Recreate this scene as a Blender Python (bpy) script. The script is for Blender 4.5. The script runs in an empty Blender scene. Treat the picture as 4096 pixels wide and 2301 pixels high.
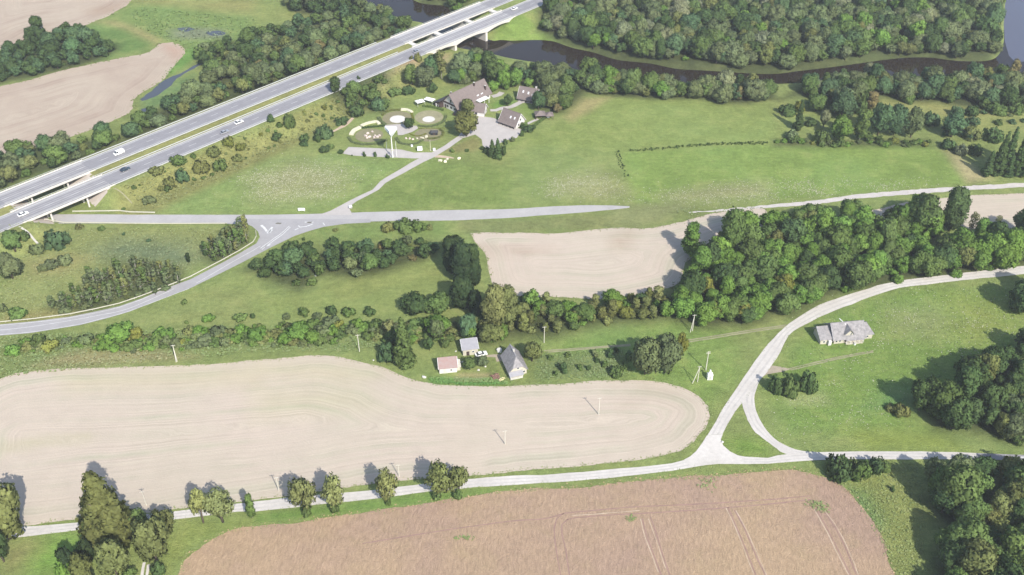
import bpy, bmesh, math, random
import numpy as np
from mathutils import Vector, Matrix
from mathutils.geometry import delaunay_2d_cdt

# ------------------------------------------------------------------ camera, sky, sun, exposure
sc = bpy.context.scene
COL = sc.collection
CAM_H, TILT, FPX, CX, CY = 248.0, math.radians(38.0), 4000.0, 2048.0, 1150.5
cam_d = bpy.data.cameras.new('camera')
cam_d.sensor_width = 36.0
cam_d.lens = 36.0 * FPX / 4096.0
cam_d.clip_start = 1.0
cam_d.clip_end = 20000.0
cam = bpy.data.objects.new('camera', cam_d)
COL.objects.link(cam)
cam.location = (0, 0, CAM_H)
cam.rotation_euler = (math.pi / 2 - TILT, 0, 0)
sc.camera = cam

SUN_AZ, SUN_EL = math.radians(151.5), math.radians(40.5)      # clockwise from +Y
world = bpy.data.worlds.new('World')
sc.world = world
world.use_nodes = True
wn = world.node_tree
sky = wn.nodes.new('ShaderNodeTexSky')
sky.sky_type = 'NISHITA'
sky.sun_disc = False
sky.sun_elevation = SUN_EL
sky.sun_rotation = SUN_AZ
sky.altitude = 200
sky.air_density = 1.0
sky.dust_density = 1.4
bg = wn.nodes['Background']
bg.inputs['Strength'].default_value = 0.135
wn.links.new(sky.outputs[0], bg.inputs['Color'])
sun_d = bpy.data.lights.new('sun', 'SUN')
sun_d.energy = 4.05
sun_d.angle = math.radians(0.6)
sun_d.color = (1.0, 0.95, 0.87)
sun = bpy.data.objects.new('sun', sun_d)
COL.objects.link(sun)
to_sun = Vector((math.sin(SUN_AZ) * math.cos(SUN_EL), math.cos(SUN_AZ) * math.cos(SUN_EL), math.sin(SUN_EL)))
sun.rotation_euler = to_sun.to_track_quat('Z', 'Y').to_euler()
sun.location = (60, -120, 400)
sc.view_settings.view_transform = 'Standard'
sc.view_settings.look = 'None'
sc.view_settings.gamma = 1.0
sc.view_settings.use_curve_mapping = False
sc.view_settings.exposure = 0.76
sc.cycles.max_bounces = 5
sc.cycles.diffuse_bounces = 3
sc.cycles.glossy_bounces = 2
sc.cycles.transmission_bounces = 2
sc.cycles.use_denoising = True

rnd = random.Random(7)
nrs = np.random.RandomState(7)

# ------------------------------------------------------------------ survey sheets -> ground points
SHEET = {}
for _i in range(16):
    SHEET[_i + 1] = (1024.0 * (_i % 4), (0, 576, 1152, 1725)[_i // 4], 2.512)
SHEET.update(a1=(1600, 0, 4.0187), a2=(1360, 280, 4.0187), a3=(1680, 280, 4.0187), a4=(0, 700, 5.358),
             a5=(960, 760, 4.0187), a6=(1680, 1320, 5.358), a7=(3240, 1240, 8.0375), a8=(2640, 1340, 6.578))
ST, CT = math.sin(TILT), math.cos(TILT)

def g(i, x, y, z=0.0):
    """point of the plane at height z that the aerial survey sheet i shows at x, y"""
    ox, oy, k = SHEET[i]
    px, py = ox + x / k - CX, CY - (oy + y / k)
    dx, dy, dz = px, CT * FPX + ST * py, -ST * FPX + CT * py
    s = (z - CAM_H) / dz
    return (s * dx, s * dy)

def gl(i, pts, z=0.0):
    return [g(i, x, y, z) for x, y in pts]

def ppm(i, x, y):
    """sheet units per metre, across and for heights, at a ground point"""
    X, Y = g(i, x, y)
    depth = Y * CT + CAM_H * ST
    k = SHEET[i][2] * FPX / depth
    dep = math.atan2(CAM_H, Y)
    return k, k * math.cos(dep)

# ------------------------------------------------------------------ plane geometry
def seg_dist(px, py, poly, closed=True):
    P = np.asarray(poly, float)
    A = P if closed else P[:-1]
    B = np.roll(P, -1, 0) if closed else P[1:]
    best = np.full(np.shape(px), 1e9)
    for (ax, ay), (bx, by) in zip(A, B):
        ex, ey = bx - ax, by - ay
        l2 = ex * ex + ey * ey + 1e-9
        t = np.clip(((px - ax) * ex + (py - ay) * ey) / l2, 0, 1)
        best = np.minimum(best, np.hypot(px - ax - t * ex, py - ay - t * ey))
    return best

def inside(px, py, poly):
    P = np.asarray(poly, float)
    r = np.zeros(np.shape(px), bool)
    x2, y2 = P[-1]
    for x1, y1 in P:
        c = (y1 > py) != (y2 > py)
        with np.errstate(divide='ignore', invalid='ignore'):
            xx = (x2 - x1) * (py - y1) / (y2 - y1 + 1e-12) + x1
        r ^= c & (px < xx)
        x2, y2 = x1, y1
    return r

def sdist(px, py, poly):
    px, py = np.asarray(px, float), np.asarray(py, float)
    d = seg_dist(px, py, poly)
    return np.where(inside(px, py, poly), -d, d)

def spline(pts, step=3.0, closed=False):
    """Catmull-Rom through pts, resampled about every step metres"""
    P = [np.array(p, float) for p in pts]
    n = len(P)
    out = []
    rng = range(n if closed else n - 1)
    for i in rng:
        if closed:
            p0, p1, p2, p3 = P[i - 1], P[i], P[(i + 1) % n], P[(i + 2) % n]
        else:
            p0, p1, p2, p3 = P[max(i - 1, 0)], P[i], P[i + 1], P[min(i + 2, n - 1)]
        k = max(1, int(np.linalg.norm(p2 - p1) / step))
        for j in range(k):
            t = j / k
            out.append(0.5 * ((2 * p1) + (p2 - p0) * t + (2 * p0 - 5 * p1 + 4 * p2 - p3) * t * t + (3 * p1 - p0 - 3 * p2 + p3) * t ** 3))
    if not closed:
        out.append(P[-1])
    return [tuple(p) for p in out]

def densify(pts, step=2.0):
    out = []
    n = len(pts)
    for i in range(n):
        a, b = np.array(pts[i], float), np.array(pts[(i + 1) % n], float)
        k = max(1, int(np.linalg.norm(b - a) / step))
        for j in range(k):
            out.append(tuple(a + (b - a) * j / k))
    return out

def rough(pts, amp, step=2.0):
    """densified outline with a wandering edge"""
    P = np.array(densify(pts, step))
    n = len(P)
    nz = nrs.randn(n, 2)
    sm = sum(np.roll(nz, s, 0) for s in (-2, -1, 0, 1, 2)) / 3.0
    return [tuple(p) for p in P + (0.6 * sm + 0.4 * nz) * amp]

# ------------------------------------------------------------------ the road line of the motorway
HC = np.array((-85.5543, 483.5717))
HD = np.array((0.692504, 0.721414))
HN = np.array((-0.721414, 0.692504))
DECK = 6.0
S_R, S_RI, S_LI, S_L = 0.0, 12.0, 18.2, 30.6                 # edges of the two carriageways
T0, T1 = -176.0, -139.0                                       # overpass
B0, B1 = 57.0, 124.0                                          # river bridge

def hw(t, s, z=0.0):
    p = HC + HD * t + HN * s
    return (p[0], p[1], z)

# ------------------------------------------------------------------ river outline (waterline)
WZ = -2.2
RIVER = ([g(2, 1580, 0, WZ), g(2, 1900, 60, WZ), g(2, 1950, 110, WZ)] + gl('a1', [(960, 330), (1010, 480), (1120, 585), (1330, 612), (1520, 660), (1620, 640), (1800, 655)], WZ)
         + gl(3, [(200, 402), (400, 412), (600, 480), (830, 530), (1050, 600), (1400, 640), (1640, 690), (1950, 710), (2572, 745)], WZ)
         + gl(4, [(300, 715), (600, 680), (830, 650), (1150, 605), (1400, 580), (1650, 580), (1900, 612), (2250, 600), (2360, 450), (2368, 250), (2385, 0), (2400, -420), (3300, -420), (3300, 780)], WZ)
         + gl(4, [(2572, 760), (2300, 760), (1900, 765), (1500, 765), (1200, 765), (900, 795), (330, 835), (0, 850)], WZ)
         + gl(3, [(2300, 885), (2000, 880), (1700, 860), (1300, 810), (900, 750), (500, 670), (0, 590)], WZ)
         + gl('a1', [(1400, 850), (900, 760), (640, 640), (480, 500), (370, 370)], WZ) + gl(2, [(1500, 200), (1250, 100), (1100, 0), (900, -300), (1350, -300)], WZ))
RIVER = spline(RIVER, 4.0, True)

def height(x, y):
    x, y = np.asarray(x, float), np.asarray(y, float)
    t = (x - HC[0]) * HD[0] + (y - HC[1]) * HD[1]
    s = (x - HC[0]) * HN[0] + (y - HC[1]) * HN[1]
    out = np.maximum(np.maximum(-2.0 - s, s - 32.6), 0)
    z = np.clip(5.85 - 0.5 * out, 0, None)
    for a, b, sl in ((T0, T1, 0.62), (B0, B1, 0.62)):
        m = np.clip(np.minimum(t - a, b - t), 0, None)
        z = np.where(m > 0, np.minimum(z, np.clip(5.85 - sl * m - 0.4 * out, 0, None)), z)
    d = sdist(x, y, RIVER)
    bank = np.where(d <= 0, np.maximum(-2.15 + 0.5 * d, -3.6), -2.15 + 0.5 * d)
    z = np.where(d < 4.3, np.minimum(z, bank), z)
    return z

def zat(x, y):
    return float(height(np.array([x]), np.array([y]))[0])

def gt(i, x, y):
    """survey point brought down onto the terrain"""
    z = 0.0
    for _ in range(5):
        X, Y = g(i, x, y, z)
        z = zat(X, Y)
    return (X, Y, z)

# ------------------------------------------------------------------ objects
def tag(o, label=None, cat=None, group=None, kind=None):
    if label: o['label'] = label
    if cat: o['category'] = cat
    if group: o['group'] = group
    if kind: o['kind'] = kind
    return o

def mesh_from(name, V, F, smooth=False):
    me = bpy.data.meshes.new(name)
    me.from_pydata([tuple(v) for v in V], [], [tuple(f) for f in F])
    me.update()
    if smooth:
        me.shade_smooth()
    return me

def link(name, data, mat=None, parent=None):
    o = bpy.data.objects.new(name, data)
    if mat is not None and data is not None and hasattr(data, 'materials') and len(data.materials) == 0:
        data.materials.append(mat)
    COL.objects.link(o)
    if parent is not None:
        o.parent = parent
    return o

def thing(name, loc, rz=0.0, label=None, cat=None, group=None):
    o = bpy.data.objects.new(name, None)
    o.empty_display_size = 0.3
    COL.objects.link(o)
    o.location = loc
    o.rotation_euler = (0, 0, rz)
    return tag(o, label, cat, group)

class MB:
    """collects faces, then links them as one mesh object"""
    def __init__(self): self.V, self.F = [], []
    def add(self, V, F):
        n = len(self.V)
        self.V += [tuple(v) for v in V]
        self.F += [tuple(i + n for i in f) for f in F]
        return self
    def box(self, x0, x1, y0, y1, z0, z1):
        V = [(x, y, z) for z in (z0, z1) for y in (y0, y1) for x in (x0, x1)]
        return self.add(V, [(0, 2, 3, 1), (4, 5, 7, 6), (0, 1, 5, 4), (2, 6, 7, 3), (0, 4, 6, 2), (1, 3, 7, 5)])
    def hexa(self, b, t):
        """bottom quad b, top quad t, both counterclockwise from above"""
        return self.add(list(b) + list(t), [(3, 2, 1, 0), (4, 5, 6, 7), (0, 1, 5, 4), (1, 2, 6, 5), (2, 3, 7, 6), (3, 0, 4, 7)])
    def tube(self, pts, rad, n=7, cap=True):
        P = [Vector(p) for p in pts]
        R = rad if isinstance(rad, (list, tuple)) else [rad] * len(P)
        V, F = [], []
        for i, p in enumerate(P):
            d = (P[min(i + 1, len(P) - 1)] - P[max(i - 1, 0)]).normalized()
            a = d.orthogonal().normalized() if abs(d.z) < 0.9 else Vector((1, 0, 0))
            a = (a - d * a.dot(d)).normalized()
            b = d.cross(a)
            for k in range(n):
                an = 2 * math.pi * k / n
                V.append(p + (a * math.cos(an) + b * math.sin(an)) * R[i])
        for i in range(len(P) - 1):
            for k in range(n):
                F.append((i * n + k, i * n + (k + 1) % n, (i + 1) * n + (k + 1) % n, (i + 1) * n + k))
        if cap:
            F.append(tuple(reversed(range(n))))
            F.append(tuple(range((len(P) - 1) * n, len(P) * n)))
        return self.add(V, F)
    def prism(self, outline, z0, z1):
        """outline: list of xy, counterclockwise"""
        n = len(outline)
        V = [(x, y, z0) for x, y in outline] + [(x, y, z1) for x, y in outline]
        F = [tuple(reversed(range(n))), tuple(range(n, 2 * n))] + [(i, (i + 1) % n, n + (i + 1) % n, n + i) for i in range(n)]
        return self.add(V, F)
    def slab(self, quad, th):
        """a plate: quad of 3-D points (counterclockwise seen from outside), thickness th to the inside"""
        q = [Vector(p) for p in quad]
        nrm = (q[1] - q[0]).cross(q[2] - q[0]).normalized()
        n = len(q)
        V = q + [p - nrm * th for p in q]
        F = [tuple(range(n)), tuple(reversed(range(n, 2 * n)))] + [((i + 1) % n, i, n + i, n + (i + 1) % n) for i in range(n)]
        return self.add(V, F)
    def build(self, name, mat, parent=None, smooth=False):
        return link(name, mesh_from(name, self.V, self.F, smooth), mat, parent)

# ------------------------------------------------------------------ materials
def mat_new(name):
    m = bpy.data.materials.new(name)
    m.use_nodes = True
    nt = m.node_tree
    return m, nt, nt.nodes, nt.links, nt.nodes['Principled BSDF']

def noise(nt, scale, detail=4, rough_=0.6, vec=None, dist=0.0):
    n = nt.nodes.new('ShaderNodeTexNoise')
    n.inputs['Scale'].default_value = scale
    n.inputs['Detail'].default_value = detail
    n.inputs['Roughness'].default_value = rough_
    n.inputs['Distortion'].default_value = dist
    if vec is not None: nt.links.new(vec, n.inputs['Vector'])
    return n

def maprange(nt, sock, a, b, c, d):
    m = nt.nodes.new('ShaderNodeMapRange')
    for k, v in zip(('From Min', 'From Max', 'To Min', 'To Max'), (a, b, c, d)):
        m.inputs[k].default_value = v
    nt.links.new(sock, m.inputs['Value'])
    return m.outputs[0]

def mul(nt, a, b, op='MULTIPLY'):
    m = nt.nodes.new('ShaderNodeMath')
    m.operation = op
    for k, s in enumerate((a, b)):
        if isinstance(s, (int, float)): m.inputs[k].default_value = s
        else: nt.links.new(s, m.inputs[k])
    return m.outputs[0]

def scalecol(nt, col, val):
    """colour times a scalar"""
    v = nt.nodes.new('ShaderNodeVectorMath')
    v.operation = 'SCALE'
    if isinstance(col, (tuple, list)): v.inputs[0].default_value = col[:3]
    else: nt.links.new(col, v.inputs[0])
    if isinstance(val, (int, float)): v.inputs['Scale'].default_value = val
    else: nt.links.new(val, v.inputs['Scale'])
    return v.outputs[0]

def mixcol(nt, fac, a, b):
    m = nt.nodes.new('ShaderNodeMix')
    m.data_type = 'RGBA'
    for idx, s in ((0, fac), (6, a), (7, b)):
        if isinstance(s, (int, float)): m.inputs[idx].default_value = s
        elif isinstance(s, (tuple, list)): m.inputs[idx].default_value = (*s[:3], 1)
        else: nt.links.new(s, m.inputs[idx])
    return m.outputs[2]

def coords(nt, kind='Object', scale=(1, 1, 1), rot=(0, 0, 0)):
    tc = nt.nodes.new('ShaderNodeTexCoord')
    mp = nt.nodes.new('ShaderNodeMapping')
    mp.inputs['Scale'].default_value = scale
    mp.inputs['Rotation'].default_value = rot
    nt.links.new(tc.outputs[kind], mp.inputs['Vector'])
    return mp.outputs[0]

def bump(nt, hsock, strength, dist, bsdf):
    b = nt.nodes.new('ShaderNodeBump')
    b.inputs['Strength'].default_value = strength
    b.inputs['Distance'].default_value = dist
    nt.links.new(hsock, b.inputs['Height'])
    nt.links.new(b.outputs[0], bsdf.inputs['Normal'])

def plain(name, col, rough_=0.8, var=0.18, scale=1.5, metal=0.0, spec=0.3, col2=None):
    """a surface of one colour with blotches of wear"""
    m, nt, N, L, b = mat_new(name)
    v = coords(nt)
    n1 = noise(nt, scale, 5, 0.65, v)
    n2 = noise(nt, scale * 7, 3, 0.6, v)
    f = mul(nt, maprange(nt, n1.outputs[0], 0.25, 0.75, 1 - var, 1 + var), maprange(nt, n2.outputs[0], 0.25, 0.75, 1 - var * 0.6, 1 + var * 0.6))
    base = col if col2 is None else mixcol(nt, maprange(nt, n1.outputs[0], 0.4, 0.65, 0, 1), col, col2)
    L.new(scalecol(nt, base, f), b.inputs['Base Color'])
    b.inputs['Roughness'].default_value = rough_
    b.inputs['Metallic'].default_value = metal
    b.inputs['Specular IOR Level'].default_value = spec
    return m

M = {}
M['asphalt'] = plain('asphalt', (0.24, 0.234, 0.243), 0.85, 0.17, 0.12)
M['slip_asphalt'] = plain('slip_road_asphalt', (0.31, 0.30, 0.30), 0.9, 0.10, 0.15)
M['bridge_asphalt'] = plain('bridge_surface', (0.36, 0.35, 0.35), 0.9, 0.10, 0.15)
M['dark_roof'] = plain('dark_roof_felt', (0.06, 0.06, 0.065), 0.9, 0.15, 0.8)
M['old_asphalt'] = plain('old_asphalt', (0.36, 0.345, 0.335), 0.9, 0.10, 0.12)
M['concrete'] = plain('concrete', (0.46, 0.44, 0.40), 0.9, 0.14, 0.5)
M['pale_concrete'] = plain('pale_concrete', (0.56, 0.53, 0.48), 0.9, 0.10, 0.5)
M['paving'] = plain('paving', (0.40, 0.37, 0.345), 0.9, 0.10, 0.25)
M['white_line'] = plain('road_paint', (0.55, 0.55, 0.54), 0.7, 0.15, 0.6)
M['steel'] = plain('galvanised_steel', (0.52, 0.53, 0.50), 0.55, 0.12, 0.8, 0.2)
M['white_wall'] = plain('white_plaster', (0.56, 0.535, 0.51), 0.9, 0.12, 0.8)
M['cream_wall'] = plain('cream_boards', (0.44, 0.41, 0.33), 0.9, 0.16, 0.9)
M['timber'] = plain('dark_timber', (0.06, 0.04, 0.035), 0.8, 0.25, 1.2)
M['brown_roof'] = plain('brown_roof_tiles', (0.165, 0.135, 0.125), 0.9, 0.16, 0.9)
M['red_roof'] = plain('faded_red_roof', (0.31, 0.215, 0.195), 0.95, 0.16, 0.9, col2=(0.26, 0.21, 0.195), spec=0.1)
M['grey_roof'] = plain('grey_sheet_roof', (0.225, 0.215, 0.215), 0.95, 0.20, 0.9, col2=(0.27, 0.255, 0.25), spec=0.1)
M['pale_roof'] = plain('pale_sheet_roof', (0.30, 0.295, 0.31), 0.9, 0.12, 0.9, spec=0.1)
M['glass'] = plain('window_glass', (0.03, 0.035, 0.045), 0.15, 0.1, 1.0, 0, 0.6)
M['skylight'] = plain('skylight_glass', (0.62, 0.64, 0.68), 0.12, 0.1, 1.0, 0.0, 0.9)
M['white_paint'] = plain('white_paint', (0.72, 0.72, 0.70), 0.45, 0.05, 1.0, 0, 0.5)
M['black_paint'] = plain('black_paint', (0.022, 0.024, 0.03), 0.35, 0.1, 1.0, 0, 0.5)
M['blue_paint'] = plain('dark_blue_paint', (0.025, 0.05, 0.075), 0.3, 0.1, 1.0, 0.2, 0.5)  # coat of the blue car, also the painted shade on the pylon skirt
M['silver_paint'] = plain('silver_paint', (0.40, 0.41, 0.43), 0.35, 0.06, 1.0, 0.4, 0.5)
M['tyre'] = plain('tyre_rubber', (0.02, 0.02, 0.02), 0.9, 0.1)
M['lamp'] = plain('lamp_lens', (0.7, 0.7, 0.66), 0.2, 0.05, 1.0, 0, 0.6)
M['red_lens'] = plain('red_lens', (0.35, 0.02, 0.02), 0.25, 0.05)
M['pole'] = plain('weathered_pole', (0.52, 0.50, 0.43), 0.9, 0.15, 1.0)
M['wire'] = plain('insulator', (0.30, 0.30, 0.28), 0.6, 0.1)
M['bark'] = plain('bark', (0.11, 0.085, 0.065), 0.95, 0.3, 2.0)
M['birch_bark'] = plain('birch_bark', (0.33, 0.31, 0.27), 0.9, 0.3, 2.5)
M['cream_stone'] = plain('cream_stone', (0.56, 0.53, 0.40), 0.9, 0.14, 1.2)
M['white_gravel'] = plain('white_gravel', (0.56, 0.54, 0.50), 0.95, 0.1, 1.0)
M['pink_stone'] = plain('pinkish_boulder', (0.50, 0.42, 0.38), 0.9, 0.2, 1.5)
M['logs'] = plain('stacked_logs', (0.20, 0.12, 0.09), 0.9, 0.35, 3.0)
M['sawdust'] = plain('pale_planks', (0.55, 0.50, 0.27), 0.9, 0.25, 2.5)
M['sign_white'] = plain('sign_face', (0.74, 0.76, 0.78), 0.5, 0.03, 0.6)
M['canvas'] = plain('white_canvas', (0.72, 0.72, 0.70), 0.8, 0.05, 0.8)

def gravel_mat():
    m, nt, N, L, b = mat_new('pale_gravel')
    v = coords(nt)
    n1, n2, n3 = noise(nt, 0.08, 4, 0.6, v), noise(nt, 0.7, 5, 0.7, v), noise(nt, 6, 2, 0.5, v)
    c = mixcol(nt, maprange(nt, n1.outputs[0], 0.35, 0.65, 0, 1), (0.455, 0.425, 0.385), (0.535, 0.505, 0.465))
    f = mul(nt, maprange(nt, n2.outputs[0], 0.25, 0.75, 0.88, 1.1), maprange(nt, n3.outputs[0], 0.25, 0.75, 0.93, 1.07))
    L.new(scalecol(nt, c, f), b.inputs['Base Color'])
    b.inputs['Roughness'].default_value = 0.95
    b.inputs['Specular IOR Level'].default_value = 0.1
    bump(nt, n2.outputs[0], 0.4, 0.1, b)
    return m
M['gravel'] = gravel_mat()

def ground_mat():
    """grassland: the sheet's own cover colour, mottled by tussocks and mowing"""
    m, nt, N, L, b = mat_new('grassland')
    at = N.new('ShaderNodeAttribute'); at.attribute_name = 'cover'
    v = coords(nt)
    vs = coords(nt, 'Object', (0.25, 1.0, 1.0))
    big, mid, fine, fleck = noise(nt, 0.02, 4, 0.6, v, 0.6), noise(nt, 0.10, 5, 0.65, v, 0.4), noise(nt, 0.55, 5, 0.7, v), noise(nt, 2.2, 3, 0.65, v)
    streak = noise(nt, 0.55, 4, 0.6, vs)
    f = mul(nt, maprange(nt, big.outputs[0], 0.3, 0.7, 1.12, 1.38), maprange(nt, mid.outputs[0], 0.28, 0.72, 0.82, 1.18))
    f = mul(nt, f, maprange(nt, fine.outputs[0], 0.25, 0.75, 0.74, 1.26))
    f = mul(nt, f, maprange(nt, fleck.outputs[0], 0.25, 0.75, 0.78, 1.22))
    f = mul(nt, f, maprange(nt, streak.outputs[0], 0.25, 0.75, 0.88, 1.12))
    tw = N.new('ShaderNodeVectorMath'); tw.operation = 'MULTIPLY'; tw.inputs[1].default_value = (1.03, 1.0, 0.80)
    L.new(at.outputs['Color'], tw.inputs[0])
    c = scalecol(nt, tw.outputs[0], f)
    dry = mixcol(nt, maprange(nt, mid.outputs[0], 0.50, 0.75, 0.0, 0.35), c, (0.30, 0.275, 0.11))
    lush = mixcol(nt, maprange(nt, big.outputs[0], 0.5, 0.7, 0.0, 0.30), dry, (0.12, 0.215, 0.07))
    soilf = N.new('ShaderNodeAttribute'); soilf.attribute_name = 'soil'
    out = mixcol(nt, soilf.outputs['Fac'], lush, c)
    L.new(out, b.inputs['Base Color'])
    b.inputs['Roughness'].default_value = 1.0
    b.inputs['Specular IOR Level'].default_value = 0.05
    h = mul(nt, fine.outputs[0], fleck.outputs[0], 'ADD')
    bump(nt, h, 0.8, 0.5, b)
    return m
M['ground'] = ground_mat()

def field_mat(name, c1, c2, c3, line=0.10, freq=0.9, rel=0.25):
    """worked soil: tillage lines run along the inset from the field edge"""
    m, nt, N, L, b = mat_new(name)
    at = N.new('ShaderNodeAttribute'); at.attribute_name = 'inset'
    tint = N.new('ShaderNodeAttribute'); tint.attribute_name = 'cover'
    v = coords(nt)
    wob = noise(nt, 0.03, 3, 0.5, v)
    ins = mul(nt, at.outputs['Fac'], mul(nt, wob.outputs[0], 5.0), 'ADD')
    cx = N.new('ShaderNodeCombineXYZ')
    L.new(ins, cx.inputs[0])
    l1 = noise(nt, freq, 3, 0.6, cx.outputs[0])
    l3 = noise(nt, freq * 3.2, 2, 0.6, cx.outputs[0])
    l2 = noise(nt, freq * 0.22, 2, 0.5, cx.outputs[0])
    big, mid, fine = noise(nt, 0.016, 4, 0.6, v, 0.8), noise(nt, 0.12, 5, 0.65, v), noise(nt, 1.6, 4, 0.7, v)
    gate = maprange(nt, noise(nt, 0.035, 3, 0.6, v).outputs[0], 0.40, 0.62, 0.15, 1.0)
    c = mixcol(nt, maprange(nt, big.outputs[0], 0.38, 0.62, 0, 1), c1, c2)
    c = mixcol(nt, mul(nt, maprange(nt, l2.outputs[0], 0.46, 0.64, 0, 0.75), gate), c, c3)
    f = mul(nt, maprange(nt, mul(nt, mul(nt, l1.outputs[0], 0.5, 'SUBTRACT'), gate), -0.25, 0.25, 1 - line, 1 + line), maprange(nt, mid.outputs[0], 0.25, 0.75, 0.94, 1.06))
    f = mul(nt, f, maprange(nt, fine.outputs[0], 0.25, 0.75, 0.94, 1.06))
    f = mul(nt, f, maprange(nt, l3.outputs[0], 0.25, 0.75, 1 - line * 0.5, 1 + line * 0.5))
    c = scalecol(nt, c, f)
    mt = N.new('ShaderNodeMix'); mt.data_type = 'RGBA'; mt.blend_type = 'MULTIPLY'; mt.inputs[0].default_value = 1
    L.new(c, mt.inputs[6]); L.new(tint.outputs['Color'], mt.inputs[7])
    L.new(mt.outputs[2], b.inputs['Base Color'])
    b.inputs['Roughness'].default_value = 1.0
    b.inputs['Specular IOR Level'].default_value = 0.05
    h = mul(nt, l1.outputs[0], fine.outputs[0], 'ADD')
    bump(nt, h, 0.35, rel, b)
    return m
M['soil'] = field_mat('pale_tilled_soil', (0.445, 0.375, 0.305), (0.43, 0.37, 0.295), (0.365, 0.345, 0.255), 0.17)
M['stubble'] = field_mat('pale_stubble', (0.39, 0.325, 0.255), (0.35, 0.28, 0.22), (0.31, 0.24, 0.19), 0.12, 0.5)

def crop_mat():
    m, nt, N, L, b = mat_new('ripe_crop')
    v = coords(nt)
    vs = coords(nt, 'Object', (1.0, 0.35, 1.0))
    big, mid = noise(nt, 0.018, 4, 0.6, v, 0.8), noise(nt, 0.10, 5, 0.7, v, 0.5)
    st, fine = noise(nt, 1.1, 4, 0.7, vs), noise(nt, 3.0, 3, 0.7, v)
    c = mixcol(nt, maprange(nt, big.outputs[0], 0.36, 0.62, 0, 1), (0.345, 0.240, 0.175), (0.385, 0.275, 0.175))
    c = mixcol(nt, maprange(nt, mid.outputs[0], 0.52, 0.75, 0, 0.5), c, (0.43, 0.325, 0.19))
    f = mul(nt, maprange(nt, st.outputs[0], 0.25, 0.75, 0.78, 1.22), maprange(nt, fine.outputs[0], 0.25, 0.75, 0.80, 1.20))
    f = mul(nt, f, maprange(nt, mid.outputs[0], 0.25, 0.75, 1.10, 0.90))
    L.new(scalecol(nt, c, f), b.inputs['Base Color'])
    b.inputs['Roughness'].default_value = 1.0
    b.inputs['Specular IOR Level'].default_value = 0.05
    bump(nt, mul(nt, st.outputs[0], fine.outputs[0], 'ADD'), 0.9, 0.45, b)
    return m
M['crop'] = crop_mat()

def water_mat(name, col, rough_, bs):
    m, nt, N, L, b = mat_new(name)
    v = coords(nt)
    n = noise(nt, 0.35, 3, 0.6, v)
    b.inputs['Base Color'].default_value = (*col, 1)
    b.inputs['Roughness'].default_value = rough_
    b.inputs['IOR'].default_value = 1.33
    b.inputs['Specular IOR Level'].default_value = 0.5
    bump(nt, n.outputs[0], bs, 0.08, b)
    return m
M['water'] = water_mat('river_water', (0.020, 0.014, 0.010), 0.04, 0.10)
M['lake_water'] = water_mat('lake_water', (0.085, 0.09, 0.125), 0.06, 0.10)  # paler blue base colour stands in for reflected sky
M['marsh_water'] = water_mat('marsh_water', (0.06, 0.07, 0.085), 0.10, 0.2)

def leaf_mat():
    """one foliage material: the crown's own colour, each spray a little lighter or darker"""
    m, nt, N, L, b = mat_new('foliage')
    oi = N.new('ShaderNodeObjectInfo')
    at = N.new('ShaderNodeAttribute'); at.attribute_name = 'spray'
    v = coords(nt, 'Object')
    n = noise(nt, 0.45, 3, 0.6, v)
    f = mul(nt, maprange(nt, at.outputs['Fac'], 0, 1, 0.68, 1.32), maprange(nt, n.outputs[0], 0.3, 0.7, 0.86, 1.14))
    f = mul(nt, f, maprange(nt, oi.outputs['Random'], 0, 1, 0.86, 1.16))
    c = scalecol(nt, oi.outputs['Color'], f)
    warm = mixcol(nt, maprange(nt, n.outputs[0], 0.5, 0.75, 0, 0.2), c, (0.17, 0.19, 0.06))
    N.remove(b)
    d, tr, mx = N.new('ShaderNodeBsdfDiffuse'), N.new('ShaderNodeBsdfTranslucent'), N.new('ShaderNodeMixShader')
    L.new(warm, d.inputs['Color']); L.new(warm, tr.inputs['Color'])
    mx.inputs[0].default_value = 0.32
    L.new(d.outputs[0], mx.inputs[1]); L.new(tr.outputs[0], mx.inputs[2])
    L.new(mx.outputs[0], N['Material Output'].inputs['Surface'])
    return m
M['leaf'] = leaf_mat()
# ------------------------------------------------------------------ ground sheet
def axis(lo, hi, step, far):
    a = list(np.arange(lo, hi + 0.1, step))
    d, x = step * 1.5, hi
    right = []
    while x < far:
        x += d; d *= 1.35; right.append(x)
    d, x = step * 1.5, lo
    left = []
    while x > -far:
        x -= d; d *= 1.35; left.append(x)
    return np.array(left[::-1] + a + right)

gx = axis(-345, 345, 2.0, 6000)
gy = axis(160, 640, 2.0, 6000)
GX, GY = np.meshgrid(gx, gy)
fx, fy = GX.ravel(), GY.ravel()
near = (np.abs(fx) < 520) & (fy > 60) & (fy < 1000)
gz = np.zeros_like(fx)
gz[near] = height(fx[near], fy[near])
GZ = gz.reshape(len(gy), len(gx))
def zat(x, y):
    i = min(max(int(np.searchsorted(gx, x)) - 1, 0), len(gx) - 2); j = min(max(int(np.searchsorted(gy, y)) - 1, 0), len(gy) - 2)
    u, v = (x - gx[i]) / (gx[i + 1] - gx[i]), (y - gy[j]) / (gy[j + 1] - gy[j])
    return float((GZ[j, i] * (1 - u) + GZ[j, i + 1] * u) * (1 - v) + (GZ[j + 1, i] * (1 - u) + GZ[j + 1, i + 1] * u) * v)
cover = np.tile(np.array((0.150, 0.188, 0.075)), (len(fx), 1))
soil = np.zeros(len(fx))

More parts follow.
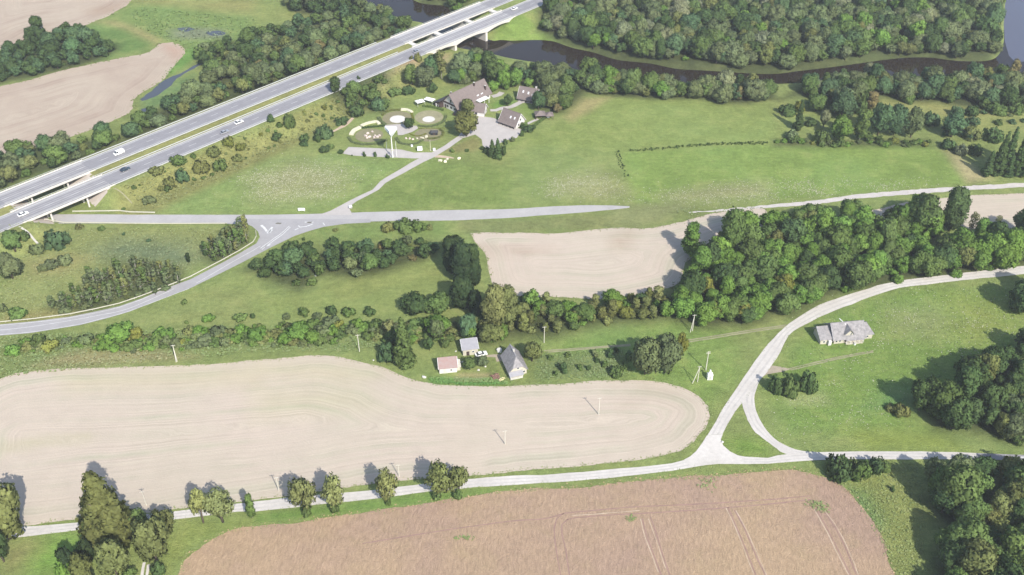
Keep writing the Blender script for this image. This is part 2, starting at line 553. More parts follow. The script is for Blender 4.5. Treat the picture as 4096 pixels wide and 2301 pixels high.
def paint(poly, col, feather=4.0, soilv=0.0, amount=1.0):
    """a stand of other ground cover, its edge fading over some metres"""
    P = np.asarray(poly)
    m = (fx > P[:, 0].min() - feather) & (fx < P[:, 0].max() + feather) & (fy > P[:, 1].min() - feather) & (fy < P[:, 1].max() + feather)
    d = sdist(fx[m], fy[m], poly)
    w = np.clip(0.5 - d / (2 * feather), 0, 1) * amount
    cover[m] = cover[m] * (1 - w[:, None]) + np.array(col) * w[:, None]
    soil[m] = soil[m] * (1 - w) + soilv * w

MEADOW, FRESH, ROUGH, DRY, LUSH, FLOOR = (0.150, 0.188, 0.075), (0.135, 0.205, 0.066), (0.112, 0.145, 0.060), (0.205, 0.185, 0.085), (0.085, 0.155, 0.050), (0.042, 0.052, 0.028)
# large meadows
paint(gl(3, [(1000, 960), (1900, 980), (2572, 1060)]) + gl(4, [(0, 1060), (180, 1340), (60, 1447)]) + gl(7, [(2572, 0), (1900, 20), (1100, 80), (0, 0)]) + gl(3, [(0, 1400), (500, 1200)]), (0.155, 0.200, 0.072), 5)
paint(gl(7, [(1080, 90), (1900, 40)]) + gl(8, [(0, 0), (1650, 0), (1950, 330), (2000, 400), (0, 570)]) + gl(7, [(2000, 600), (1250, 600)]), (0.142, 0.205, 0.064), 2)
paint(gl(6, [(0, 100), (850, 120), (1600, 150), (950, 600), (600, 700), (-900, 690), (-1000, 560), (-500, 250)]), (0.148, 0.205, 0.078), 5)
paint(gl(6, [(-20, 330), (350, 180), (700, 200), (950, 280), (850, 480), (500, 560), (150, 600), (0, 520)]), (0.19, 0.205, 0.11), 10, 0.3)
paint(gl(7, [(450, 330), (850, 250), (1150, 480), (900, 560), (400, 500)]), (0.20, 0.215, 0.115), 6, 0.3)
paint(gl(7, [(1500, 520), (2000, 420), (2572, 380), (2572, 540), (1700, 590)]), (0.195, 0.21, 0.115), 6, 0.3)
paint(gl(6, [(1750, 150), (2572, 250), (2572, 620), (1000, 680), (1000, 620)]), (0.130, 0.180, 0.062), 4)
# motorway slopes: drier grass with scrub
paint([hw(-138, -2)[:2], hw(56, -2)[:2], hw(50, -15)[:2], hw(-10, -20)[:2], hw(-120, -24)[:2], hw(-152, -26)[:2]], (0.160, 0.168, 0.072), 3, 0.2)
paint([hw(-300, 20)[:2], hw(57, 20)[:2], hw(57, 10)[:2], hw(-300, 10)[:2]], (0.185, 0.19, 0.082), 2, 0.3)
paint([hw(-300, 31)[:2], hw(57, 31)[:2], hw(57, 40)[:2], hw(-300, 40)[:2]], (0.17, 0.175, 0.085), 3, 0.2)
paint([hw(124, -3)[:2], hw(330, -3)[:2], hw(330, -16)[:2], hw(124, -16)[:2]], (0.175, 0.19, 0.08), 3)
paint(gl('a1', [(0, 1010), (180, 960), (290, 1060), (330, 1150), (60, 1220), (-150, 1330), (-230, 1330)]) + gl('a2', [(700, 330), (720, 260), (880, 170)]), (0.275, 0.205, 0.160), 3, 0.9)
paint(gl('a1', [(330, 880), (620, 880), (800, 860), (790, 1000), (700, 1150), (600, 1100)]), (0.27, 0.225, 0.15), 3, 0.6)
# loop between the roads on the left
paint(gl(5, [(0, 950), (500, 830), (2350, 830), (2450, 900), (1700, 1420)]) + gl(9, [(1300, 100), (600, 280), (0, 350)]), (0.165, 0.190, 0.082), 4)
paint(gl(5, [(950, 1040), (1250, 960), (1900, 990), (2050, 1150), (1800, 1250), (1300, 1200), (1000, 1130)]), (0.115, 0.150, 0.092), 7, 0.5)
paint(gl(5, [(280, 1200), (700, 1120), (900, 1150), (600, 1300), (300, 1330)]), (0.21, 0.20, 0.10), 5, 0.2)
paint(gl(9, [(100, 260), (600, 220), (900, 260), (400, 320), (0, 350)]), (0.20, 0.185, 0.085), 3)
# below the slip road
paint(gl(9, [(900, 390), (1500, 210), (2100, 20), (2572, 30), (2572, 380), (900, 430)]), (0.165, 0.190, 0.080), 4)
paint(gl(9, [(0, 500), (300, 450), (2572, 380)]) + gl(10, [(1400, 340), (1400, 560), (900, 640), (0, 640)]) + gl(9, [(1300, 760), (0, 930)]), (0.125, 0.165, 0.068), 3)
paint(gl(9, [(700, 640), (1300, 600), (1700, 640), (2000, 700), (1000, 770), (300, 790)]), (0.185, 0.175, 0.10), 3, 0.2)
paint(gl(6, [(600, 850), (1300, 800), (1900, 800), (1950, 920), (1500, 940), (900, 980), (500, 950)]), (0.13, 0.185, 0.068), 4)
paint(gl(6, [(700, 1400), (1300, 1270), (1700, 1130), (1900, 1130), (1980, 1447)]) + gl(10, [(1950, 0), (1950, 240), (1450, 260), (0, 330), (0, 100), (500, 60)]), (0.160, 0.192, 0.074), 4)
paint(gl(6, [(2000, 760), (2572, 760)]) + gl(7, [(1200, 690), (1600, 750), (1200, 830), (500, 870), (0, 880)]) + gl(6, [(2100, 900)]), (0.140, 0.160, 0.075), 2)
paint(gl(7, [(1000, 620), (1700, 590), (1750, 640), (1500, 780), (1200, 840), (1000, 760)]), (0.165, 0.185, 0.095), 4, 0.3)
# small farm and the meadow beside it
paint(gl(11, [(300, 560), (1000, 400), (1650, 330), (2200, 400), (2300, 900), (1950, 1200), (1600, 960), (300, 930)]), (0.130, 0.192, 0.062), 4)
paint(gl(11, [(230, 680), (1100, 620), (1150, 900), (240, 930)]), (0.112, 0.150, 0.066), 3, 0.3)
paint(gl('a6', [(150, 1010), (1500, 1030), (1900, 1120), (1900, 1180), (1000, 1200), (200, 1150)]), (0.08, 0.165, 0.045), 1.5)
paint(gl('a6', [(780, 960), (1500, 940), (1520, 1020), (820, 1030)]), (0.27, 0.225, 0.15), 1.2, 0.7)
# right-hand pasture
PASTURE = gl(12, [(300, 560), (560, 300), (1400, 0), (2400, 0), (2572, 300), (2572, 560), (1900, 980), (1300, 1200), (1700, 1447), (200, 1447), (0, 1000)])
paint(PASTURE, (0.125, 0.190, 0.056), 4)
paint(gl(12, [(1200, 200), (1700, 180), (1900, 330), (1700, 520), (1200, 470)]), (0.165, 0.195, 0.085), 6)
paint(gl(12, [(1850, 100), (2350, 150), (2450, 450), (2050, 560), (1900, 400)]), (0.165, 0.20, 0.062), 7)
paint(gl(12, [(150, 1060), (560, 1060), (620, 1160), (200, 1180)]), (0.20, 0.235, 0.12), 3, 0.3)
paint(gl(12, [(1200, 1000), (1420, 1000), (1500, 1180), (1300, 1200), (1000, 1200)]), (0.085, 0.165, 0.062), 5)
paint(gl(16, [(800, 0), (1700, 30), (1900, 150), (2000, 195), (1000, 190)]), (0.165, 0.205, 0.056), 5)
paint(gl(16, [(500, 350), (1500, 310), (1600, 900), (1400, 1447), (1300, 1447), (1000, 800), (750, 500)]), (0.155, 0.182, 0.068), 5)
paint(gl(16, [(800, 560), (1000, 640), (1150, 900), (1050, 1000), (900, 750)]), (0.10, 0.165, 0.068), 4)
paint(gl(15, [(2130, 60), (2572, 80), (2572, 250), (2300, 250), (2150, 150)]), (0.12, 0.19, 0.05), 3)
paint(gl(13, [(300, 1050), (830, 1010), (900, 1200), (600, 1447), (0, 1447), (0, 1300)]), (0.125, 0.215, 0.055), 5)
paint(gl(13, [(0, 1180), (300, 1080), (400, 1150), (150, 1447), (0, 1447)]), (0.175, 0.17, 0.085), 5)
paint(gl(13, [(1800, 920), (2400, 860), (2500, 950), (2050, 1100), (1800, 1300), (1650, 1447), (1600, 1200)]), (0.155, 0.19, 0.066), 3)
paint(gl(14, [(0, 830), (900, 720), (1700, 620), (2572, 560), (2572, 590), (1200, 790), (0, 930)]), (0.11, 0.18, 0.052), 1.5)
# far left: wetland, stream, copse floor
paint(gl(1, [(1300, 40), (1700, 60), (2572, 200), (2572, 400), (2050, 600), (1700, 420), (1350, 260), (1100, 170)]), (0.125, 0.180, 0.066), 5)
paint(gl(1, [(1300, 0), (2572, 0), (2572, 130), (1700, 60)]), (0.19, 0.195, 0.085), 6)
paint(gl(2, [(0, 30), (400, 100), (720, 110), (700, 190), (0, 250)]), (0.165, 0.19, 0.075), 5)
paint(gl(1, [(1720, 560), (1950, 480), (1980, 580), (1750, 740), (1650, 760)]), (0.10, 0.19, 0.055), 3)
paint(gl(1, [(1950, 740), (1850, 900), (1600, 1080), (1450, 1100), (1430, 1020), (1750, 820)]), (0.105, 0.165, 0.075), 3)
paint(gl(1, [(1720, 300), (2000, 280), (2250, 300), (2280, 380), (1950, 400), (1730, 380)]), (0.135, 0.16, 0.115), 4, 0.7)
paint(gl(1, [(980, 215), (1150, 205), (1400, 290), (1620, 400), (1560, 450), (1300, 330)]), (0.205, 0.195, 0.10), 3, 0.3)
paint(gl(1, [(900, 250), (1250, 300), (1500, 440), (1480, 500), (1000, 610), (900, 500)]), (0.10, 0.165, 0.058), 4)
# river banks
paint(gl('a1', [(1990, 170), (2180, 140), (2200, 440), (2572, 560), (2572, 660), (1800, 640), (1500, 620), (1560, 440), (1880, 320)]) + gl(3, [(830, 510), (400, 300), (240, 240)]), (0.125, 0.185, 0.055), 3)
paint(gl(4, [(1080, 980), (1500, 1000), (2050, 1090), (2572, 1150), (2572, 1300), (1500, 1150), (1000, 1080)]), (0.19, 0.195, 0.085), 5)
paint(gl(4, [(100, 1000), (400, 1080), (500, 1150), (250, 1150), (120, 1300), (50, 1100)]), (0.165, 0.19, 0.075), 4)
paint(gl(4, [(2100, 1180), (2572, 1150), (2400, 1350), (2000, 1300)]), (0.175, 0.20, 0.08), 4)
paint(gl(8, [(1800, 60), (1900, 100), (2150, 300), (2250, 350), (2000, 390), (1900, 250)]), (0.27, 0.245, 0.155), 3, 0.5)
paint(gl(3, [(700, 990), (1000, 975), (800, 1110), (600, 1220), (530, 1180)]), (0.235, 0.215, 0.115), 3, 0.3)
# garden lawns
paint(gl('a2', [(850, 430), (1300, 300), (1500, 180), (1720, 150), (1880, 260), (1500, 480), (1250, 600), (800, 600)]), (0.165, 0.20, 0.078), 2)
paint(gl('a3', [(1130, 560), (1330, 460), (1560, 480), (1480, 560), (1200, 620)]), (0.11, 0.185, 0.05), 1.5)
paint(gl('a3', [(1600, 580), (1720, 560), (1850, 740), (1800, 770), (1640, 680)]), (0.13, 0.185, 0.055), 1.5)
paint(gl('a3', [(300, 1330), (860, 1090), (980, 1130), (980, 1220), (900, 1310), (560, 1330)]), (0.165, 0.165, 0.078), 1.5)

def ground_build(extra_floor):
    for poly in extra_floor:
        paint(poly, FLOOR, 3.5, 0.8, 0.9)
    nx, ny = len(gx), len(gy)
    idx = np.arange(nx * ny).reshape(ny, nx)
    quads = np.stack([idx[:-1, :-1], idx[:-1, 1:], idx[1:, 1:], idx[1:, :-1]], -1).reshape(-1, 4)
    me = bpy.data.meshes.new('ground')
    me.vertices.add(nx * ny)
    me.vertices.foreach_set('co', np.stack([fx, fy, gz], 1).astype(np.float32).ravel())
    me.loops.add(quads.size)
    me.loops.foreach_set('vertex_index', quads.ravel().astype(np.int32))
    me.polygons.add(len(quads))
    me.polygons.foreach_set('loop_start', np.arange(0, quads.size, 4, dtype=np.int32))
    me.update()
    me.validate()
    a = me.attributes.new('cover', 'FLOAT_COLOR', 'POINT')
    a.data.foreach_set('color', np.concatenate([cover, np.ones((len(cover), 1))], 1).astype(np.float32).ravel())
    s = me.attributes.new('soil', 'FLOAT', 'POINT')
    s.data.foreach_set('value', soil.astype(np.float32))
    me.shade_smooth()
    return tag(link('ground', me, M['ground']), kind='structure')

# ------------------------------------------------------------------ flat sheets on the ground
def cdt_sheet(name, outline, mat, z, step=None, tints=(), parent=None, kind='structure'):
    """flat sheet with an inner lattice of points; carries its inset and its cover tint"""
    P = [Vector(p) for p in outline]
    n = len(P)
    pts = list(P)
    if step:
        A = np.array([(p.x, p.y) for p in P])
        xs, ys = np.arange(A[:, 0].min(), A[:, 0].max(), step), np.arange(A[:, 1].min(), A[:, 1].max(), step)
        qx, qy = [a.ravel() for a in np.meshgrid(xs, ys)]
        k = sdist(qx, qy, [tuple(p) for p in A]) < -step * 0.6
        pts += [Vector((a, b)) for a, b in zip(qx[k], qy[k])]
    vs, es, fs, *_ = delaunay_2d_cdt(pts, [(i, (i + 1) % n) for i in range(n)], [list(range(n))], 1, 1e-4)
    X = np.array([(v.x, v.y) for v in vs])
    me = mesh_from(name, [(v.x, v.y, z) for v in vs], fs)
    if me.polygons and me.polygons[0].normal.z < 0:
        me.flip_normals()
    if step:
        d = np.clip(-sdist(X[:, 0], X[:, 1], outline), 0, None)
        me.attributes.new('inset', 'FLOAT', 'POINT').data.foreach_set('value', d.astype(np.float32))
        c = np.ones((len(X), 4), np.float32)
        for poly, col, fe in tints:
            w = np.clip(0.5 - sdist(X[:, 0], X[:, 1], poly) / (2 * fe), 0, 1)[:, None]
            c[:, :3] = c[:, :3] * (1 - w) + np.array(col) * w
        me.attributes.new('cover', 'FLOAT_COLOR', 'POINT').data.foreach_set('color', c.ravel())
    return tag(link(name, me, mat, parent), kind=kind)

def matched(A, B):
    """both edges through the same number of curved steps"""
    A, B = [np.array(q, float) for q in A], [np.array(q, float) for q in B]
    n, oa, ob = len(A), [], []
    for i in range(n - 1):
        k = max(1, int(max(np.linalg.norm(A[i + 1] - A[i]), np.linalg.norm(B[i + 1] - B[i])) / 4))
        for P, o in ((A, oa), (B, ob)):
            p0, p1, p2, p3 = P[max(i - 1, 0)], P[i], P[i + 1], P[min(i + 2, n - 1)]
            L = max(np.linalg.norm(p2 - p1), 1e-3)
            m1 = (p2 - p0) / max(np.linalg.norm(p2 - p0), 1e-3) * L
            m2 = (p3 - p1) / max(np.linalg.norm(p3 - p1), 1e-3) * L
            for j in range(k):
                t = j / k
                o.append(tuple((2 * t**3 - 3 * t * t + 1) * p1 + (t**3 - 2 * t * t + t) * m1 + (3 * t * t - 2 * t**3) * p2 + (t**3 - t * t) * m2))
    return oa + [tuple(A[-1])], ob + [tuple(B[-1])]

def ribbon(name, left, right, mat, z, parent=None, kind='structure', edge=0.0):
    """strip between two lines of the same count of points"""
    if len(left) == len(right) and 3 <= len(left) < 40:
        left, right = matched(left, right)
    n = len(left)
    J = lambda p: (p[0] + rnd.uniform(-edge, edge), p[1] + rnd.uniform(-edge, edge), z if len(p) < 3 else p[2])
    V = [J(p) for p in left] + [J(p) for p in right]
    F = [(i, n + i, n + i + 1, i + 1) for i in range(n - 1)]
    me = mesh_from(name, V, F)
    if me.polygons[0].normal.z < 0:
        me.flip_normals()
    return tag(link(name, me, mat, parent), kind=kind)

def resample(line, n):
    L = np.array(spline(line, 1.0))
    a = np.concatenate([[0], np.cumsum(np.linalg.norm(np.diff(L, axis=0), axis=1))])
    q = np.linspace(0, a[-1], n)
    return [(float(np.interp(v, a, L[:, 0])), float(np.interp(v, a, L[:, 1]))) for v in q]

def band(line, w, step=2.0):
    """left and right edges at half-widths w (number or list) round a line"""
    L = np.array(spline(line, step))
    d = np.gradient(L, axis=0)
    d /= np.linalg.norm(d, axis=1)[:, None] + 1e-9
    nrm = np.stack([-d[:, 1], d[:, 0]], 1)
    if isinstance(w, (list, tuple)):
        w = np.interp(np.linspace(0, 1, len(L)), np.linspace(0, 1, len(w)), w)[:, None]
    return [tuple(p) for p in L + nrm * w], [tuple(p) for p in L - nrm * w]

# fields
F1 = spline(gl(9, [(-700, 1300), (-300, 1060), (20, 900), (250, 840), (500, 820), (1000, 800), (1500, 790), (2000, 770), (2572, 725)])
            + gl(10, [(500, 685), (800, 690), (1000, 730), (1250, 790), (1500, 900), (1750, 960), (2000, 985), (2572, 980)])
            + gl(11, [(600, 950), (1200, 930), (1450, 940), (1700, 1000), (1880, 1090), (1975, 1190), (1990, 1290), (1945, 1420)])
            + gl(15, [(1880, 60), (1780, 160), (1550, 240), (900, 335), (0, 405)])
            + gl(14, [(1400, 510), (0, 690)]) + gl(13, [(1450, 820), (360, 930), (-400, 1010), (-900, 1050)]), 3.0, True)
F1 = rough(F1, 0.35)
g_streak = (0.90, 1.0, 0.80)
cdt_sheet('pale_field', F1, M['soil'], 0.03, 3.0, [
    (gl(10, [(0, 780), (900, 770), (1200, 880), (900, 930), (0, 870)]), (0.93, 0.97, 0.83), 5),
    (gl(10, [(0, 1010), (1000, 1000), (1200, 1200), (0, 1300)]), (0.93, 0.97, 0.86), 7),
    (gl(9, [(600, 880), (2572, 800), (2572, 960), (700, 1010)]), (0.94, 0.97, 0.84), 6),
    (gl(13, [(0, 130), (500, 70), (900, 40), (900, 80), (400, 130), (0, 220)]), (0.90, 0.95, 0.80), 3),
    (gl(11, [(1350, 1000), (1550, 1010), (1800, 1150), (1830, 1350), (1770, 1350), (1700, 1180), (1500, 1080), (1100, 1100)]), (0.90, 0.90, 0.89), 3),
    (gl(11, [(1050, 1180), (1300, 1150), (1200, 1210), (1050, 1220)]), (0.88, 0.87, 0.85), 2),
    (gl(15, [(1000, 60), (1700, 0), (1800, 40), (1200, 110)]), (0.93, 0.93, 0.92), 5)])
F3 = rough(spline(gl(6, [(2160, 905), (2572, 892)]) + gl(7, [(500, 890), (900, 855), (1100, 840), (1300, 850), (1650, 790), (2050, 690), (2450, 640)])
           + gl(8, [(0, 700), (100, 900), (-300, 1200)]) + gl(7, [(1800, 1150), (1720, 1260), (1640, 1420)]) + gl(11, [(1100, 90), (800, 110), (500, 100), (200, 90), (0, 80)])
           + gl(6, [(2400, 1440), (2340, 1300), (2310, 1130), (2200, 980)]), 3.0, True), 0.35)
cdt_sheet('pale_field', F3, M['soil'], 0.03, 4.0, [
    (gl(6, [(2180, 1040), (2572, 1040), (2572, 1110), (2250, 1110)]) + gl(7, [(150, 1100), (400, 1060), (0, 1040)]), (0.80, 0.74, 0.70), 4),
    (gl(7, [(1000, 940), (1200, 860), (1240, 900), (1150, 1050), (1000, 1060)]), (0.85, 0.80, 0.76), 4)])
F4 = rough(spline(gl(8, [(700, 720), (1150, 645), (1380, 590), (1950, 520), (2572, 490), (3900, 400), (3900, 800), (2450, 850), (2000, 850), (1500, 800), (1000, 760)]), 3.0, True), 0.3)
cdt_sheet('pale_field', F4, M['soil'], 0.03, 4.0)
F5a = rough(spline(gl(1, [(-600, 0), (-500, -500), (1500, -500), (1330, -20), (1200, 100), (950, 215), (640, 320), (420, 320), (230, 430), (0, 500), (-500, 660)]), 4.0, True), 0.6)
cdt_sheet('stubble_field', F5a, M['stubble'], 0.03, 5.0, [(gl(1, [(850, 100), (1310, 0), (1200, 110), (950, 160)]), (0.86, 0.8, 0.76), 5)])
F5b = rough(spline(gl(1, [(-700, 1020), (0, 870), (350, 790), (700, 690), (1100, 610), (1500, 520), (1600, 440), (1720, 430), (1860, 480), (1840, 560), (1740, 660), (1640, 800), (1450, 920), (1330, 1010), (1300, 1130), (830, 1340), (500, 1447)])
                   + gl(5, [(210, 90), (0, 140), (-700, 300)]), 4.0, True), 0.5)
cdt_sheet('stubble_field', F5b, M['stubble'], 0.03, 5.0, [(gl(1, [(1620, 430), (1750, 430), (1860, 490), (1830, 560), (1770, 640), (1720, 560), (1640, 500)]), (0.95, 0.83, 0.80), 3)])
F2 = spline(gl(13, [(1500, 2400), (1700, 1700), (1790, 1447), (1860, 1280), (2050, 1130), (2300, 1010), (2572, 960)]) + gl(14, [(500, 892), (1200, 805), (1700, 725), (2572, 600)])
            + gl(15, [(700, 562), (1300, 492), (1900, 452), (2300, 425), (2572, 402)]) + gl(16, [(200, 382), (400, 412), (600, 475), (760, 560), (950, 770), (1100, 1000), (1220, 1300), (1290, 1500), (1450, 2400)]), 3.0, True)
crop = cdt_sheet('ripe_field', rough(F2, 0.45, 1.5), M['crop'], 0.05, 4.0)

def tracks(name, i, pairs, mat, w, z, parent=None):
    for ln in pairs:
        l, r = band(gl(i, ln), w, 2.0)
        ribbon(name, l, r, mat, z, parent, kind=None if parent else 'structure', edge=0.08)
M['rut'] = plain('tractor_rut', (0.27, 0.175, 0.14), 1.0, 0.2, 0.4)
M['rut_edge'] = plain('laid_straw', (0.44, 0.34, 0.25), 1.0, 0.2, 0.4)
tracks('wheel_track', 15, [[(-1500, 1130), (-700, 1000), (0, 905), (350, 880), (520, 828), (760, 805), (1250, 762), (1800, 738), (2572, 690), (3000, 650)],
                           [(550, 890), (640, 872), (900, 850), (1290, 828), (1900, 790), (2572, 735), (3000, 690)],
                           [(520, 828), (450, 880), (425, 970), (430, 1080), (455, 1260), (490, 1447), (560, 1800)],
                           [(560, 890), (500, 940), (500, 1020), (540, 1200), (570, 1400), (650, 1800)],
                           [(1310, 880), (1350, 1040), (1420, 1230), (1500, 1447), (1660, 1800)], [(1390, 860), (1440, 1000), (1490, 1160), (1560, 1380), (1680, 1700)],
                           [(2170, 770), (2250, 950), (2350, 1190), (2450, 1447), (2600, 1800)], [(2230, 790), (2320, 950), (2420, 1180), (2540, 1447), (2700, 1800)]], M['rut'], 0.20, 0.075, crop)
tracks('wheel_track', 16, [[(480, 780), (600, 990), (720, 1230), (830, 1447), (1000, 1800)], [(550, 790), (680, 980), (790, 1200), (890, 1447), (1050, 1800)]], M['rut'], 0.20, 0.075, crop)
tracks('straw_line', 15, [[(1290, 880), (1330, 1050), (1400, 1230), (1470, 1420)], [(1370, 880), (1420, 1020), (1470, 1160), (1540, 1380)], [(2150, 775), (2240, 965), (2330, 1190), (2430, 1447)], [(2250, 800), (2340, 960), (2440, 1180), (2560, 1447)],
                          [(600, 850), (900, 830), (1280, 800)]], M['rut_edge'], 0.13, 0.085, crop)
tracks('straw_line', 16, [[(465, 790), (590, 1010), (700, 1240), (810, 1447)], [(570, 800), (700, 980), (810, 1200), (910, 1447)]], M['rut_edge'], 0.13, 0.085, crop)

# local asphalt road, slip road and junction
roadA_top = gl(5, [(-2400, 690), (-1200, 698), (0, 706), (700, 708), (1500, 711), (2572, 713)]) + gl(6, [(350, 708), (700, 700), (1000, 690), (1500, 676), (2000, 665), (2572, 654)]) + gl(7, [(350, 632), (700, 618), (1000, 620), (1180, 628)])
roadA_bot = gl(5, [(-2400, 800), (-1200, 800), (0, 800), (700, 800), (1500, 803), (2572, 806)]) + gl(6, [(350, 806), (700, 796), (1000, 783), (1500, 774), (2000, 768), (2572, 742)]) + gl(7, [(350, 715), (700, 690), (1000, 662), (1180, 640)])
local_road = ribbon('local_road', roadA_top, roadA_bot, M['old_asphalt'], 0.03, edge=0.12)
roadA2 = band(gl(7, [(1780, 690), (2050, 672), (2572, 628)]) + gl(8, [(500, 585), (1000, 520), (1900, 452), (2572, 412), (4300, 300)]), [0.3, 1.2, 1.7, 1.8, 1.8, 1.8, 1.8])
M['dull_gravel'] = plain('dull_gravel', (0.45, 0.415, 0.385), 0.95, 0.15, 0.3)
ribbon('local_road', *roadA2, M['dull_gravel'], 0.045, edge=0.3)
junction = gl('a5', [(-60, 500), (60, 525), (200, 590), (290, 670), (318, 760), (265, 860), (0, 1015), (-300, 1180), (-800, 1440)]) + gl(9, [(1650, 10), (1430, 105), (1200, 185), (950, 240), (700, 290), (350, 335), (0, 368), (-700, 390), (-1500, 400), (-1500, 500), (-700, 495), (0, 480), (300, 455), (800, 375), (1060, 310), (1300, 240), (1600, 120), (1920, 0)]) \
    + gl('a5', [(-330, 1350), (0, 1185), (500, 925), (880, 740), (1100, 665), (1350, 595), (1700, 545), (2100, 525), (2100, 470), (-60, 470)])
cdt_sheet('slip_road', junction, M['slip_asphalt'], 0.045)
drive_l = gl('a5', [(1180, 405), (1300, 390), (1450, 340), (1620, 250), (1760, 175), (1950, 80), (2130, 0)]) + gl(6, [(1250, 375), (1450, 255), (1600, 165), (1720, 105), (1800, 70), (1890, 20)]) + gl('a2', [(1790, 1140), (1890, 1075)])
drive_r = gl('a5', [(1800, 405), (1785, 355), (1755, 300), (1800, 240), (1880, 180), (2060, 90), (2230, 0)]) + gl(6, [(1300, 395), (1500, 285), (1680, 185), (1790, 135), (1860, 90), (1950, 35)]) + gl('a2', [(1870, 1170), (1970, 1105)])
ribbon('driveway', drive_l, drive_r, M['paving'], 0.06, edge=0.06)
cdt_sheet('parking_strip', rough(gl('a2', [(35, 1345), (140, 1238), (700, 1265), (1000, 1285), (1190, 1330), (1460, 1330), (1480, 1400), (1230, 1425), (900, 1412), (500, 1395), (200, 1378)]), 0.12), M['paving'], 0.05)
cdt_sheet('courtyard', rough(gl('a3', [(600, 1080), (700, 960), (850, 760), (870, 690), (1010, 750), (1200, 780), (1270, 820), (1530, 925), (1640, 960), (1560, 1090), (1400, 1130), (1150, 1240), (1040, 1290), (1000, 1210), (990, 1120), (890, 1040), (690, 1095)]), 0.15), M['paving'], 0.07)
ribbon('footpath', *band(gl('a3', [(1160, 430), (1270, 400), (1320, 360)]), 1.6), M['paving'], 0.04)
ribbon('footpath', *band(gl('a3', [(1130, 650), (1220, 650), (1330, 610), (1450, 600), (1620, 520), (1700, 500)]), [1.3, 1.3, 1.6, 1.3]), M['paving'], 0.05)
ribbon('footpath', *band(gl('a3', [(1700, 880), (1800, 830), (1900, 790)]), 0.8), M['paving'], 0.04)
ribbon('footpath', *band(gl('a2', [(-150, 1010), (60, 900), (150, 830), (210, 770)]), [0.5, 1.2, 0.8]), M['rut_edge'], 0.04, edge=0.1)
ribbon('footpath', *band(gl(6, [(1800, 125), (1900, 130), (1990, 145)]), [1.2, 1.0, 0.3]), M['rut_edge'], 0.045, edge=0.1)

# pale gravel roads
gA_top = gl(13, [(-900, 1000), (-300, 970), (150, 965), (360, 955), (830, 912), (1430, 840), (1900, 790), (2400, 725)]) + gl(14, [(0, 705), (600, 640), (1100, 600), (1600, 540), (2200, 475), (2572, 450)]) + gl(15, [(300, 440), (700, 410), (1100, 375), (1400, 350), (1600, 325), (1740, 285)])
gA_bot = gl(13, [(-900, 1140), (-300, 1110), (0, 1090), (290, 1055), (830, 990), (1430, 930), (1900, 870), (2400, 810)]) + gl(14, [(0, 805), (600, 742), (1100, 690), (1600, 625), (2200, 565), (2572, 545)]) + gl(15, [(300, 522), (700, 495), (1100, 458), (1400, 425), (1600, 400), (1820, 362)])
gravel_road = ribbon('gravel_road', gA_top, gA_bot, M['gravel'], 0.045, edge=0.14)
gB_l = gl(15, [(1962, 40)]) + gl(11, [(2045, 1345), (2110, 1230), (2200, 1090), (2320, 910), (2440, 740), (2572, 565)]) + gl(12, [(100, 460), (215, 355), (330, 280), (520, 170), (770, 80), (1000, 10)]) + gl(8, [(1150, 1410), (1400, 1365), (1900, 1305), (2572, 1225), (4200, 1060)])
gB_r = gl(15, [(2118, 30)]) + gl(11, [(2160, 1380), (2240, 1250), (2330, 1130), (2450, 980), (2560, 850), (2700, 640)]) + gl(12, [(210, 480), (310, 400), (420, 345), (600, 255), (840, 165), (1060, 80)]) + gl(8, [(1320, 1447), (1500, 1425), (1960, 1370), (2572, 1310), (4200, 1145)])
ribbon('gravel_road', gB_l, gB_r, M['gravel'], 0.06, edge=0.14)
gC_l = gl(11, [(2310, 1140), (2335, 1250), (2390, 1370), (2440, 1447)]) + gl(15, [(2520, 70), (2650, 170)]) + gl(16, [(150, 222), (260, 245), (400, 250)])
gC_r = gl(11, [(2490, 930), (2445, 1050), (2440, 1180), (2480, 1310), (2560, 1430)]) + gl(16, [(10, 20), (80, 90), (200, 155), (330, 198), (520, 215)])
ribbon('gravel_road', resample(gC_l, 24), resample(gC_r, 24), M['gravel'], 0.075, edge=0.12)
cdt_sheet('gravel_road', gl(15, [(1730, 287), (1790, 255), (1850, 203), (1910, 122), (1958, 45), (2118, 30), (2098, 85), (2122, 145), (2190, 205), (2270, 245), (2400, 268), (2400, 333), (2200, 331), (2070, 331), (1950, 342), (1810, 364)]), M['gravel'], 0.075)
gD_top = gl(15, [(2330, 260), (2572, 268)]) + gl(16, [(100, 245), (250, 225), (480, 212), (800, 205), (1400, 205), (1900, 212), (2100, 222)])
gD_bot = gl(15, [(2330, 332), (2572, 332)]) + gl(16, [(100, 322), (300, 306), (500, 294), (800, 285), (1400, 285), (1900, 285), (2100, 288)])
ribbon('gravel_road', gD_top, gD_bot, M['gravel'], 0.09, edge=0.12)
ribbon('asphalt_lane', gl(16, [(2090, 222), (2572, 240), (4600, 300)]), gl(16, [(2090, 288), (2572, 296), (4600, 362)]), M['asphalt'], 0.10)
ribbon('road_stripe', gl(16, [(2375, 240), (2440, 270)]), gl(16, [(2398, 240), (2465, 272)]), M['white_line'], 0.12)
ribbon('road_stripe', gl(16, [(2540, 258), (2700, 262)]), gl(16, [(2540, 270), (2700, 274)]), M['white_line'], 0.12)
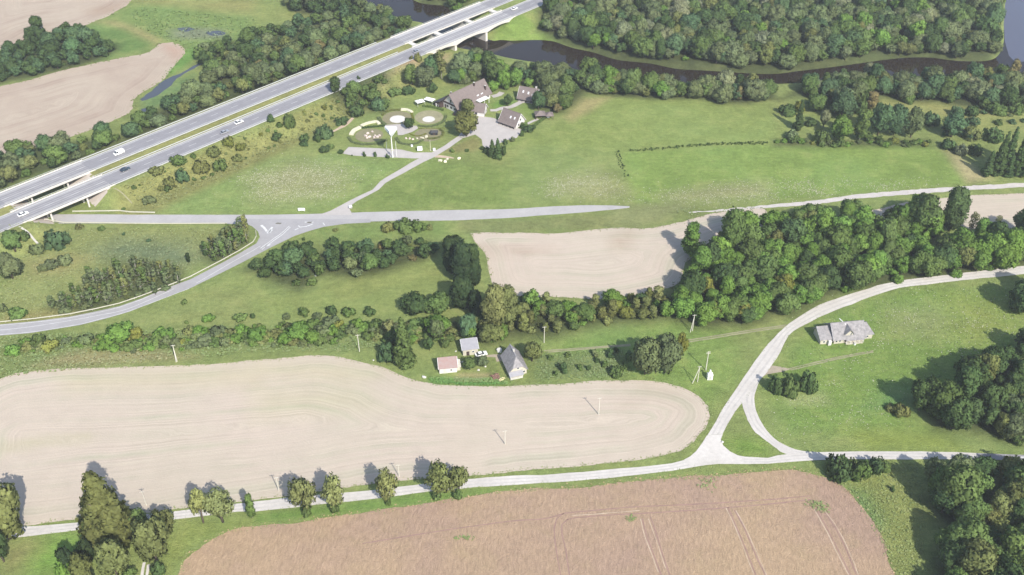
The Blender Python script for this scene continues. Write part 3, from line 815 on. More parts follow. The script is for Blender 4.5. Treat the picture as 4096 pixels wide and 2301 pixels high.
# wheel ruts of the gravel roads
M['gravel_rut'] = plain('gravel_wheel_rut', (0.43, 0.405, 0.375), 1.0, 0.14, 0.35)
def ruts(top, bot, z, spans=((0.24, 0.36), (0.62, 0.75))):
    A, B = matched(top, bot)
    for a, b in spans:
        mixp = lambda k: [(p[0] + (q[0] - p[0]) * k, p[1] + (q[1] - p[1]) * k) for p, q in zip(A, B)]
        ribbon('wheel_rut', mixp(a), mixp(b), M['gravel_rut'], z, gravel_road, None, edge=0.10)
ruts(gA_top, gA_bot, 0.052); ruts(gB_l, gB_r, 0.068); ruts(resample(gC_l, 24), resample(gC_r, 24), 0.082); ruts(gD_top, gD_bot, 0.096)
# field tracks
M['track'] = plain('worn_grass', (0.25, 0.235, 0.14), 1.0, 0.25, 0.3)
M['earth'] = plain('bare_earth', (0.32, 0.27, 0.20), 1.0, 0.2, 0.4)
tracks('farm_track', 11, [[(320, 632), (600, 612), (900, 590), (1190, 568)], [(340, 648), (620, 625), (920, 600), (1190, 580)]], M['track'], 0.30, 0.03)
tracks('farm_track', 11, [[(1760, 525), (2000, 490), (2300, 440), (2572, 400), (2760, 372)], [(1765, 545), (2000, 508), (2300, 458), (2572, 418), (2760, 390)]], M['track'], 0.32, 0.03)
tracks('farm_track', 12, [[(200, 815), (420, 762), (620, 715), (850, 668), (1060, 632)], [(230, 825), (430, 778), (640, 728), (860, 682), (1060, 645)]], M['track'], 0.28, 0.03)
cdt_sheet('farm_track', rough(gl(12, [(-40, 800), (10, 780), (140, 798), (240, 818), (140, 845), (0, 870), (-60, 900)]), 0.2), M['earth'], 0.05)
tracks('farm_track', 13, [[(1450, 1320), (1425, 1447), (1390, 1650)], [(1495, 1340), (1475, 1447), (1440, 1650)]], M['gravel'], 0.42, 0.03)
cdt_sheet('farm_yard', rough(gl('a6', [(1430, 540), (1750, 520), (1790, 660), (1640, 680), (1610, 590), (1430, 580)]), 0.15), M['earth'], 0.03)
# water
def water_sheet(name, outline, mat, z):
    return cdt_sheet(name, outline, mat, z)
water_sheet('river', RIVER, M['water'], WZ)
water_sheet('lake', gl(4, [(2368, 250), (2385, 0), (2400, -420), (4590, -420), (4590, 640), (2480, 620), (2420, 560), (2380, 420)], WZ + 0.03), M['lake_water'], WZ + 0.03)  # wide reach of the river, sky reflection put into its colour
ribbon('stream', *band(gl(1, [(2150, 560), (2080, 600), (1990, 650), (1900, 705), (1800, 760), (1720, 800), (1640, 870), (1540, 945), (1420, 1010)]), [0.6, 1.2, 1.4, 0.9, 2.2, 4.0, 3.2, 3.0, 1.0]), M['marsh_water'], 0.03, edge=0.5)
for pts in ([(1780, 290), (1900, 272), (1960, 295), (1850, 320)], [(2050, 330), (2200, 310), (2260, 340), (2140, 365)], [(1420, 1090), (1480, 1080), (1470, 1120), (1420, 1115)], [(1870, 830), (1930, 820), (1900, 855), (1850, 860)]):
    cdt_sheet('marsh_pool', rough(spline(gl(1, pts), 2.0, True), 0.5), M['marsh_water'], 0.03)
# ------------------------------------------------------------------ motorway
def strip(name, t0, t1, s0, s1, z, mat, parent=None, kind='structure', n=2):
    ts = np.linspace(t0, t1, n)
    V = [hw(t, s0, z) for t in ts] + [hw(t, s1, z) for t in ts]
    F = [(i, i + 1, n + i + 1, n + i) for i in range(n - 1)]
    return tag(link(name, mesh_from(name, V, F), mat, parent), kind=kind)

M['shoulder'] = plain('pale_shoulder', (0.42, 0.405, 0.37), 0.95, 0.12, 0.3)
def carriageway(s0, s1):
    lanes = strip('motorway', -420, 420, s0 + 0.9, s1 - 0.9, DECK + 0.012, M['asphalt'], n=60)
    strip('shoulder', -420, 420, s0 - 0.2, s0 + 0.9, DECK + 0.008, M['shoulder'], lanes, None)
    strip('shoulder', -420, 420, s1 - 0.9, s1 + 0.2, DECK + 0.008, M['shoulder'], lanes, None)
    for a, b in ((T0, T1), (B0, B1)):
        strip('bridge_surface', a - 1.5, b + 1.5, s0 - 0.1, s1 + 0.1, DECK + 0.014, M['bridge_asphalt' if a == B0 else 'slip_asphalt'], lanes, None)
    for s in (s0 + 1.7, s1 - 1.7):
        strip('edge_line', -420, 420, s - 0.13, s + 0.13, DECK + 0.024, M['white_line'], lanes, None, 30)
    mid = (s0 + s1) / 2
    for s, w in ((mid - 2.4, 0.55), (mid - 0.9, 0.4), (mid + 0.9, 0.4), (mid + 2.4, 0.55)):
        strip('wheel_path', -420, 420, s - w, s + w, DECK + 0.018, M['wheel_path'], lanes, None, 30)
    first = None
    for t in np.arange(-250, 300, 12.0):
        if first is None:
            mb = MB(); mb.add([(0, -0.09, 0), (4, -0.09, 0), (4, 0.09, 0), (0, 0.09, 0)], [(0, 1, 2, 3)])
            first = mb.build('lane_dash', M['white_line'], lanes)
            o = first
        else:
            o = first.copy(); COL.objects.link(o); o.parent = lanes
        o.location = hw(t, mid, DECK + 0.026)
        o.rotation_euler = (0, 0, math.atan2(HD[1], HD[0]))
    return lanes
M['wheel_path'] = plain('worn_wheel_path', (0.225, 0.218, 0.228), 0.8, 0.12, 0.3)
carriageway(S_R, S_RI)
carriageway(S_LI, S_L)

HZ = math.atan2(HD[1], HD[0])
def bridge(name, t0, t1, s0, s1, piers, label, cat, haunch, pier_w, group, foot, low):
    """beam bridge: deck plate, two edge girders (deeper over the piers when haunched), parapets, piers, abutments"""
    b = thing(name, hw(t0, (s0 + s1) / 2, 0), HZ, label, cat, group)
    L, W = t1 - t0, (s1 - s0) / 2
    MB().box(-1.5, L + 1.5, -W, W, DECK - 0.35, DECK).build('deck', M['concrete'], b)
    def depth(x):
        if not haunch: return 1.35
        k = min(abs(x - p) for p in [0, L] + piers)
        return 0.8 + 1.5 * max(0, 1 - k / 9.5) ** 1.7
    xs = np.linspace(0, L, 49)
    ins = 0.02 if haunch and s0 == S_R else 2.2
    for y0, y1 in ((-W + ins, -W + ins + 0.5), (W - 2.7, W - 2.2), (-0.4, 0.4)):
        V, F = [], []
        for x in xs:
            d = depth(x)
            V += [(x, y0, DECK - 0.36), (x, y1, DECK - 0.36), (x, y1, DECK - 0.36 - d), (x, y0, DECK - 0.36 - d)]
        for i in range(len(xs) - 1):
            a = i * 4
            F += [(a + k, a + (k + 1) % 4, a + 4 + (k + 1) % 4, a + 4 + k) for k in range(4)]
        F += [(3, 2, 1, 0), (len(V) - 4, len(V) - 3, len(V) - 2, len(V) - 1)]
        MB().add(V, F).build('girder', M['pale_concrete'], b)
    for sgn in (-1, 1):
        y = sgn * (W + 0.12)
        MB().box(-3, L + 3, min(y, y - sgn * 0.3), max(y, y - sgn * 0.3), DECK - (0.55 if haunch is False or sgn < 0 and s0 == S_R else 0.30), DECK + 0.42).build('parapet', M['pale_concrete'], b)
        rail = MB()
        rail.box(-3, L + 3, y - 0.05 - sgn * 0.15, y + 0.05 - sgn * 0.15, DECK + 0.95, DECK + 1.08)
        for x in np.arange(-2, L + 2.5, 3.0):
            rail.box(x - 0.05, x + 0.05, y - 0.04 - sgn * 0.15, y + 0.04 - sgn * 0.15, DECK + 0.42, DECK + 0.95)
        rail.build('railing', M['steel'], b)
    for p in piers:
        zt = DECK - 0.36 - depth(p)
        if pier_w:
            MB().box(p - 0.8, p + 0.8, -W + 0.6, W - 0.6, low, zt).build('pier', M['pale_concrete'], b)
        else:
            for y in (-W + 0.9, 0, W - 2.45):
                MB().tube([(p, y, -0.3), (p, y, zt)], 0.42, 10).build('column', M['pale_concrete'], b)
    for x, sg in ((-0.4, 1), (L + 0.4, -1)):
        MB().box(min(x, x + sg * 1.4), max(x, x + sg * 1.4), -W, W, 1.5, DECK - 0.37).build('abutment', M['pale_concrete'], b)
    return b
LB = B1 - B0
river_piers = [20.5, 45.5]
bridge('road_bridge', B0, B1, S_R, S_RI, river_piers, 'nearer concrete bridge of the motorway over the dark river, with arched openings', 'bridge', True, True, 'motorway bridges over the river', 0, -3.5)
bridge('road_bridge', B0, B1, S_LI, S_L, river_piers, 'farther concrete bridge of the motorway over the river, behind the three dark gaps', 'bridge', True, True, 'motorway bridges over the river', 0, -3.5)
ov = [9.5, 26.5]
bridge('overpass', T0, T1, S_R, S_RI, ov, 'nearer concrete overpass carrying a white car above the local road', 'overpass', False, False, 'motorway overpasses', 0, 0)
bridge('overpass', T0, T1, S_LI, S_L, ov, 'farther concrete overpass of the motorway above the local road', 'overpass', False, False, 'motorway overpasses', 0, 0)
# crosswalls that close the median gap of the river bridge
for k, t in enumerate((B0 + 0.8, B0 + 20.5, B0 + 45.5, B1 - 0.8)):
    o = MB().box(-1.4, 1.4, 0, S_LI - S_RI - 0.6, DECK - 0.9, DECK - 0.02).build('median_slab', M['pale_concrete'])
    o.location = hw(t, S_RI + 0.3, 0); o.rotation_euler = (0, 0, HZ)
    tag(o, ('pale slab bridging the median at the near end of the river bridge', 'pale slab over the pier between the first and second dark gap of the bridge', 'pale slab over the pier between the second and third dark gap of the bridge', 'pale slab bridging the median at the far end of the river bridge')[k], 'slab', 'slabs across the bridge median')
# paved cones below the overpass
M['slope_paving'] = plain('beige_slope_paving', (0.42, 0.37, 0.32), 0.95, 0.12, 0.4)
for nm, t0, t1 in (('slope_paving', T1 - 9.0, T1 + 0.2), ('slope_paving', T0 + 9.0, T0 - 0.2)):
    V, F = [], []
    ss = np.linspace(-1.5, 32, 18)
    for s in ss:
        for t in np.linspace(t0, t1, 6):
            x, y, _ = hw(t, s)
            V.append((x, y, zat(x, y) + 0.08))
    for i in range(len(ss) - 1):
        for j in range(5):
            F.append((i * 6 + j, i * 6 + j + 1, (i + 1) * 6 + j + 1, (i + 1) * 6 + j))
    me = mesh_from(nm, V, F)
    if me.polygons[0].normal.z < 0: me.flip_normals()
    tag(link(nm, me, M['slope_paving']), kind='structure')

def on_slope(name, i, line, w, mat, lift=0.07):
    pts = [gt(i, x, y) for x, y in line]
    L = spline([p[:2] for p in pts], 0.8)
    l, r = band(L, w, 0.8)
    n = min(len(l), len(r))
    return ribbon(name, [(x, y, zat(x, y) + lift) for x, y in l[:n]], [(x, y, zat(x, y) + lift) for x, y in r[:n]], mat, 0)
on_slope('drain_steps', 'a4', [(400, 1110), (520, 1210), (640, 1330), (760, 1447), (830, 1500)], 0.45, M['shoulder'])
on_slope('drain_steps', 5, [(1140, 445), (1200, 495), (1260, 550), (1330, 605)], 0.28, M['track'])

# guard rails
def guard_rail(pts, label, group, post=4.0, beam=0.34, hgt=0.75, mat='steel'):
    L = [(*p, zat(*p)) if len(p) == 2 else p for p in pts]
    o = thing('guard_rail', L[0], 0, label, 'guard rail', group)
    base = Vector(L[0])
    V, F = [], []
    for p in L:
        q = Vector(p) - base
        V += [q + Vector((0, 0, hgt - beam)), q + Vector((0, 0, hgt))]
    n = len(L)
    for i in range(n - 1):
        d = (Vector(L[i + 1]) - Vector(L[i])).normalized()
        nn = Vector((-d.y, d.x, 0)) * 0.09
        a, b2, c, e = V[2 * i], V[2 * i + 2], V[2 * i + 3], V[2 * i + 1]
        k = len(F)
    mb = MB()
    for i in range(n - 1):
        d = (Vector(L[i + 1]) - Vector(L[i])).normalized()
        nn = Vector((-d.y, d.x, 0)) * 0.10
        a, b2 = Vector(L[i]) - base, Vector(L[i + 1]) - base
        z0, z1 = Vector((0, 0, hgt - beam)), Vector((0, 0, hgt))
        mb.hexa([a - nn + z0, b2 - nn + z0, b2 + nn + z0, a + nn + z0], [a - nn + z1, b2 - nn + z1, b2 + nn + z1, a + nn + z1])
    mb.build('beam', M[mat], o)
    acc, first, last = 0.0, None, Vector(L[0])
    for i in range(n - 1):
        a, b2 = Vector(L[i]), Vector(L[i + 1])
        d = (b2 - a).length
        while acc <= d:
            q = a + (b2 - a) * (acc / d) - base
            if first is None:
                first = MB().box(-0.06, 0.06, -0.06, 0.06, -0.2, hgt - beam).build('post', M['steel'], o); f = first
            else:
                f = first.copy(); COL.objects.link(f); f.parent = o
            f.location = q
            acc += post
        acc -= d
    return o
gr = 'guard rails of the motorway'
GRL = ('guard rail on the near edge of the motorway between overpass and river bridge', 'guard rail on the near side of the grassy median', 'guard rail on the far side of the grassy median', 'guard rail on the far edge of the motorway, before the dark trees')
for s, lb in zip((-0.5, S_RI + 0.5, S_LI - 0.5, S_L + 0.6), GRL):
    guard_rail([hw(t, s, DECK - 0.12) for t in np.arange(T1 + 3, B0 - 3, 12)], lb, gr, 12.0)
line = [p[:2] for p in spline(gl('a5', [(255, 670), (265, 760), (215, 850), (0, 985), (-300, 1150), (-800, 1410)]) + gl(9, [(1420, 90), (1200, 165), (950, 222), (700, 272), (350, 318), (0, 352), (-300, 358)]), 8)]
M['pale_rail'] = plain('pale_yellowish_rail', (0.47, 0.455, 0.37), 0.7, 0.08, 0.5)
guard_rail(line, 'long pale guard rail along the inner side of the curved slip road', 'guard rails of the local roads', 8, 0.34, 0.75, 'pale_rail')
guard_rail(spline(gl('a4', [(1560, 800), (2572, 790)]) + gl(5, [(1300, 692), (1560, 698)]), 8), 'pale guard rail on the far side of the local road by the overpass', 'guard rails of the local roads', 8, 0.5, 0.8, 'pale_rail')
guard_rail(spline(gl('a4', [(980, 1035), (1800, 1040)]) + gl(5, [(1000, 800), (1500, 808), (2280, 806)]), 8), 'pale guard rail on the near side of the local road by the overpass', 'guard rails of the local roads', 8, 0.4, 0.7, 'pale_rail')
# road paint of the junction
def paintlines(i, lines, w, z=0.062):
    for ln in lines:
        l, r = band(gl(i, ln), w, 1.5)
        ribbon('road_stripe', l, r, M['white_line'], z, edge=0.04)
paintlines('a5', [[(330, 940), (520, 800), (650, 710), (790, 585)], [(350, 960), (545, 815), (680, 720), (810, 600)]], 0.16)
paintlines('a5', [[(440, 700), (480, 650), (520, 600)], [(470, 690), (510, 640)], [(340, 570), (390, 610), (430, 670)]], 0.5)
paintlines('a5', [[(940, 575), (960, 600), (1060, 590), (1170, 550)], [(1040, 520), (1180, 520)], [(880, 645), (940, 620)], [(1335, 530), (1360, 570)]], 0.22)
paintlines('a5', [[(400, 920), (490, 880)]], 0.3)
paintlines('a5', [[(-700, 1500), (-300, 1265), (0, 1090), (200, 980), (330, 900)]], 0.10)
paintlines(9, [[(1750, 10), (1300, 205), (1000, 275), (700, 330), (350, 385), (0, 425), (-400, 445)]], 0.10)
paintlines(9, [[(1900, 8), (1300, 233), (1000, 315), (800, 366), (350, 440), (0, 470)], [(1670, 15), (1200, 195), (700, 300), (350, 345), (0, 376)]], 0.10)
# traffic islands
def isle(i, pts, label):
    o = MB().prism([p for p in gl(i, pts)][::-1] if sum((b[0] - a[0]) * (b[1] + a[1]) for a, b in zip(gl(i, pts), gl(i, pts[1:] + pts[:1]))) > 0 else gl(i, pts), 0.04, 0.18).build('traffic_island', M['isle'])
    tag(o, label, 'traffic island', 'traffic islands of the junction')
M['isle'] = plain('dark_island_turf', (0.13, 0.125, 0.10), 1.0, 0.2, 0.6)
isle('a5', [(570, 545), (600, 530), (670, 535), (650, 552)], 'small dark traffic island on the junction, the one nearer the birch stand')
isle('a5', [(1070, 530), (1090, 520), (1160, 518), (1130, 535)], 'thin grey traffic island on the junction, the one nearer the driveway')
# ------------------------------------------------------------------ trees
def ico(sub):
    bm = bmesh.new()
    bmesh.ops.create_icosphere(bm, subdivisions=sub, radius=1.0)
    V = np.array([v.co[:] for v in bm.verts]); F = np.array([[v.index for v in f.verts] for f in bm.faces])
    bm.free()
    return V, F
ICO1 = ico(1)
ICO2 = ico(2)

def crown_mesh(name, r, h, cb, lobes, card, cover_, seed, shape='dome', squash=1.0, core=0.80):
    """crown of many leaf sprays set on overlapping billows, with a gap-toothed outline"""
    R = np.random.RandomState(seed)
    cz, hz = (cb + 1) / 2 * h, (1 - cb) / 2 * h
    C, Q = [], []
    tries = 0
    while len(C) < lobes and tries < lobes * 40:
        tries += 1
        d = R.randn(3); d /= np.linalg.norm(d)
        if shape == 'dome':
            k = R.uniform(0.35, 0.80)
            p = d * k * np.array([r, r, hz])
            q = R.uniform(0.22, 0.40) * min(r, hz * 1.1)
        elif shape == 'column':
            u = R.uniform(-0.95, 0.95)
            w = (1 - abs(u) ** 2.6) ** 0.5 * r * R.uniform(0.25, 0.70)
            a = R.uniform(0, 6.283)
            p = np.array([w * math.cos(a), w * math.sin(a), u * hz * 0.9])
            q = R.uniform(0.30, 0.5) * r
        elif shape == 'pyramid':
            u = R.uniform(0, 1) ** 1.3
            w = (1 - u * 0.97) * r * R.uniform(0.3, 0.82)
            a = R.uniform(0, 6.283)
            p = np.array([w * math.cos(a), w * math.sin(a), (u * 1.75 - 0.88) * hz])
            q = (0.20 + 0.16 * (1 - u)) * r * R.uniform(0.85, 1.2)
        elif shape == 'cone':
            u = R.uniform(0, 1)
            w = (1 - u) * r * R.uniform(0.35, 0.85)
            a = R.uniform(0, 6.283)
            p = np.array([w * math.cos(a), w * math.sin(a), (u * 1.86 - 0.93) * hz])
            q = (0.16 + 0.22 * (1 - u)) * r * R.uniform(0.8, 1.2)
        else:                                                       # mound
            d[2] = abs(d[2])
            p = d * R.uniform(0.3, 0.78) * np.array([r, r, h * 0.9]) - np.array([0, 0, cz - h * 0.08])
            q = R.uniform(0.24, 0.42) * min(r, h * 0.8)
        if C and np.min(np.linalg.norm(np.array(C) - p, axis=1) / np.maximum(np.array(Q), q)) < 0.45 and R.rand() < 0.8:
            continue
        C.append(p); Q.append(q)
    C, Q = np.array(C), np.array(Q)
    C[:, 2] += cz
    V, F, T, NRM = [], [], [], []
    base = 0
    tone_l = R.uniform(0.25, 0.75, len(C))
    for c, q, tl in zip(C, Q, tone_l):
        iv, iF = ICO1
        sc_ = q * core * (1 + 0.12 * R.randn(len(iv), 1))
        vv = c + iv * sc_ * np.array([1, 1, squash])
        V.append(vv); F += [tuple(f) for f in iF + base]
        T.append(np.full(len(vv), tl * 0.6)); NRM.append(iv)  # inner cores toned darker, shade inside the crown put into the colour
        base += len(vv)
    cen = np.array([0, 0, cz])
    for li, (c, q, tl) in enumerate(zip(C, Q, tone_l)):
        n = int(4 * math.pi * q * q * cover_ / (card * card))
        d = R.randn(n, 3); d /= np.linalg.norm(d, axis=1)[:, None]
        p = c + d * q * (R.uniform(0.84, 1.12, (n, 1)) + (R.rand(n, 1) < 0.22) * R.uniform(0.05, 0.30, (n, 1))) * np.array([1, 1, squash])
        dist = np.linalg.norm(p[:, None, :] - C[None], axis=2) / Q[None]
        dist[:, li] = 9
        keep = (dist.min(1) > 0.80) & (p[:, 2] > 0.05)
        d, p = d[keep], p[keep]
        n = len(p)
        if not n: continue
        nn = d + R.randn(n, 3) * 0.45
        nn /= np.linalg.norm(nn, axis=1)[:, None]
        up = np.tile(R.randn(1, 3), (n, 1)) + R.randn(n, 3)
        a = np.cross(nn, up); a /= np.linalg.norm(a, axis=1)[:, None] + 1e-9
        b = np.cross(nn, a)
        s1 = card * R.uniform(0.45, 0.85, (n, 1)); s2 = card * R.uniform(0.35, 0.7, (n, 1))
        quad = np.stack([p - a * s1, p + b * s2 * R.uniform(0.6, 1.2, (n, 1)) + a * s1 * R.uniform(-0.3, 0.3, (n, 1)), p + a * s1, p - b * s2], 1)
        V.append(quad.reshape(-1, 3))
        F += [(base + 4 * i, base + 4 * i + 3, base + 4 * i + 2, base + 4 * i + 1) for i in range(n)]
        T.append(np.repeat(np.clip(tl + R.randn(n) * 0.17, 0, 1), 4))
        out = (p - cen) / np.array([r, r, hz])
        sn = d * 0.62 + out * 0.45 + R.randn(n, 3) * 0.24 + np.array([0, 0, 0.12])
        sn /= np.linalg.norm(sn, axis=1)[:, None]
        NRM.append(np.repeat(sn, 4, 0))
        base += 4 * n
    V, T, NRM = np.concatenate(V), np.concatenate(T), np.concatenate(NRM)
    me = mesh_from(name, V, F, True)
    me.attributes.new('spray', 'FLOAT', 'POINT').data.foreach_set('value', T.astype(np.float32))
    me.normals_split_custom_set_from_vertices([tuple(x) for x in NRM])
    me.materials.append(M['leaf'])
    return me

def trunk_mesh(name, h, r0, mat, limbs=4, seed=0):
    R = random.Random(seed)
    mb = MB()
    mb.tube([(0, 0, -0.3), (0.03 * h, 0.01 * h, h * 0.35), (0.02 * h, 0.03 * h, h * 0.62), (0, 0.02 * h, h * 0.85)], [r0 * 1.25, r0, r0 * 0.65, r0 * 0.2], 7)
    for k in range(limbs):
        a = 6.283 * (k + R.random() * 0.6) / max(limbs, 1)
        z0 = h * R.uniform(0.25, 0.5)
        l = h * R.uniform(0.18, 0.28)
        mb.tube([(0.02 * h, 0.01 * h, z0), (math.cos(a) * l * 0.5, math.sin(a) * l * 0.5, z0 + l * 0.5), (math.cos(a) * l, math.sin(a) * l, z0 + l * 1.1)], [r0 * 0.5, r0 * 0.35, r0 * 0.1], 5)
    me = mesh_from(name, mb.V, mb.F, True)
    me.materials.append(mat)
    return me

# kind: (radius, height, prototypes of crown, trunk)
KIND = {}
def kind(name, r, h, cb, lobes, card, cov, shape, n, trunk=None, squash=1.0, core=0.80):
    KIND[name] = (r, h, [crown_mesh('crown', r, h, cb, lobes, card, cov, 100 + 17 * k + len(KIND) * 7, shape, squash, core) for k in range(n)], trunk)
TR = trunk_mesh('trunk', 10, 0.26, M['bark'])
TB = trunk_mesh('trunk', 9, 0.14, M['birch_bark'], 2)
TS = trunk_mesh('trunk', 12, 0.22, M['bark'], 0)
TU = trunk_mesh('stems', 2.2, 0.07, M['bark'], 5)
kind('broad', 4.5, 10.0, 0.10, 46, 0.62, 1.5, 'dome', 4, TR)
kind('round', 3.6, 7.5, 0.18, 34, 0.50, 1.5, 'dome', 3, TR)
kind('willow', 4.8, 8.5, 0.03, 60, 0.52, 1.4, 'dome', 3, TR)
kind('pyramid', 4.6, 13.0, 0.08, 80, 0.55, 1.4, 'pyramid', 1, TR)
kind('airy', 3.2, 7.5, 0.22, 34, 0.44, 1.05, 'dome', 3, TR, 1.0, 0.6)
kind('narrow', 2.0, 9.0, 0.06, 40, 0.42, 1.5, 'column', 3, TB)
kind('tall', 3.6, 13.0, 0.10, 60, 0.55, 1.5, 'column', 3, TR)
kind('sapling', 1.1, 6.5, 0.10, 20, 0.34, 1.3, 'column', 2, TB, 1.2, 0.7)
kind('spruce', 2.6, 12.0, 0.02, 110, 0.42, 1.3, 'cone', 2, TS, 0.5)
kind('bush', 2.2, 2.6, 0.0, 20, 0.40, 1.5, 'mound', 4, TU)
kind('shrub', 1.5, 2.0, 0.0, 12, 0.32, 1.5, 'mound', 3, TU)
kind('sparse', 2.4, 10.0, 0.2, 26, 0.42, 0.75, 'column', 2, TB, 1.0, 0.35)

TONE = {'dark': (0.081, 0.132, 0.048), 'deep': (0.044, 0.072, 0.032), 'mid': (0.132, 0.196, 0.060), 'fresh': (0.157, 0.266, 0.057), 'grey': (0.162, 0.204, 0.093), 'silver': (0.226, 0.251, 0.142),
        'pale': (0.240, 0.264, 0.100), 'yellow': (0.226, 0.244, 0.058), 'olive': (0.184, 0.205, 0.072), 'brown': (0.239, 0.211, 0.091), 'teal': (0.103, 0.176, 0.081)}
TWORD = {'pale': 'pale green', 'dark': 'dark green', 'deep': 'very dark', 'mid': 'mid green', 'fresh': 'bright green', 'grey': 'grey green', 'silver': 'silvery', 'yellow': 'yellowish', 'olive': 'olive', 'brown': 'brownish', 'teal': 'bluish green'}
KWORD = {'broad': 'spreading tree', 'round': 'round tree', 'willow': 'willow', 'narrow': 'narrow tree', 'pyramid': 'pointed tree', 'airy': 'airy tree', 'tall': 'tall tree', 'sapling': 'slender birch', 'spruce': 'spruce', 'bush': 'bush', 'shrub': 'shrub', 'sparse': 'thin crowned birch'}
KNAME = {'broad': 'broadleaf_tree', 'round': 'round_tree', 'willow': 'willow_tree', 'narrow': 'narrow_tree', 'pyramid': 'pointed_tree', 'airy': 'airy_tree', 'tall': 'tall_tree', 'sapling': 'birch_sapling', 'spruce': 'spruce_tree', 'bush': 'bush', 'shrub': 'shrub', 'sparse': 'birch_tree'}
GROWN = []          # every tree and bush, to settle the labels at the end
N_TREES = [0]

def grow(kind_, x, y, z, r, h, tone, base_label, group, rz=None):
    R0, H0, crowns, trunk = KIND[kind_]
    k = rnd.randrange(len(crowns))
    low = kind_ in ('bush', 'shrub')
    o = thing(KNAME[kind_], (x, y, z - 0.05), rnd.uniform(0, 6.283) if rz is None else rz, base_label, 'bush' if low else 'tree', group)
    o.scale = (r / R0, r / R0 * rnd.uniform(0.9, 1.1), h / H0)
    c = link('crown', crowns[k], None, o)
    t = TONE[tone]
    j = rnd.uniform(0.88, 1.13)
    c.color = (t[0] * j * rnd.uniform(0.95, 1.06), t[1] * j, t[2] * j * rnd.uniform(0.92, 1.08), 1)
    if trunk is not None:
        s = link(trunk.name.split('.')[0], trunk, None, o)
        s.scale = (1, 1, H0 / {'trunk': 10.0, 'stems': 2.2}[trunk.name.split('.')[0]] * (1.0 if trunk is TR or low else 1.0))
        if trunk is TB: s.scale = (1, 1, H0 / 9.0)
        if trunk is TS: s.scale = (1, 1, H0 / 12.0)
    GROWN.append(o)
    N_TREES[0] += not low
    return o

# masses of trees: (key, where, outline of the canopy seen on the sheets, canopy height, spacing, mix)
FOREST_FLOOR = []
NO_GO = [RIVER, gl('a3', [(200, 420), (460, 380), (980, 130), (1160, 320), (1160, 700), (880, 760), (400, 740)]), gl('a3', [(1240, 600), (1620, 600), (1720, 880), (1540, 950), (1250, 850)]),
         gl('a3', [(1540, 300), (1940, 300), (1960, 520), (1560, 500)]), gl('a3', [(1840, 650), (2180, 620), (2180, 790), (1850, 790)])]
def road_free(x, y, r):
    """which of many spots keep clear of motorway, water and houses"""
    t = (x - HC[0]) * HD[0] + (y - HC[1]) * HD[1]
    s = (x - HC[0]) * HN[0] + (y - HC[1]) * HN[1]
    ok = ~((s > -3.5 - r * 0.8) & (s < 33.5 + r * 0.8))
    for p in NO_GO:
        ok &= sdist(x, y, p) >= r * 0.35
    return ok

PLAN, STUFF = [], []
def in_view(x, y, kd=None, tn=None, r=0, h=0, pad=420):
    d = y * CT + CAM_H * ST
    u = FPX * x / d
    lo, hi = (FPX * (y * ST - (CAM_H - q) * CT) / d for q in (0, h))
    return abs(u) < 2048 + pad and hi > -1150 - pad * 1.5 and lo < 1150 + pad
def mass(where, outline, hmean, spacing, mix, group, edge=0.6, floor=True, stuff_beyond=None, seed=1, size=1.0, hvar=0.25, keep=1.0):
    """mix: list of (kind, tone, weight); trees stand in a loose lattice inside the outline"""
    R = random.Random(seed)
    P = np.array(outline)
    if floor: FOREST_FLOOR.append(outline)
    pts = []
    row = 0
    y = P[:, 1].min()
    while y < P[:, 1].max():
        x = P[:, 0].min() + (row % 2) * spacing / 2
        while x < P[:, 0].max():
            qx, qy = x + R.uniform(-0.36, 0.36) * spacing, y + R.uniform(-0.36, 0.36) * spacing
            if R.random() < keep:
                pts.append((qx, qy))
            x += spacing
        y += spacing * 0.87
        row += 1
    pts = np.array(pts)
    d = sdist(pts[:, 0], pts[:, 1], outline)
    pts = pts[d < -edge]
    tot = sum(m[2] for m in mix)
    plan = []
    for qx, qy in pts:
        u = R.uniform(0, tot)
        for kd, tn, w in mix:
            u -= w
            if u <= 0: break
        s = math.exp(R.gauss(0, hvar))
        s = min(max(s, 0.6), 1.55)
        R0, H0 = KIND[kd][:2]
        h = hmean * s * {'bush': 0.42, 'shrub': 0.3, 'spruce': 1.15, 'narrow': 1.0, 'tall': 1.15}.get(kd, 1.0)
        r = R0 * size * (h / H0) ** 0.6 * R.uniform(0.9, 1.12)
        plan.append((qx, qy, kd, tn, r, h))
    ok = road_free(np.array([p[0] for p in plan]), np.array([p[1] for p in plan]), np.array([p[4] for p in plan]))
    plan = [p for p, k in zip(plan, ok) if k and in_view(*p)]
    if not plan: return
    X = np.array([p[0] / (p[1] + 300) for p in plan]); Yv = np.array([p[1] for p in plan]); Hv = np.array([p[5] for p in plan])
    xr, yr = X.argsort().argsort() / max(len(X) - 1, 1), Yv.argsort().argsort() / max(len(Yv) - 1, 1)
    hq = np.quantile(Hv, (0.33, 0.67))
    for (qx, qy, kd, tn, r, h), ux, uy in zip(plan, xr, yr):
        sz = 'small ' if h < hq[0] else ('large ' if h > hq[1] else '')
        rw = ('front' if uy < 0.33 else 'back' if uy > 0.67 else 'middle') if len(plan) > 9 else ''
        sec = ('far left', 'left', 'centre', 'right', 'far right')[min(int(ux * 5), 4)] if len(plan) > 5 else ''
        lb = f"{sz}{TWORD[tn]} {KWORD[kd]}" + (f", {rw} {sec} of {where}".replace("  ", " ") if sec else f" in the {where}")
        PLAN.append((h * r / (qy * CT + CAM_H * ST) ** 2, qx, qy, kd, tn, r, h, lb, group))
def canopy(i, pts, zc): return gl(i, pts, zc)

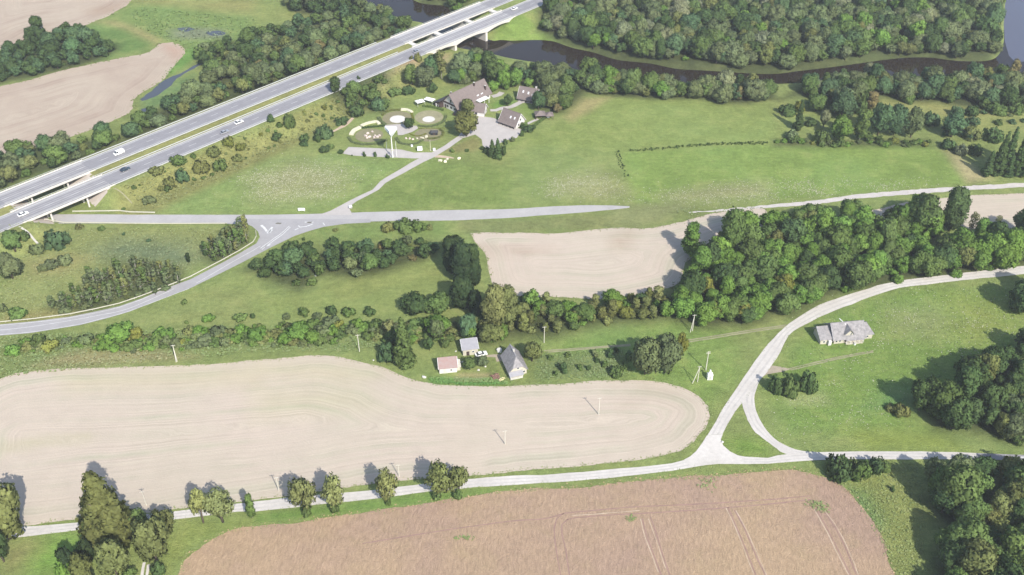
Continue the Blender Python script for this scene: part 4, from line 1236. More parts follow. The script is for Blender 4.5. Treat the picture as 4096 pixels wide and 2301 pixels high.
# the big wood across the river
W1 = canopy(3, [(240, 110), (430, -20), (430, -260), (2572, -420)], 5) + canopy(4, [(0, -420), (2420, -420), (2370, 0), (2330, 250), (2350, 450), (2250, 560), (1700, 550), (1400, 560), (1100, 580), (950, 600), (600, 640), (300, 670), (0, 690)], 3.5) \
    + canopy(3, [(2572, 690), (2000, 650), (1640, 640), (1300, 590), (1050, 580), (830, 510), (700, 430), (480, 350), (260, 260)], 3.5)
mass('wood across river', W1, 9.0, 6.6, [('broad', 'mid', 3), ('broad', 'dark', 2.2), ('willow', 'grey', 3.2), ('willow', 'silver', 0.9), ('round', 'grey', 2), ('broad', 'teal', 1.6), ('round', 'fresh', 1.2), ('round', 'olive', 1.3), ('tall', 'dark', .6), ('bush', 'fresh', 1.5)], 'trees of the wood across the river', 1.5, True, g(3, 1000, 190)[1], 11)
# riverside belt on the near bank
W2 = canopy(2, [(1950, 700), (2060, 560), (2150, 470), (2320, 450), (2572, 580)], 8) + canopy(3, [(150, 570), (600, 650), (1000, 670), (1180, 730), (1400, 810), (1560, 750), (1800, 760), (1930, 880)], 7.2) \
    + canopy(3, [(1900, 950), (1600, 960), (1300, 950), (1000, 930), (760, 880), (690, 980), (480, 1110), (250, 1080), (330, 960), (300, 830), (60, 820)], 2) + canopy(2, [(2450, 860), (2330, 790), (1980, 830), (1930, 740)], 2)
mass('riverside belt behind inn', W2, 8.4, 6.8, [('willow', 'grey', 3), ('broad', 'mid', 2.4), ('broad', 'teal', 1.6), ('round', 'fresh', 1), ('broad', 'dark', 1.2), ('round', 'olive', 0.9)], 'riverside trees behind the guest houses', 1.0, True, None, 12)
WB = gl(3, [(620, 800), (900, 800), (1200, 850), (1420, 905), (1700, 905), (1980, 930), (2300, 925), (2572, 925)], 0) + gl(4, [(60, 930), (60, 990)], 0) + gl(3, [(2572, 1000), (2300, 1010), (1950, 985), (1650, 985), (1350, 985), (1000, 955), (760, 920)], 0)
mass('bank trees above meadow', WB, 7.6, 5.0, [('willow', 'grey', 3), ('broad', 'mid', 2.4), ('broad', 'teal', 1.4), ('round', 'olive', 1), ('broad', 'dark', 1), ('round', 'fresh', .7)], 'bank trees above the far meadow', 0.0, True, None, 35)
W2b = canopy(3, [(2000, 830), (2150, 770), (2260, 720), (2350, 810), (2572, 850)], 7) + canopy(4, [(0, 830), (140, 900), (330, 770), (600, 700), (850, 690), (1050, 650), (1200, 700), (1600, 690), (1900, 700), (2300, 660), (2700, 660)], 6.5) \
    + canopy(4, [(2700, 1080), (2300, 1090), (2050, 1050), (1700, 990), (1450, 1000), (1150, 950), (1000, 1060), (850, 1120), (640, 1130), (560, 1010), (330, 930), (130, 960), (0, 960)], 2) + canopy(3, [(2572, 950), (2350, 1020), (2050, 1000)], 2)
mass('riverside thicket behind meadow', W2b, 8.0, 6.6, [('willow', 'grey', 3), ('broad', 'mid', 2), ('broad', 'teal', 1.7), ('willow', 'silver', .9), ('round', 'olive', 1.2), ('broad', 'dark', 1.5), ('narrow', 'brown', .5)], 'riverside trees behind the far meadow', 0.8, True, None, 13)
# copse in the top left fields
W3 = canopy(1, [(-500, 640), (0, 530), (200, 430), (230, 300), (330, 200), (430, 230), (560, 340), (690, 270), (920, 270), (960, 350), (1180, 400), (1180, 450)], 3) + canopy(1, [(1000, 590), (700, 670), (350, 760), (0, 820), (-500, 940)], 1)
mass('copse between far fields', W3, 6.5, 6.0, [('broad', 'dark', 3), ('broad', 'teal', 2), ('round', 'dark', 2), ('bush', 'dark', 1.5), ('bush', 'mid', 1)], 'trees of the copse between the far fields', 0.5, True, None, 14)
# wood between stream and motorway
W4 = canopy(1, [(1980, 430), (2150, 370), (2572, 330)], 4) + canopy(2, [(100, 190), (500, 200), (740, 100), (1020, 60), (1260, 50), (1500, 190), (1660, 230), (1480, 330), (1200, 430), (1000, 500), (600, 690), (250, 830), (0, 930)], 4) \
    + canopy(1, [(2400, 970), (2000, 1120), (1700, 1240), (1450, 1340), (1100, 1447)], 1) + canopy(5, [(1000, 80), (700, 200), (350, 300), (0, 440), (-500, 560), (-500, 330), (0, 130), (210, 40)], 1) + canopy(1, [(850, 1350), (1350, 1300), (1380, 1130), (1480, 1110), (1760, 960), (2000, 850), (2060, 650), (1960, 560)], 3)
mass('wood along motorway', W4, 6.8, 6.6, [('broad', 'mid', 3), ('willow', 'grey', 2.2), ('broad', 'dark', 2), ('round', 'grey', 1.6), ('round', 'olive', .8), ('broad', 'teal', 1.5), ('round', 'brown', .15), ('bush', 'mid', 2), ('bush', 'olive', 1)], 'trees between stream and motorway', 0.6, True, None, 15)
W5 = canopy(2, [(280, -200), (1080, -200), (1080, 20), (980, 60), (700, 110), (560, 90), (420, 80), (290, 10)], 4)
mass('clump at river bend', W5, 8.5, 7.0, [('broad', 'dark', 3), ('broad', 'grey', 2), ('tall', 'dark', 1)], 'trees beside the far river bend', 0.5, True, None, 16)
W5b = canopy(2, [(1600, -300), (2700, -300), (2150, -20), (1960, 90), (1880, 50), (1600, 0)], 3)
mass('far bank beyond bridge', W5b, 7.5, 6.5, [('broad', 'mid', 3), ('round', 'fresh', 2), ('bush', 'fresh', 2)], 'trees on the far bank beyond the bridge', 0.5, True, None, 17)
# thicket beside the middle field
W7 = canopy(6, [(0, 1180), (130, 1130), (330, 1130), (520, 1060), (720, 1040), (920, 1000), (1100, 980), (1500, 970), (1850, 950), (1900, 1040), (1560, 1160), (1300, 1250), (1130, 1290), (900, 1310), (720, 1270), (580, 1320), (560, 1400), (440, 1440), (200, 1380), (0, 1270), (-150, 1240)], 2)
mass('thicket by middle field', W7, 5.6, 5.2, [('round', 'dark', 3), ('broad', 'dark', 2), ('broad', 'teal', 1.8), ('broad', 'mid', 1.3), ('round', 'grey', 1), ('bush', 'brown', .5), ('bush', 'mid', 1.2)], 'trees of the thicket beside the middle field', 0.2, True, None, 18, 1.0)
# birch stands inside the road loop
W8a = canopy(5, [(2030, 1040), (2230, 900), (2470, 800), (2480, 960), (2300, 1080), (2120, 1170)], 2.5)
mass('birch stand at junction', W8a, 6.6, 2.7, [('sapling', 'mid', 2), ('sapling', 'grey', 3), ('sapling', 'olive', 1.4)], 'birches in the crook of the slip road', 0.0, True, None, 19, 1.15)
W8b = canopy(5, [(800, 1447), (900, 1300), (1250, 1180), (1400, 1150), (1560, 1180), (1800, 1200), (1830, 1330), (1560, 1480)], 2.5) + canopy(9, [(1480, 30), (1200, 120), (900, 220), (700, 220), (480, 170), (720, 20)], 1.5)
mass('birch belt along sliproad', W8b, 5.6, 3.2, [('sapling', 'mid', 2), ('sapling', 'grey', 4), ('sapling', 'olive', 1.6), ('bush', 'grey', 1.2)], 'birches of the belt along the slip road', 0.0, True, None, 20, 1.2)
# wood between the pale fields and the farm road
W9 = canopy(7, [(2110, 900), (2200, 770), (2572, 730)], 6) + canopy(8, [(0, 720), (300, 660), (1050, 650), (1190, 660), (1370, 600), (1500, 570), (1680, 590), (1730, 850), (1690, 900), (1600, 1000)], 6) + canopy(8, [(1680, 1010), (1900, 1000), (2050, 930), (2200, 900), (2480, 1010), (3700, 860), (3700, 1090), (2480, 1190), (2000, 1270), (1500, 1320), (1000, 1420)], 2.5) \
    + canopy(12, [(1000, -30), (500, 120), (250, 250), (50, 250), (0, 250)], 1.5) + canopy(11, [(2572, 300), (2000, 380), (1900, 380), (1680, 310), (1650, 60)], 1.5) + canopy(7, [(1640, 1390), (1880, 1290), (1850, 1130)], 2)
mass('wood by farm road', W9, 8.8, 5.5, [('broad', 'fresh', 4), ('round', 'fresh', 3), ('broad', 'mid', 3), ('tall', 'fresh', 1.0), ('tall', 'mid', 1.0), ('broad', 'dark', 1.0), ('round', 'yellow', .25), ('round', 'olive', .7), ('bush', 'fresh', 2)], 'trees between the pale fields and the farm road', 0.6, True, None, 21)
# thicket behind the small farm
W10 = canopy(11, [(-130, 60), (130, 70), (400, 90), (700, 130), (900, 110), (1100, 30), (1640, 0), (1680, 250)], 3.5) + canopy(11, [(1600, 290), (1250, 330), (900, 360), (700, 390), (440, 480), (200, 470), (0, 480)], 1) + canopy(10, [(2400, 540), (2280, 540), (2100, 470)], 1) + canopy(10, [(2290, 60)], 4)
mass('thicket behind small farm', W10, 5.6, 4.3, [('broad', 'mid', 2), ('round', 'olive', 2), ('narrow', 'olive', 2), ('narrow', 'pale', 1), ('round', 'fresh', 1.8), ('bush', 'fresh', 2.2), ('bush', 'olive', 2), ('bush', 'pale', 1.6), ('broad', 'dark', .5), ('round', 'yellow', .3)], 'trees of the thicket behind the small farm', 0.3, True, None, 22)
# scrub strip between slip road and the big pale field
W11 = canopy(9, [(250, 520), (500, 500), (1200, 460), (1800, 430), (2572, 370)], 1.5) + canopy(10, [(500, 320), (900, 310), (1430, 330), (1700, 360), (2150, 320), (2200, 470), (1800, 520), (1300, 520), (1000, 440), (700, 540), (400, 540), (0, 540)], 1.5) + canopy(9, [(2000, 580), (1300, 620), (1000, 620), (700, 560), (450, 640), (250, 660), (100, 640)], 0.5)
mass('scrub above big field', W11, 5.6, 3.7, [('bush', 'mid', 2), ('bush', 'grey', 2), ('bush', 'fresh', 3), ('bush', 'olive', 1.6), ('bush', 'pale', 1.6), ('round', 'fresh', 0.7), ('bush', 'yellow', .3), ('shrub', 'olive', 1)], 'scrub above the big pale field', 0.0, False, None, 23, 1.3, 0.35, 0.9)
mass('undergrowth above big field', W11, 3.6, 2.5, [('shrub', 'mid', 2), ('shrub', 'fresh', 3), ('shrub', 'pale', 3), ('shrub', 'grey', 2)], 'undergrowth above the big pale field', -1.2, False, None, 33, 1.1, 0.4, 0.6)
# motorway slope scrub
W6 = canopy(2, [(900, 860), (1180, 720), (1340, 770), (1380, 850), (1190, 900), (1330, 1000), (1300, 1090), (1140, 1100), (1100, 1060), (950, 1120), (840, 1060), (720, 1040), (740, 900)], 2)
mass('scrub beside inn lawn', W6, 6.0, 4.6, [('round', 'mid', 3), ('bush', 'teal', 2), ('broad', 'mid', 1.2), ('bush', 'yellow', .6), ('bush', 'mid', 2)], 'scrub on the motorway slope by the lawn', 0.1, True, None, 24, 0.9)
W6b = canopy(2, [(430, 1120), (600, 1020), (760, 960), (900, 1060), (880, 1110), (700, 1150), (480, 1210)], 1) + canopy(2, [(300, 1290), (120, 1400), (-20, 1420), (20, 1330), (200, 1210)], 1)
mass('low motorway slope scrub', W6b, 4.2, 4.4, [('bush', 'mid', 2), ('bush', 'yellow', 1.2), ('bush', 'olive', 1.4), ('shrub', 'yellow', 1)], 'low scrub on the motorway slope', 0.0, False, None, 25, 0.9, 0.25, 0.8)
W6c = [hw(t, s)[:2] for t, s in ((-132, -3.5), (-90, -3.5), (-40, -3.5), (-6, -3.5), (-12, -13), (-50, -15), (-95, -17), (-130, -15))]
mass('rough motorway slope', W6c, 3.4, 3.6, [('shrub', 'olive', 3), ('shrub', 'mid', 2.5), ('shrub', 'pale', 2), ('bush', 'olive', 1), ('bush', 'mid', .8)], 'shrubs on the rough motorway slope', 0.0, False, None, 34, 1.0, 0.4, 0.5)
# dark woods of the pasture
W13 = canopy(12, [(1450, 1010), (1600, 1000), (1800, 1070), (1900, 950), (1960, 880), (2080, 720), (2200, 650), (2330, 680), (2330, 620), (2440, 540), (3500, 420), (3700, 1447)], 5) + canopy(16, [(3700, 130), (2572, 120), (2250, 50), (1900, -40)], 1) + canopy(12, [(1680, 1400), (1640, 1250), (1480, 1110)], 2)
mass('dark wood by pasture', W13, 9.0, 5.6, [('broad', 'dark', 2.2), ('round', 'dark', 1.4), ('broad', 'mid', 2.4), ('round', 'olive', 1.2), ('willow', 'grey', .9), ('tall', 'dark', .6)], 'trees of the dark wood beside the pasture', 0.4, True, None, 26, 0.95, 0.3, 0.9)
W14 = canopy(16, [(1640, 560), (1800, 500), (1950, 490), (2120, 440), (2300, 430), (3700, 480), (3700, 1900), (1800, 1900), (1720, 1447), (1700, 1250), (1760, 1130), (1800, 1020), (1920, 900), (1740, 760), (1680, 660)], 6)
mass('dark wood by crop', W14, 9.8, 5.4, [('broad', 'dark', 1.8), ('round', 'mid', 1.6), ('broad', 'mid', 2.6), ('round', 'olive', 2.0), ('broad', 'olive', 1.2), ('tall', 'dark', .5)], 'trees of the dark wood beside the ripe field', 0.4, True, None, 27, 0.95, 0.3, 0.86)
# scrub at the far meadow edge
W15 = canopy(4, [(80, 1380), (300, 1370), (560, 1400), (900, 1390), (1300, 1370), (1620, 1390), (1650, 1447), (60, 1450)], 1.5)
mass('far meadow hedge', W15, 4.5, 4.2, [('bush', 'fresh', 2), ('bush', 'mid', 2), ('bush', 'yellow', .7), ('round', 'mid', 1), ('bush', 'grey', 1)], 'hedge along the far meadow edge', 0.0, True, None, 28)
W16 = canopy(4, [(1580, 1180), (2000, 1100), (2572, 1090), (2700, 1300), (2300, 1320), (2000, 1400), (1700, 1300)], 1.5)
mass('scrub beyond far meadow', W16, 4.6, 8.0, [('bush', 'mid', 2), ('bush', 'teal', 2), ('bush', 'grey', 1.5), ('round', 'teal', 1)], 'loose scrub beyond the far meadow', 0.2, False, None, 29, 1.1, 0.3, 0.75)
W17 = canopy(7, [(1190, 60), (1600, 30), (1650, 50), (1250, 85)], 0.3)
mass('hedge between far meadows', canopy(7, [(1190, 60), (1640, 22), (2000, -8), (2572, -30), (2572, 0), (2000, 12), (1640, 42), (1190, 82)], 0.3), 2.6, 1.25, [('shrub', 'mid', 1)], 'thin hedge between the far meadows', 0.0, False, None, 30, 0.55)
mass('far meadow ditch', canopy(7, [(1030, 70), (1070, 75), (1110, 170), (1150, 270), (1165, 330), (1140, 330), (1110, 260), (1060, 180)], 0.2), 2.2, 1.6, [('shrub', 'dark', 1)], 'reedy shrubs in the ditch', -0.3, False, None, 31, 0.45)
MOST = 290
# ------------------------------------------------------------------ trees and bushes that stand by themselves
def lone(i, kd, tn, where, group, *rows):
    """rows: (x, y of the foot, width, height) on the sheet, optionally its own kind and tone"""
    for row in rows:
        x, y, w, hh = row[:4]
        k2, t2 = (row[4] if len(row) > 4 and row[4] else kd), (row[5] if len(row) > 5 and row[5] else tn)
        X, Y, z = gt(i, x, y)
        ax, ah = ppm(i, x, y)
        r = 0.5 * w / ax
        # the seen height is the crown's height plus the foreshortened depth of its round base
        dep = math.atan2(CAM_H, Y)
        h = max((hh / ax - 0.45 * r * math.sin(dep)) / math.cos(dep), r * 0.7)
        X, Y = X, Y + r * 0.35
        grow(k2, X, Y, zat(X, Y), r, h, t2, f"{TWORD[t2]} {KWORD[k2]} {where}", group)

G = 'trees along the gravel road'
lone(13, 'broad', 'olive', 'over the gravel road', G, (70, 1150, 480, 560), (1110, 1170, 610, 700, 'pyramid'))
lone(13, 'round', 'yellow', 'in the clump by the two-rut lane', 'clump by the two-rut lane', (1560, 1360, 380, 440, None, 'olive'), (1660, 1090, 250, 280, None, 'olive'), (1175, 1560, 350, 450, None, 'olive'), (880, 1600, 240, 340, None, 'olive'), (1400, 1090, 260, 280, None, 'mid'), (950, 1120, 250, 260, None, 'mid'))
lone(13, 'round', 'deep', 'in the clump by the two-rut lane', 'clump by the two-rut lane', (700, 1430, 170, 260), (900, 1370, 200, 260), (30, 1340, 190, 320, None, 'dark'), (-60, 1250, 180, 300))
lone(13, 'bush', 'fresh', 'below the clump by the two-rut lane', 'clump by the two-rut lane', (670, 1510, 190, 210), (1590, 1447, 150, 130, None, 'dark'), (1300, 1480, 160, 120, None, 'mid'))
lone(13, 'airy', 'pale', 'standing alone on the road verge', G, (2035, 945, 190, 350), (2230, 950, 280, 320), (2535, 880, 95, 230, 'narrow', 'mid'))
lone(14, 'airy', 'olive', 'on the verge of the gravel road', G, (490, 835, 270, 350, None, 'pale'), (785, 815, 230, 330, None, 'pale'), (1330, 738, 230, 330, None, 'pale'), (1830, 680, 280, 320), (2030, 665, 250, 290))
lone(14, 'shrub', 'mid', 'at the foot of a verge tree', 'suckers at the feet of the verge trees', (510, 850, 120, 120), (785, 825, 110, 100), (1330, 740, 70, 80), (1820, 680, 120, 90), (2030, 675, 110, 90))
lone(16, 'bush', 'dark', 'below the gravel road', 'bushes below the gravel road', (690, 490, 280, 260), (920, 480, 230, 200, None, 'mid'), (1090, 430, 190, 180, None, 'dark'), (1180, 410, 110, 110, None, 'mid'), (800, 420, 200, 150, None, 'mid'))
lone(16, 'shrub', 'dark', 'alone in the grass beside the ripe field', 'bushes below the gravel road', (1250, 605, 60, 55))
lone(12, 'bush', 'dark', 'by the brown track in the pasture', 'bushes by the brown track', (80, 1060, 150, 190), (215, 1090, 200, 220, None, 'mid'), (395, 1050, 180, 230, None, 'dark'))
lone(12, 'broad', 'dark', 'at the top corner of the pasture', 'trees at the pasture corner', (2560, 260, 320, 330), (2700, 120, 300, 330))
lone(12, 'broad', 'dark', 'on the pasture edge of the dark wood', 'trees on the pasture edge of the dark wood', (1530, 1260, 270, 330), (1720, 1340, 320, 360, None, 'mid'), (1860, 1450, 300, 340), (1620, 1130, 200, 240, 'round'))
lone(16, 'broad', 'grey', 'between gravel road and dark wood', 'trees between gravel road and dark wood', (1660, 560, 210, 270), (1900, 500, 230, 240), (2150, 490, 270, 200, None, 'dark'), (2420, 480, 260, 190, None, 'olive'), (1850, 840, 400, 470, None, 'mid'))
lone(12, 'bush', 'brown', 'before the dark wood', 'bushes before the dark wood', (1340, 1290, 200, 130, None, 'olive'), (1230, 1240, 110, 70, None, 'olive'), (1990, 1010, 190, 180, None, 'grey'), (2130, 900, 220, 220, None, 'grey'))
G = 'trees between farm and farm road'
lone(11, 'broad', 'grey', 'at the edge of the big pale field', G, (1340, 900, 290, 390), (1545, 880, 260, 390, None, 'grey'), (1690, 720, 130, 260, 'round', 'yellow'), (1180, 720, 0.01 + 110, 90, 'bush', 'mid'))
lone(11, 'shrub', 'dark', 'in the rough grass beside the farm', 'bushes in the rough grass beside the farm', (520, 855, 95, 110), (1040, 890, 140, 110, 'bush', 'mid'), (850, 745, 60, 60), (990, 700, 90, 90), (680, 825, 70, 60, None, 'mid'), (770, 830, 60, 60), (1050, 645, 70, 50), (830, 690, 90, 70, None, 'grey'), (560, 690, 70, 50, None, 'mid'), (380, 720, 80, 60, None, 'mid'), (930, 790, 80, 70, None, 'mid'), (1130, 830, 90, 60, None, 'mid'), (440, 880, 70, 50, None, 'mid'))
lone(11, 'round', 'brown', 'behind the grey gabled house', 'trees of the small farm', (200, 760, 210, 220, None, 'olive'))
lone(11, 'round', 'yellow', 'at the foot of the wood by the farm road', 'trees at the foot of the wood', (2030, 330, 190, 210), (2320, 330, 200, 170, None, 'yellow'))
G = 'trees of the small farm'
lone(10, 'spruce', 'olive', 'at the corner of the big pale field', G, (1490, 800, 230, 500, None, 'mid'))
lone(10, 'spruce', 'dark', 'beside the taller spruce', G, (1390, 640, 130, 260))
lone(10, 'bush', 'teal', 'between spruce and pale field', G, (1310, 730, 200, 190))
lone(10, 'round', 'grey', 'behind the red-roofed shed', G, (1740, 640, 120, 140, None, 'dark'), (1815, 540, 160, 220), (1900, 600, 110, 90, 'bush', 'mid'))
lone(10, 'round', 'fresh', 'between the sheds', G, (2150, 840, 150, 140, None, 'mid'), (2275, 800, 130, 110, None, 'grey'))
lone(10, 'broad', 'mid', 'behind the white-roofed shed', G, (2130, 510, 170, 240, None, 'teal'), (2330, 560, 200, 200, None, 'olive'), (2400, 470, 240, 460, 'tall', 'olive'), (2520, 430, 220, 420, 'tall', 'olive'))
lone(10, 'broad', 'dark', 'on the lower meadow by the dark trees', 'clump at the edge of the lower meadow', (1600, 275, 250, 200), (1830, 275, 260, 210, None, 'mid'), (1700, 270, 180, 150, None, 'mid'))
lone(10, 'bush', 'mid', 'on the lower edge of the meadow', 'bushes on the lower edge of the meadow', (480, 280, 120, 90), (760, 260, 120, 90, None, 'dark'), (930, 280, 170, 90), (1150, 270, 140, 80, None, 'dark'), (610, 310, 120, 60, None, 'grey'), (300, 310, 100, 50, None, 'grey'))
lone(6, 'tall', 'deep', 'between the meadow and the pale middle field', 'dark trees beside the pale middle field', (1960, 1320, 170, 360), (2080, 1440, 220, 420), (2170, 1280, 150, 260, None, 'dark'), (2200, 1440, 130, 260), (2020, 1200, 150, 260))
lone(10, 'tall', 'deep', 'above the small farm', 'dark trees beside the pale middle field', (2080, 230, 230, 330), (2210, 300, 150, 260))
G = 'bushes between the roads'
lone(6, 'bush', 'olive', 'on the verge below the local road', G, (1330, 875, 150, 90), (1490, 885, 230, 140, None, 'mid'), (1640, 870, 180, 110, None, 'mid'), (1740, 865, 90, 55), (360, 1090, 180, 120, None, 'dark'), (210, 1130, 110, 70, None, 'mid'))
lone(7, 'tall', 'fresh', 'on the pale field with its shadow beside it', 'trees on the edge of the pale middle field', (1790, 1125, 165, 320, 'narrow'))
lone(7, 'tall', 'fresh', 'at the tip of the wood', 'trees on the edge of the pale middle field', (2190, 1130, 200, 440, None, 'mid'), (1960, 1130, 130, 110, 'bush', 'dark'))
G = 'trees by the right-hand pale field'
lone(8, 'tall', 'dark', 'at the corner of the far pale field', G, (1830, 900, 230, 440), (1560, 900, 330, 380, 'broad', 'mid'))
lone(8, 'sparse', 'olive', 'on the edge of the far pale field', G, (2040, 890, 90, 200), (2300, 840, 70, 120))
lone(8, 'broad', 'dark', 'beside the far pale field', G, (2560, 960, 230, 280))
G = 'spruces at the far meadow corner'
lone(8, 'spruce', 'dark', 'at the corner of the far meadow', G, (2200, 325, 120, 260), (2290, 322, 150, 450), (2410, 328, 140, 230), (2370, 300, 150, 470), (2480, 322, 150, 430), (2570, 330, 150, 440), (2660, 330, 150, 440), (2520, 260, 150, 440))
lone(8, 'bush', 'silver', 'before the spruces at the far meadow corner', G, (1935, 110, 130, 120))
lone(8, 'bush', 'dark', 'before the spruces at the far meadow corner', G, (1820, 60, 170, 120), (2080, 110, 150, 120))
G = 'trees beyond the far meadow'
lone(4, 'spruce', 'brown', 'on the slope beyond the far meadow', G, (300, 1310, 110, 300, None, 'dark'))
lone(4, 'round', 'silver', 'on the slope beyond the far meadow', G, (560, 1290, 115, 200), (310, 1120, 120, 110, 'bush', 'yellow'), (430, 1270, 120, 90, 'bush', 'dark'), (200, 1160, 190, 120, 'bush', 'dark'), (490, 1130, 210, 180, 'broad', 'mid'), (740, 1210, 280, 290, 'broad', 'teal'), (1035, 1100, 115, 180, 'narrow', 'brown'),
     (720, 1430, 230, 260, 'round', 'fresh'), (920, 1430, 150, 340, 'narrow', 'mid'), (1110, 1380, 220, 330, 'broad', 'teal'), (1270, 1380, 220, 320, 'broad', 'teal'), (1440, 1400, 190, 310, 'broad', 'grey'), (930, 1150, 120, 160, 'bush', 'mid'))
lone(4, 'bush', 'mid', 'in the scrub beyond the far meadow', G, (250, 1410, 170, 110, None, 'grey'), (540, 1440, 170, 160), (1640, 1270, 190, 160, None, 'teal'), (1900, 1170, 150, 110, None, 'teal'), (2060, 1170, 170, 120, None, 'dark'), (2310, 1150, 210, 120), (2490, 1130, 190, 110), (1850, 1400, 250, 260, 'round', 'teal'), (2060, 1410, 190, 170, None, 'olive'), (2260, 1430, 210, 160, None, 'dark'), (1410, 1040, 150, 100))
G = 'bushes on the motorway slope'
lone(2, 'bush', 'dark', 'on the lawn side of the motorway slope', G, (865, 1250, 130, 95), (1020, 1170, 190, 140), (1235, 1110, 190, 150, None, 'teal'), (690, 1390, 180, 150, None, 'teal'), (490, 1415, 120, 70), (200, 1420, 110, 80), (340, 1310, 130, 150, None, 'mid'), (620, 1420, 110, 80))
lone(2, 'narrow', 'dark', 'leaning out over the motorway edge', G, (800, 940, 110, 160), (150, 1240, 80, 90, 'bush'), (1030, 800, 40, 40, 'shrub'), (1560, 600, 50, 40, 'shrub', 'olive'))
lone(2, 'round', 'mid', 'beside the bare earth patch', 'trees around the upper lawn', (1570, 870, 190, 210), (1700, 890, 210, 220, 'broad', 'grey'), (1780, 790, 200, 230, 'broad', 'teal'), (1390, 965, 160, 90, 'bush'), (1530, 945, 150, 85, 'bush', 'dark'), (1630, 640, 80, 100, 'bush', 'olive'))
lone(2, 'sparse', 'olive', 'with a white trunk above the lawn', 'trees around the upper lawn', (1865, 810, 130, 290))
lone(2, 'bush', 'grey', 'behind the long farmhouse', 'trees around the long farmhouse', (2000, 855, 170, 150, 'round', 'teal'), (2090, 840, 130, 110), (2170, 810, 120, 110, None, 'mid'), (2380, 930, 140, 120, 'round', 'fresh'))
lone(2, 'round', 'dark', 'clipped round on the upper lawn', 'trees around the upper lawn', (1780, 945, 95, 110))
lone('a2', 'round', 'dark', 'clipped round between the white discs', 'garden trees', (1110, 960, 185, 190))
lone('a2', 'broad', 'olive', 'beside the courtyard', 'garden trees', (2030, 1100, 380, 430), (2040, 740, 260, 290, 'round', 'olive'))
lone('a3', 'round', 'dark', 'on the lawn behind the white gabled guest house', 'garden trees', (1410, 590, 165, 190))
lone('a3', 'round', 'mid', 'behind the long farmhouse', 'trees around the long farmhouse', (1350, 330, 230, 330, 'broad', 'fresh'), (1530, 290, 240, 300, 'broad', 'fresh'), (1740, 280, 150, 150, None, 'fresh'), (1180, 340, 150, 140, None, 'fresh'))
lone('a3', 'broad', 'teal', 'around the guest houses', 'trees around the guest houses', (1900, 660, 260, 300), (2120, 640, 240, 260, None, 'olive'), (2330, 640, 260, 270, None, 'mid'), (2210, 700, 150, 150, 'round', 'brown'))
lone('a3', 'spruce', 'dark', 'at the lower corner of the courtyard', 'bushes around the courtyard', (1250, 1420, 140, 330), (1160, 1400, 150, 290), (1340, 1380, 130, 180, 'bush'), (1080, 1350, 150, 110, 'bush'), (1250, 1440, 170, 130, 'bush'))
lone('a3', 'shrub', 'dark', 'on the edge of the courtyard', 'bushes around the courtyard', (1000, 1290, 90, 90), (1370, 1200, 100, 95), (1490, 1150, 100, 90, None, 'grey'), (1640, 1070, 85, 110), (1740, 985, 230, 120, 'bush'), (1680, 920, 150, 90, 'bush', 'mid'), (520, 1330, 80, 80, None, 'mid'), (760, 1315, 80, 60, None, 'mid'))
lone('a2', 'shrub', 'dark', 'on the kerb of the parking strip', 'small trees along the parking strip', (388, 1395, 65, 85), (565, 1395, 68, 85), (765, 1425, 80, 85), (195, 1385, 30, 30))
lone(6, 'bush', 'dark', 'left of the parking strip', 'bushes near the parking strip', (480, 25, 110, 60), (690, 85, 130, 70), (850, 100, 60, 50), (740, 50, 90, 50, None, 'mid'))
G = 'bushes near the overpass'
lone(5, 'bush', 'teal', 'below the overpass', G, (580, 1040, 280, 200), (370, 1100, 170, 100, None, 'grey'), (150, 1120, 200, 230, 'round', 'mid'), (250, 1000, 120, 100, None, 'mid'), (110, 1380, 260, 270, 'broad', 'grey'), (10, 1330, 150, 200, 'round', 'mid'), (1020, 870, 80, 50, None, 'mid'), (1243, 920, 40, 40, 'shrub'), (1490, 985, 50, 40, 'shrub'), (800, 850, 110, 40, 'shrub', 'olive'))
lone(5, 'bush', 'grey', 'in the dry grass of the road loop', G, (500, 1260, 180, 100), (650, 1210, 170, 100), (420, 1280, 110, 70))
lone(5, 'bush', 'mid', 'on the motorway slope above the meadow', G, (1790, 250, 170, 100), (1835, 400, 150, 150, None, 'teal'), (2220, 270, 160, 120), (2020, 300, 190, 120, None, 'olive'), (1950, 175, 60, 60), (2150, 160, 160, 90, None, 'olive'), (2300, 70, 140, 100, None, 'yellow'), (2420, 90, 120, 80, None, 'yellow'), (1490, 600, 150, 80, None, 'grey'), (1590, 360, 170, 90, None, 'olive'), (1700, 440, 150, 90, None, 'olive'), (1620, 480, 70, 60, None, 'olive'), (2380, 180, 120, 70, None, 'olive'), (1240, 665, 60, 25, 'shrub'))
lone(5, 'narrow', 'deep', 'between the two birch stands', G, (1900, 1200, 42, 110), (2070, 1130, 60, 150, None, 'dark'))
lone(9, 'bush', 'mid', 'beside the slip road', 'bushes beside the slip road', (180, 315, 210, 120), (20, 240, 90, 90, None, 'grey'), (1850, 160, 70, 50), (2540, 300, 60, 50, None, 'dark'), (2420, 330, 170, 70), (2090, 330, 130, 60, None, 'fresh'), (1870, 360, 50, 40, 'shrub'))
lone(6, 'shrub', 'dark', 'on the verge above the thicket', 'bushes between the roads', (480, 970, 40, 35), (800, 880, 70, 40, None, 'olive'))

# the largest of each kind stand as trees of their own, the rest of the woods as one mass
quota = {}
for o in GROWN:
    k = o.name.split('.')[0]
    quota[k] = quota.get(k, 0) + 1
for size_, qx, qy, kd, tn, r, h, lb, group in sorted(PLAN, key=lambda p: -p[0]):
    k = KNAME[kd]
    if quota.get(k, 0) < MOST and in_view(qx, qy, kd, tn, r, h, -20):
        quota[k] = quota.get(k, 0) + 1
        grow(kd, qx, qy, zat(qx, qy), r, h, tn, lb, group)
    else:
        STUFF.append((qx, qy, kd, tn, r, h))
print('QUOTA', quota)
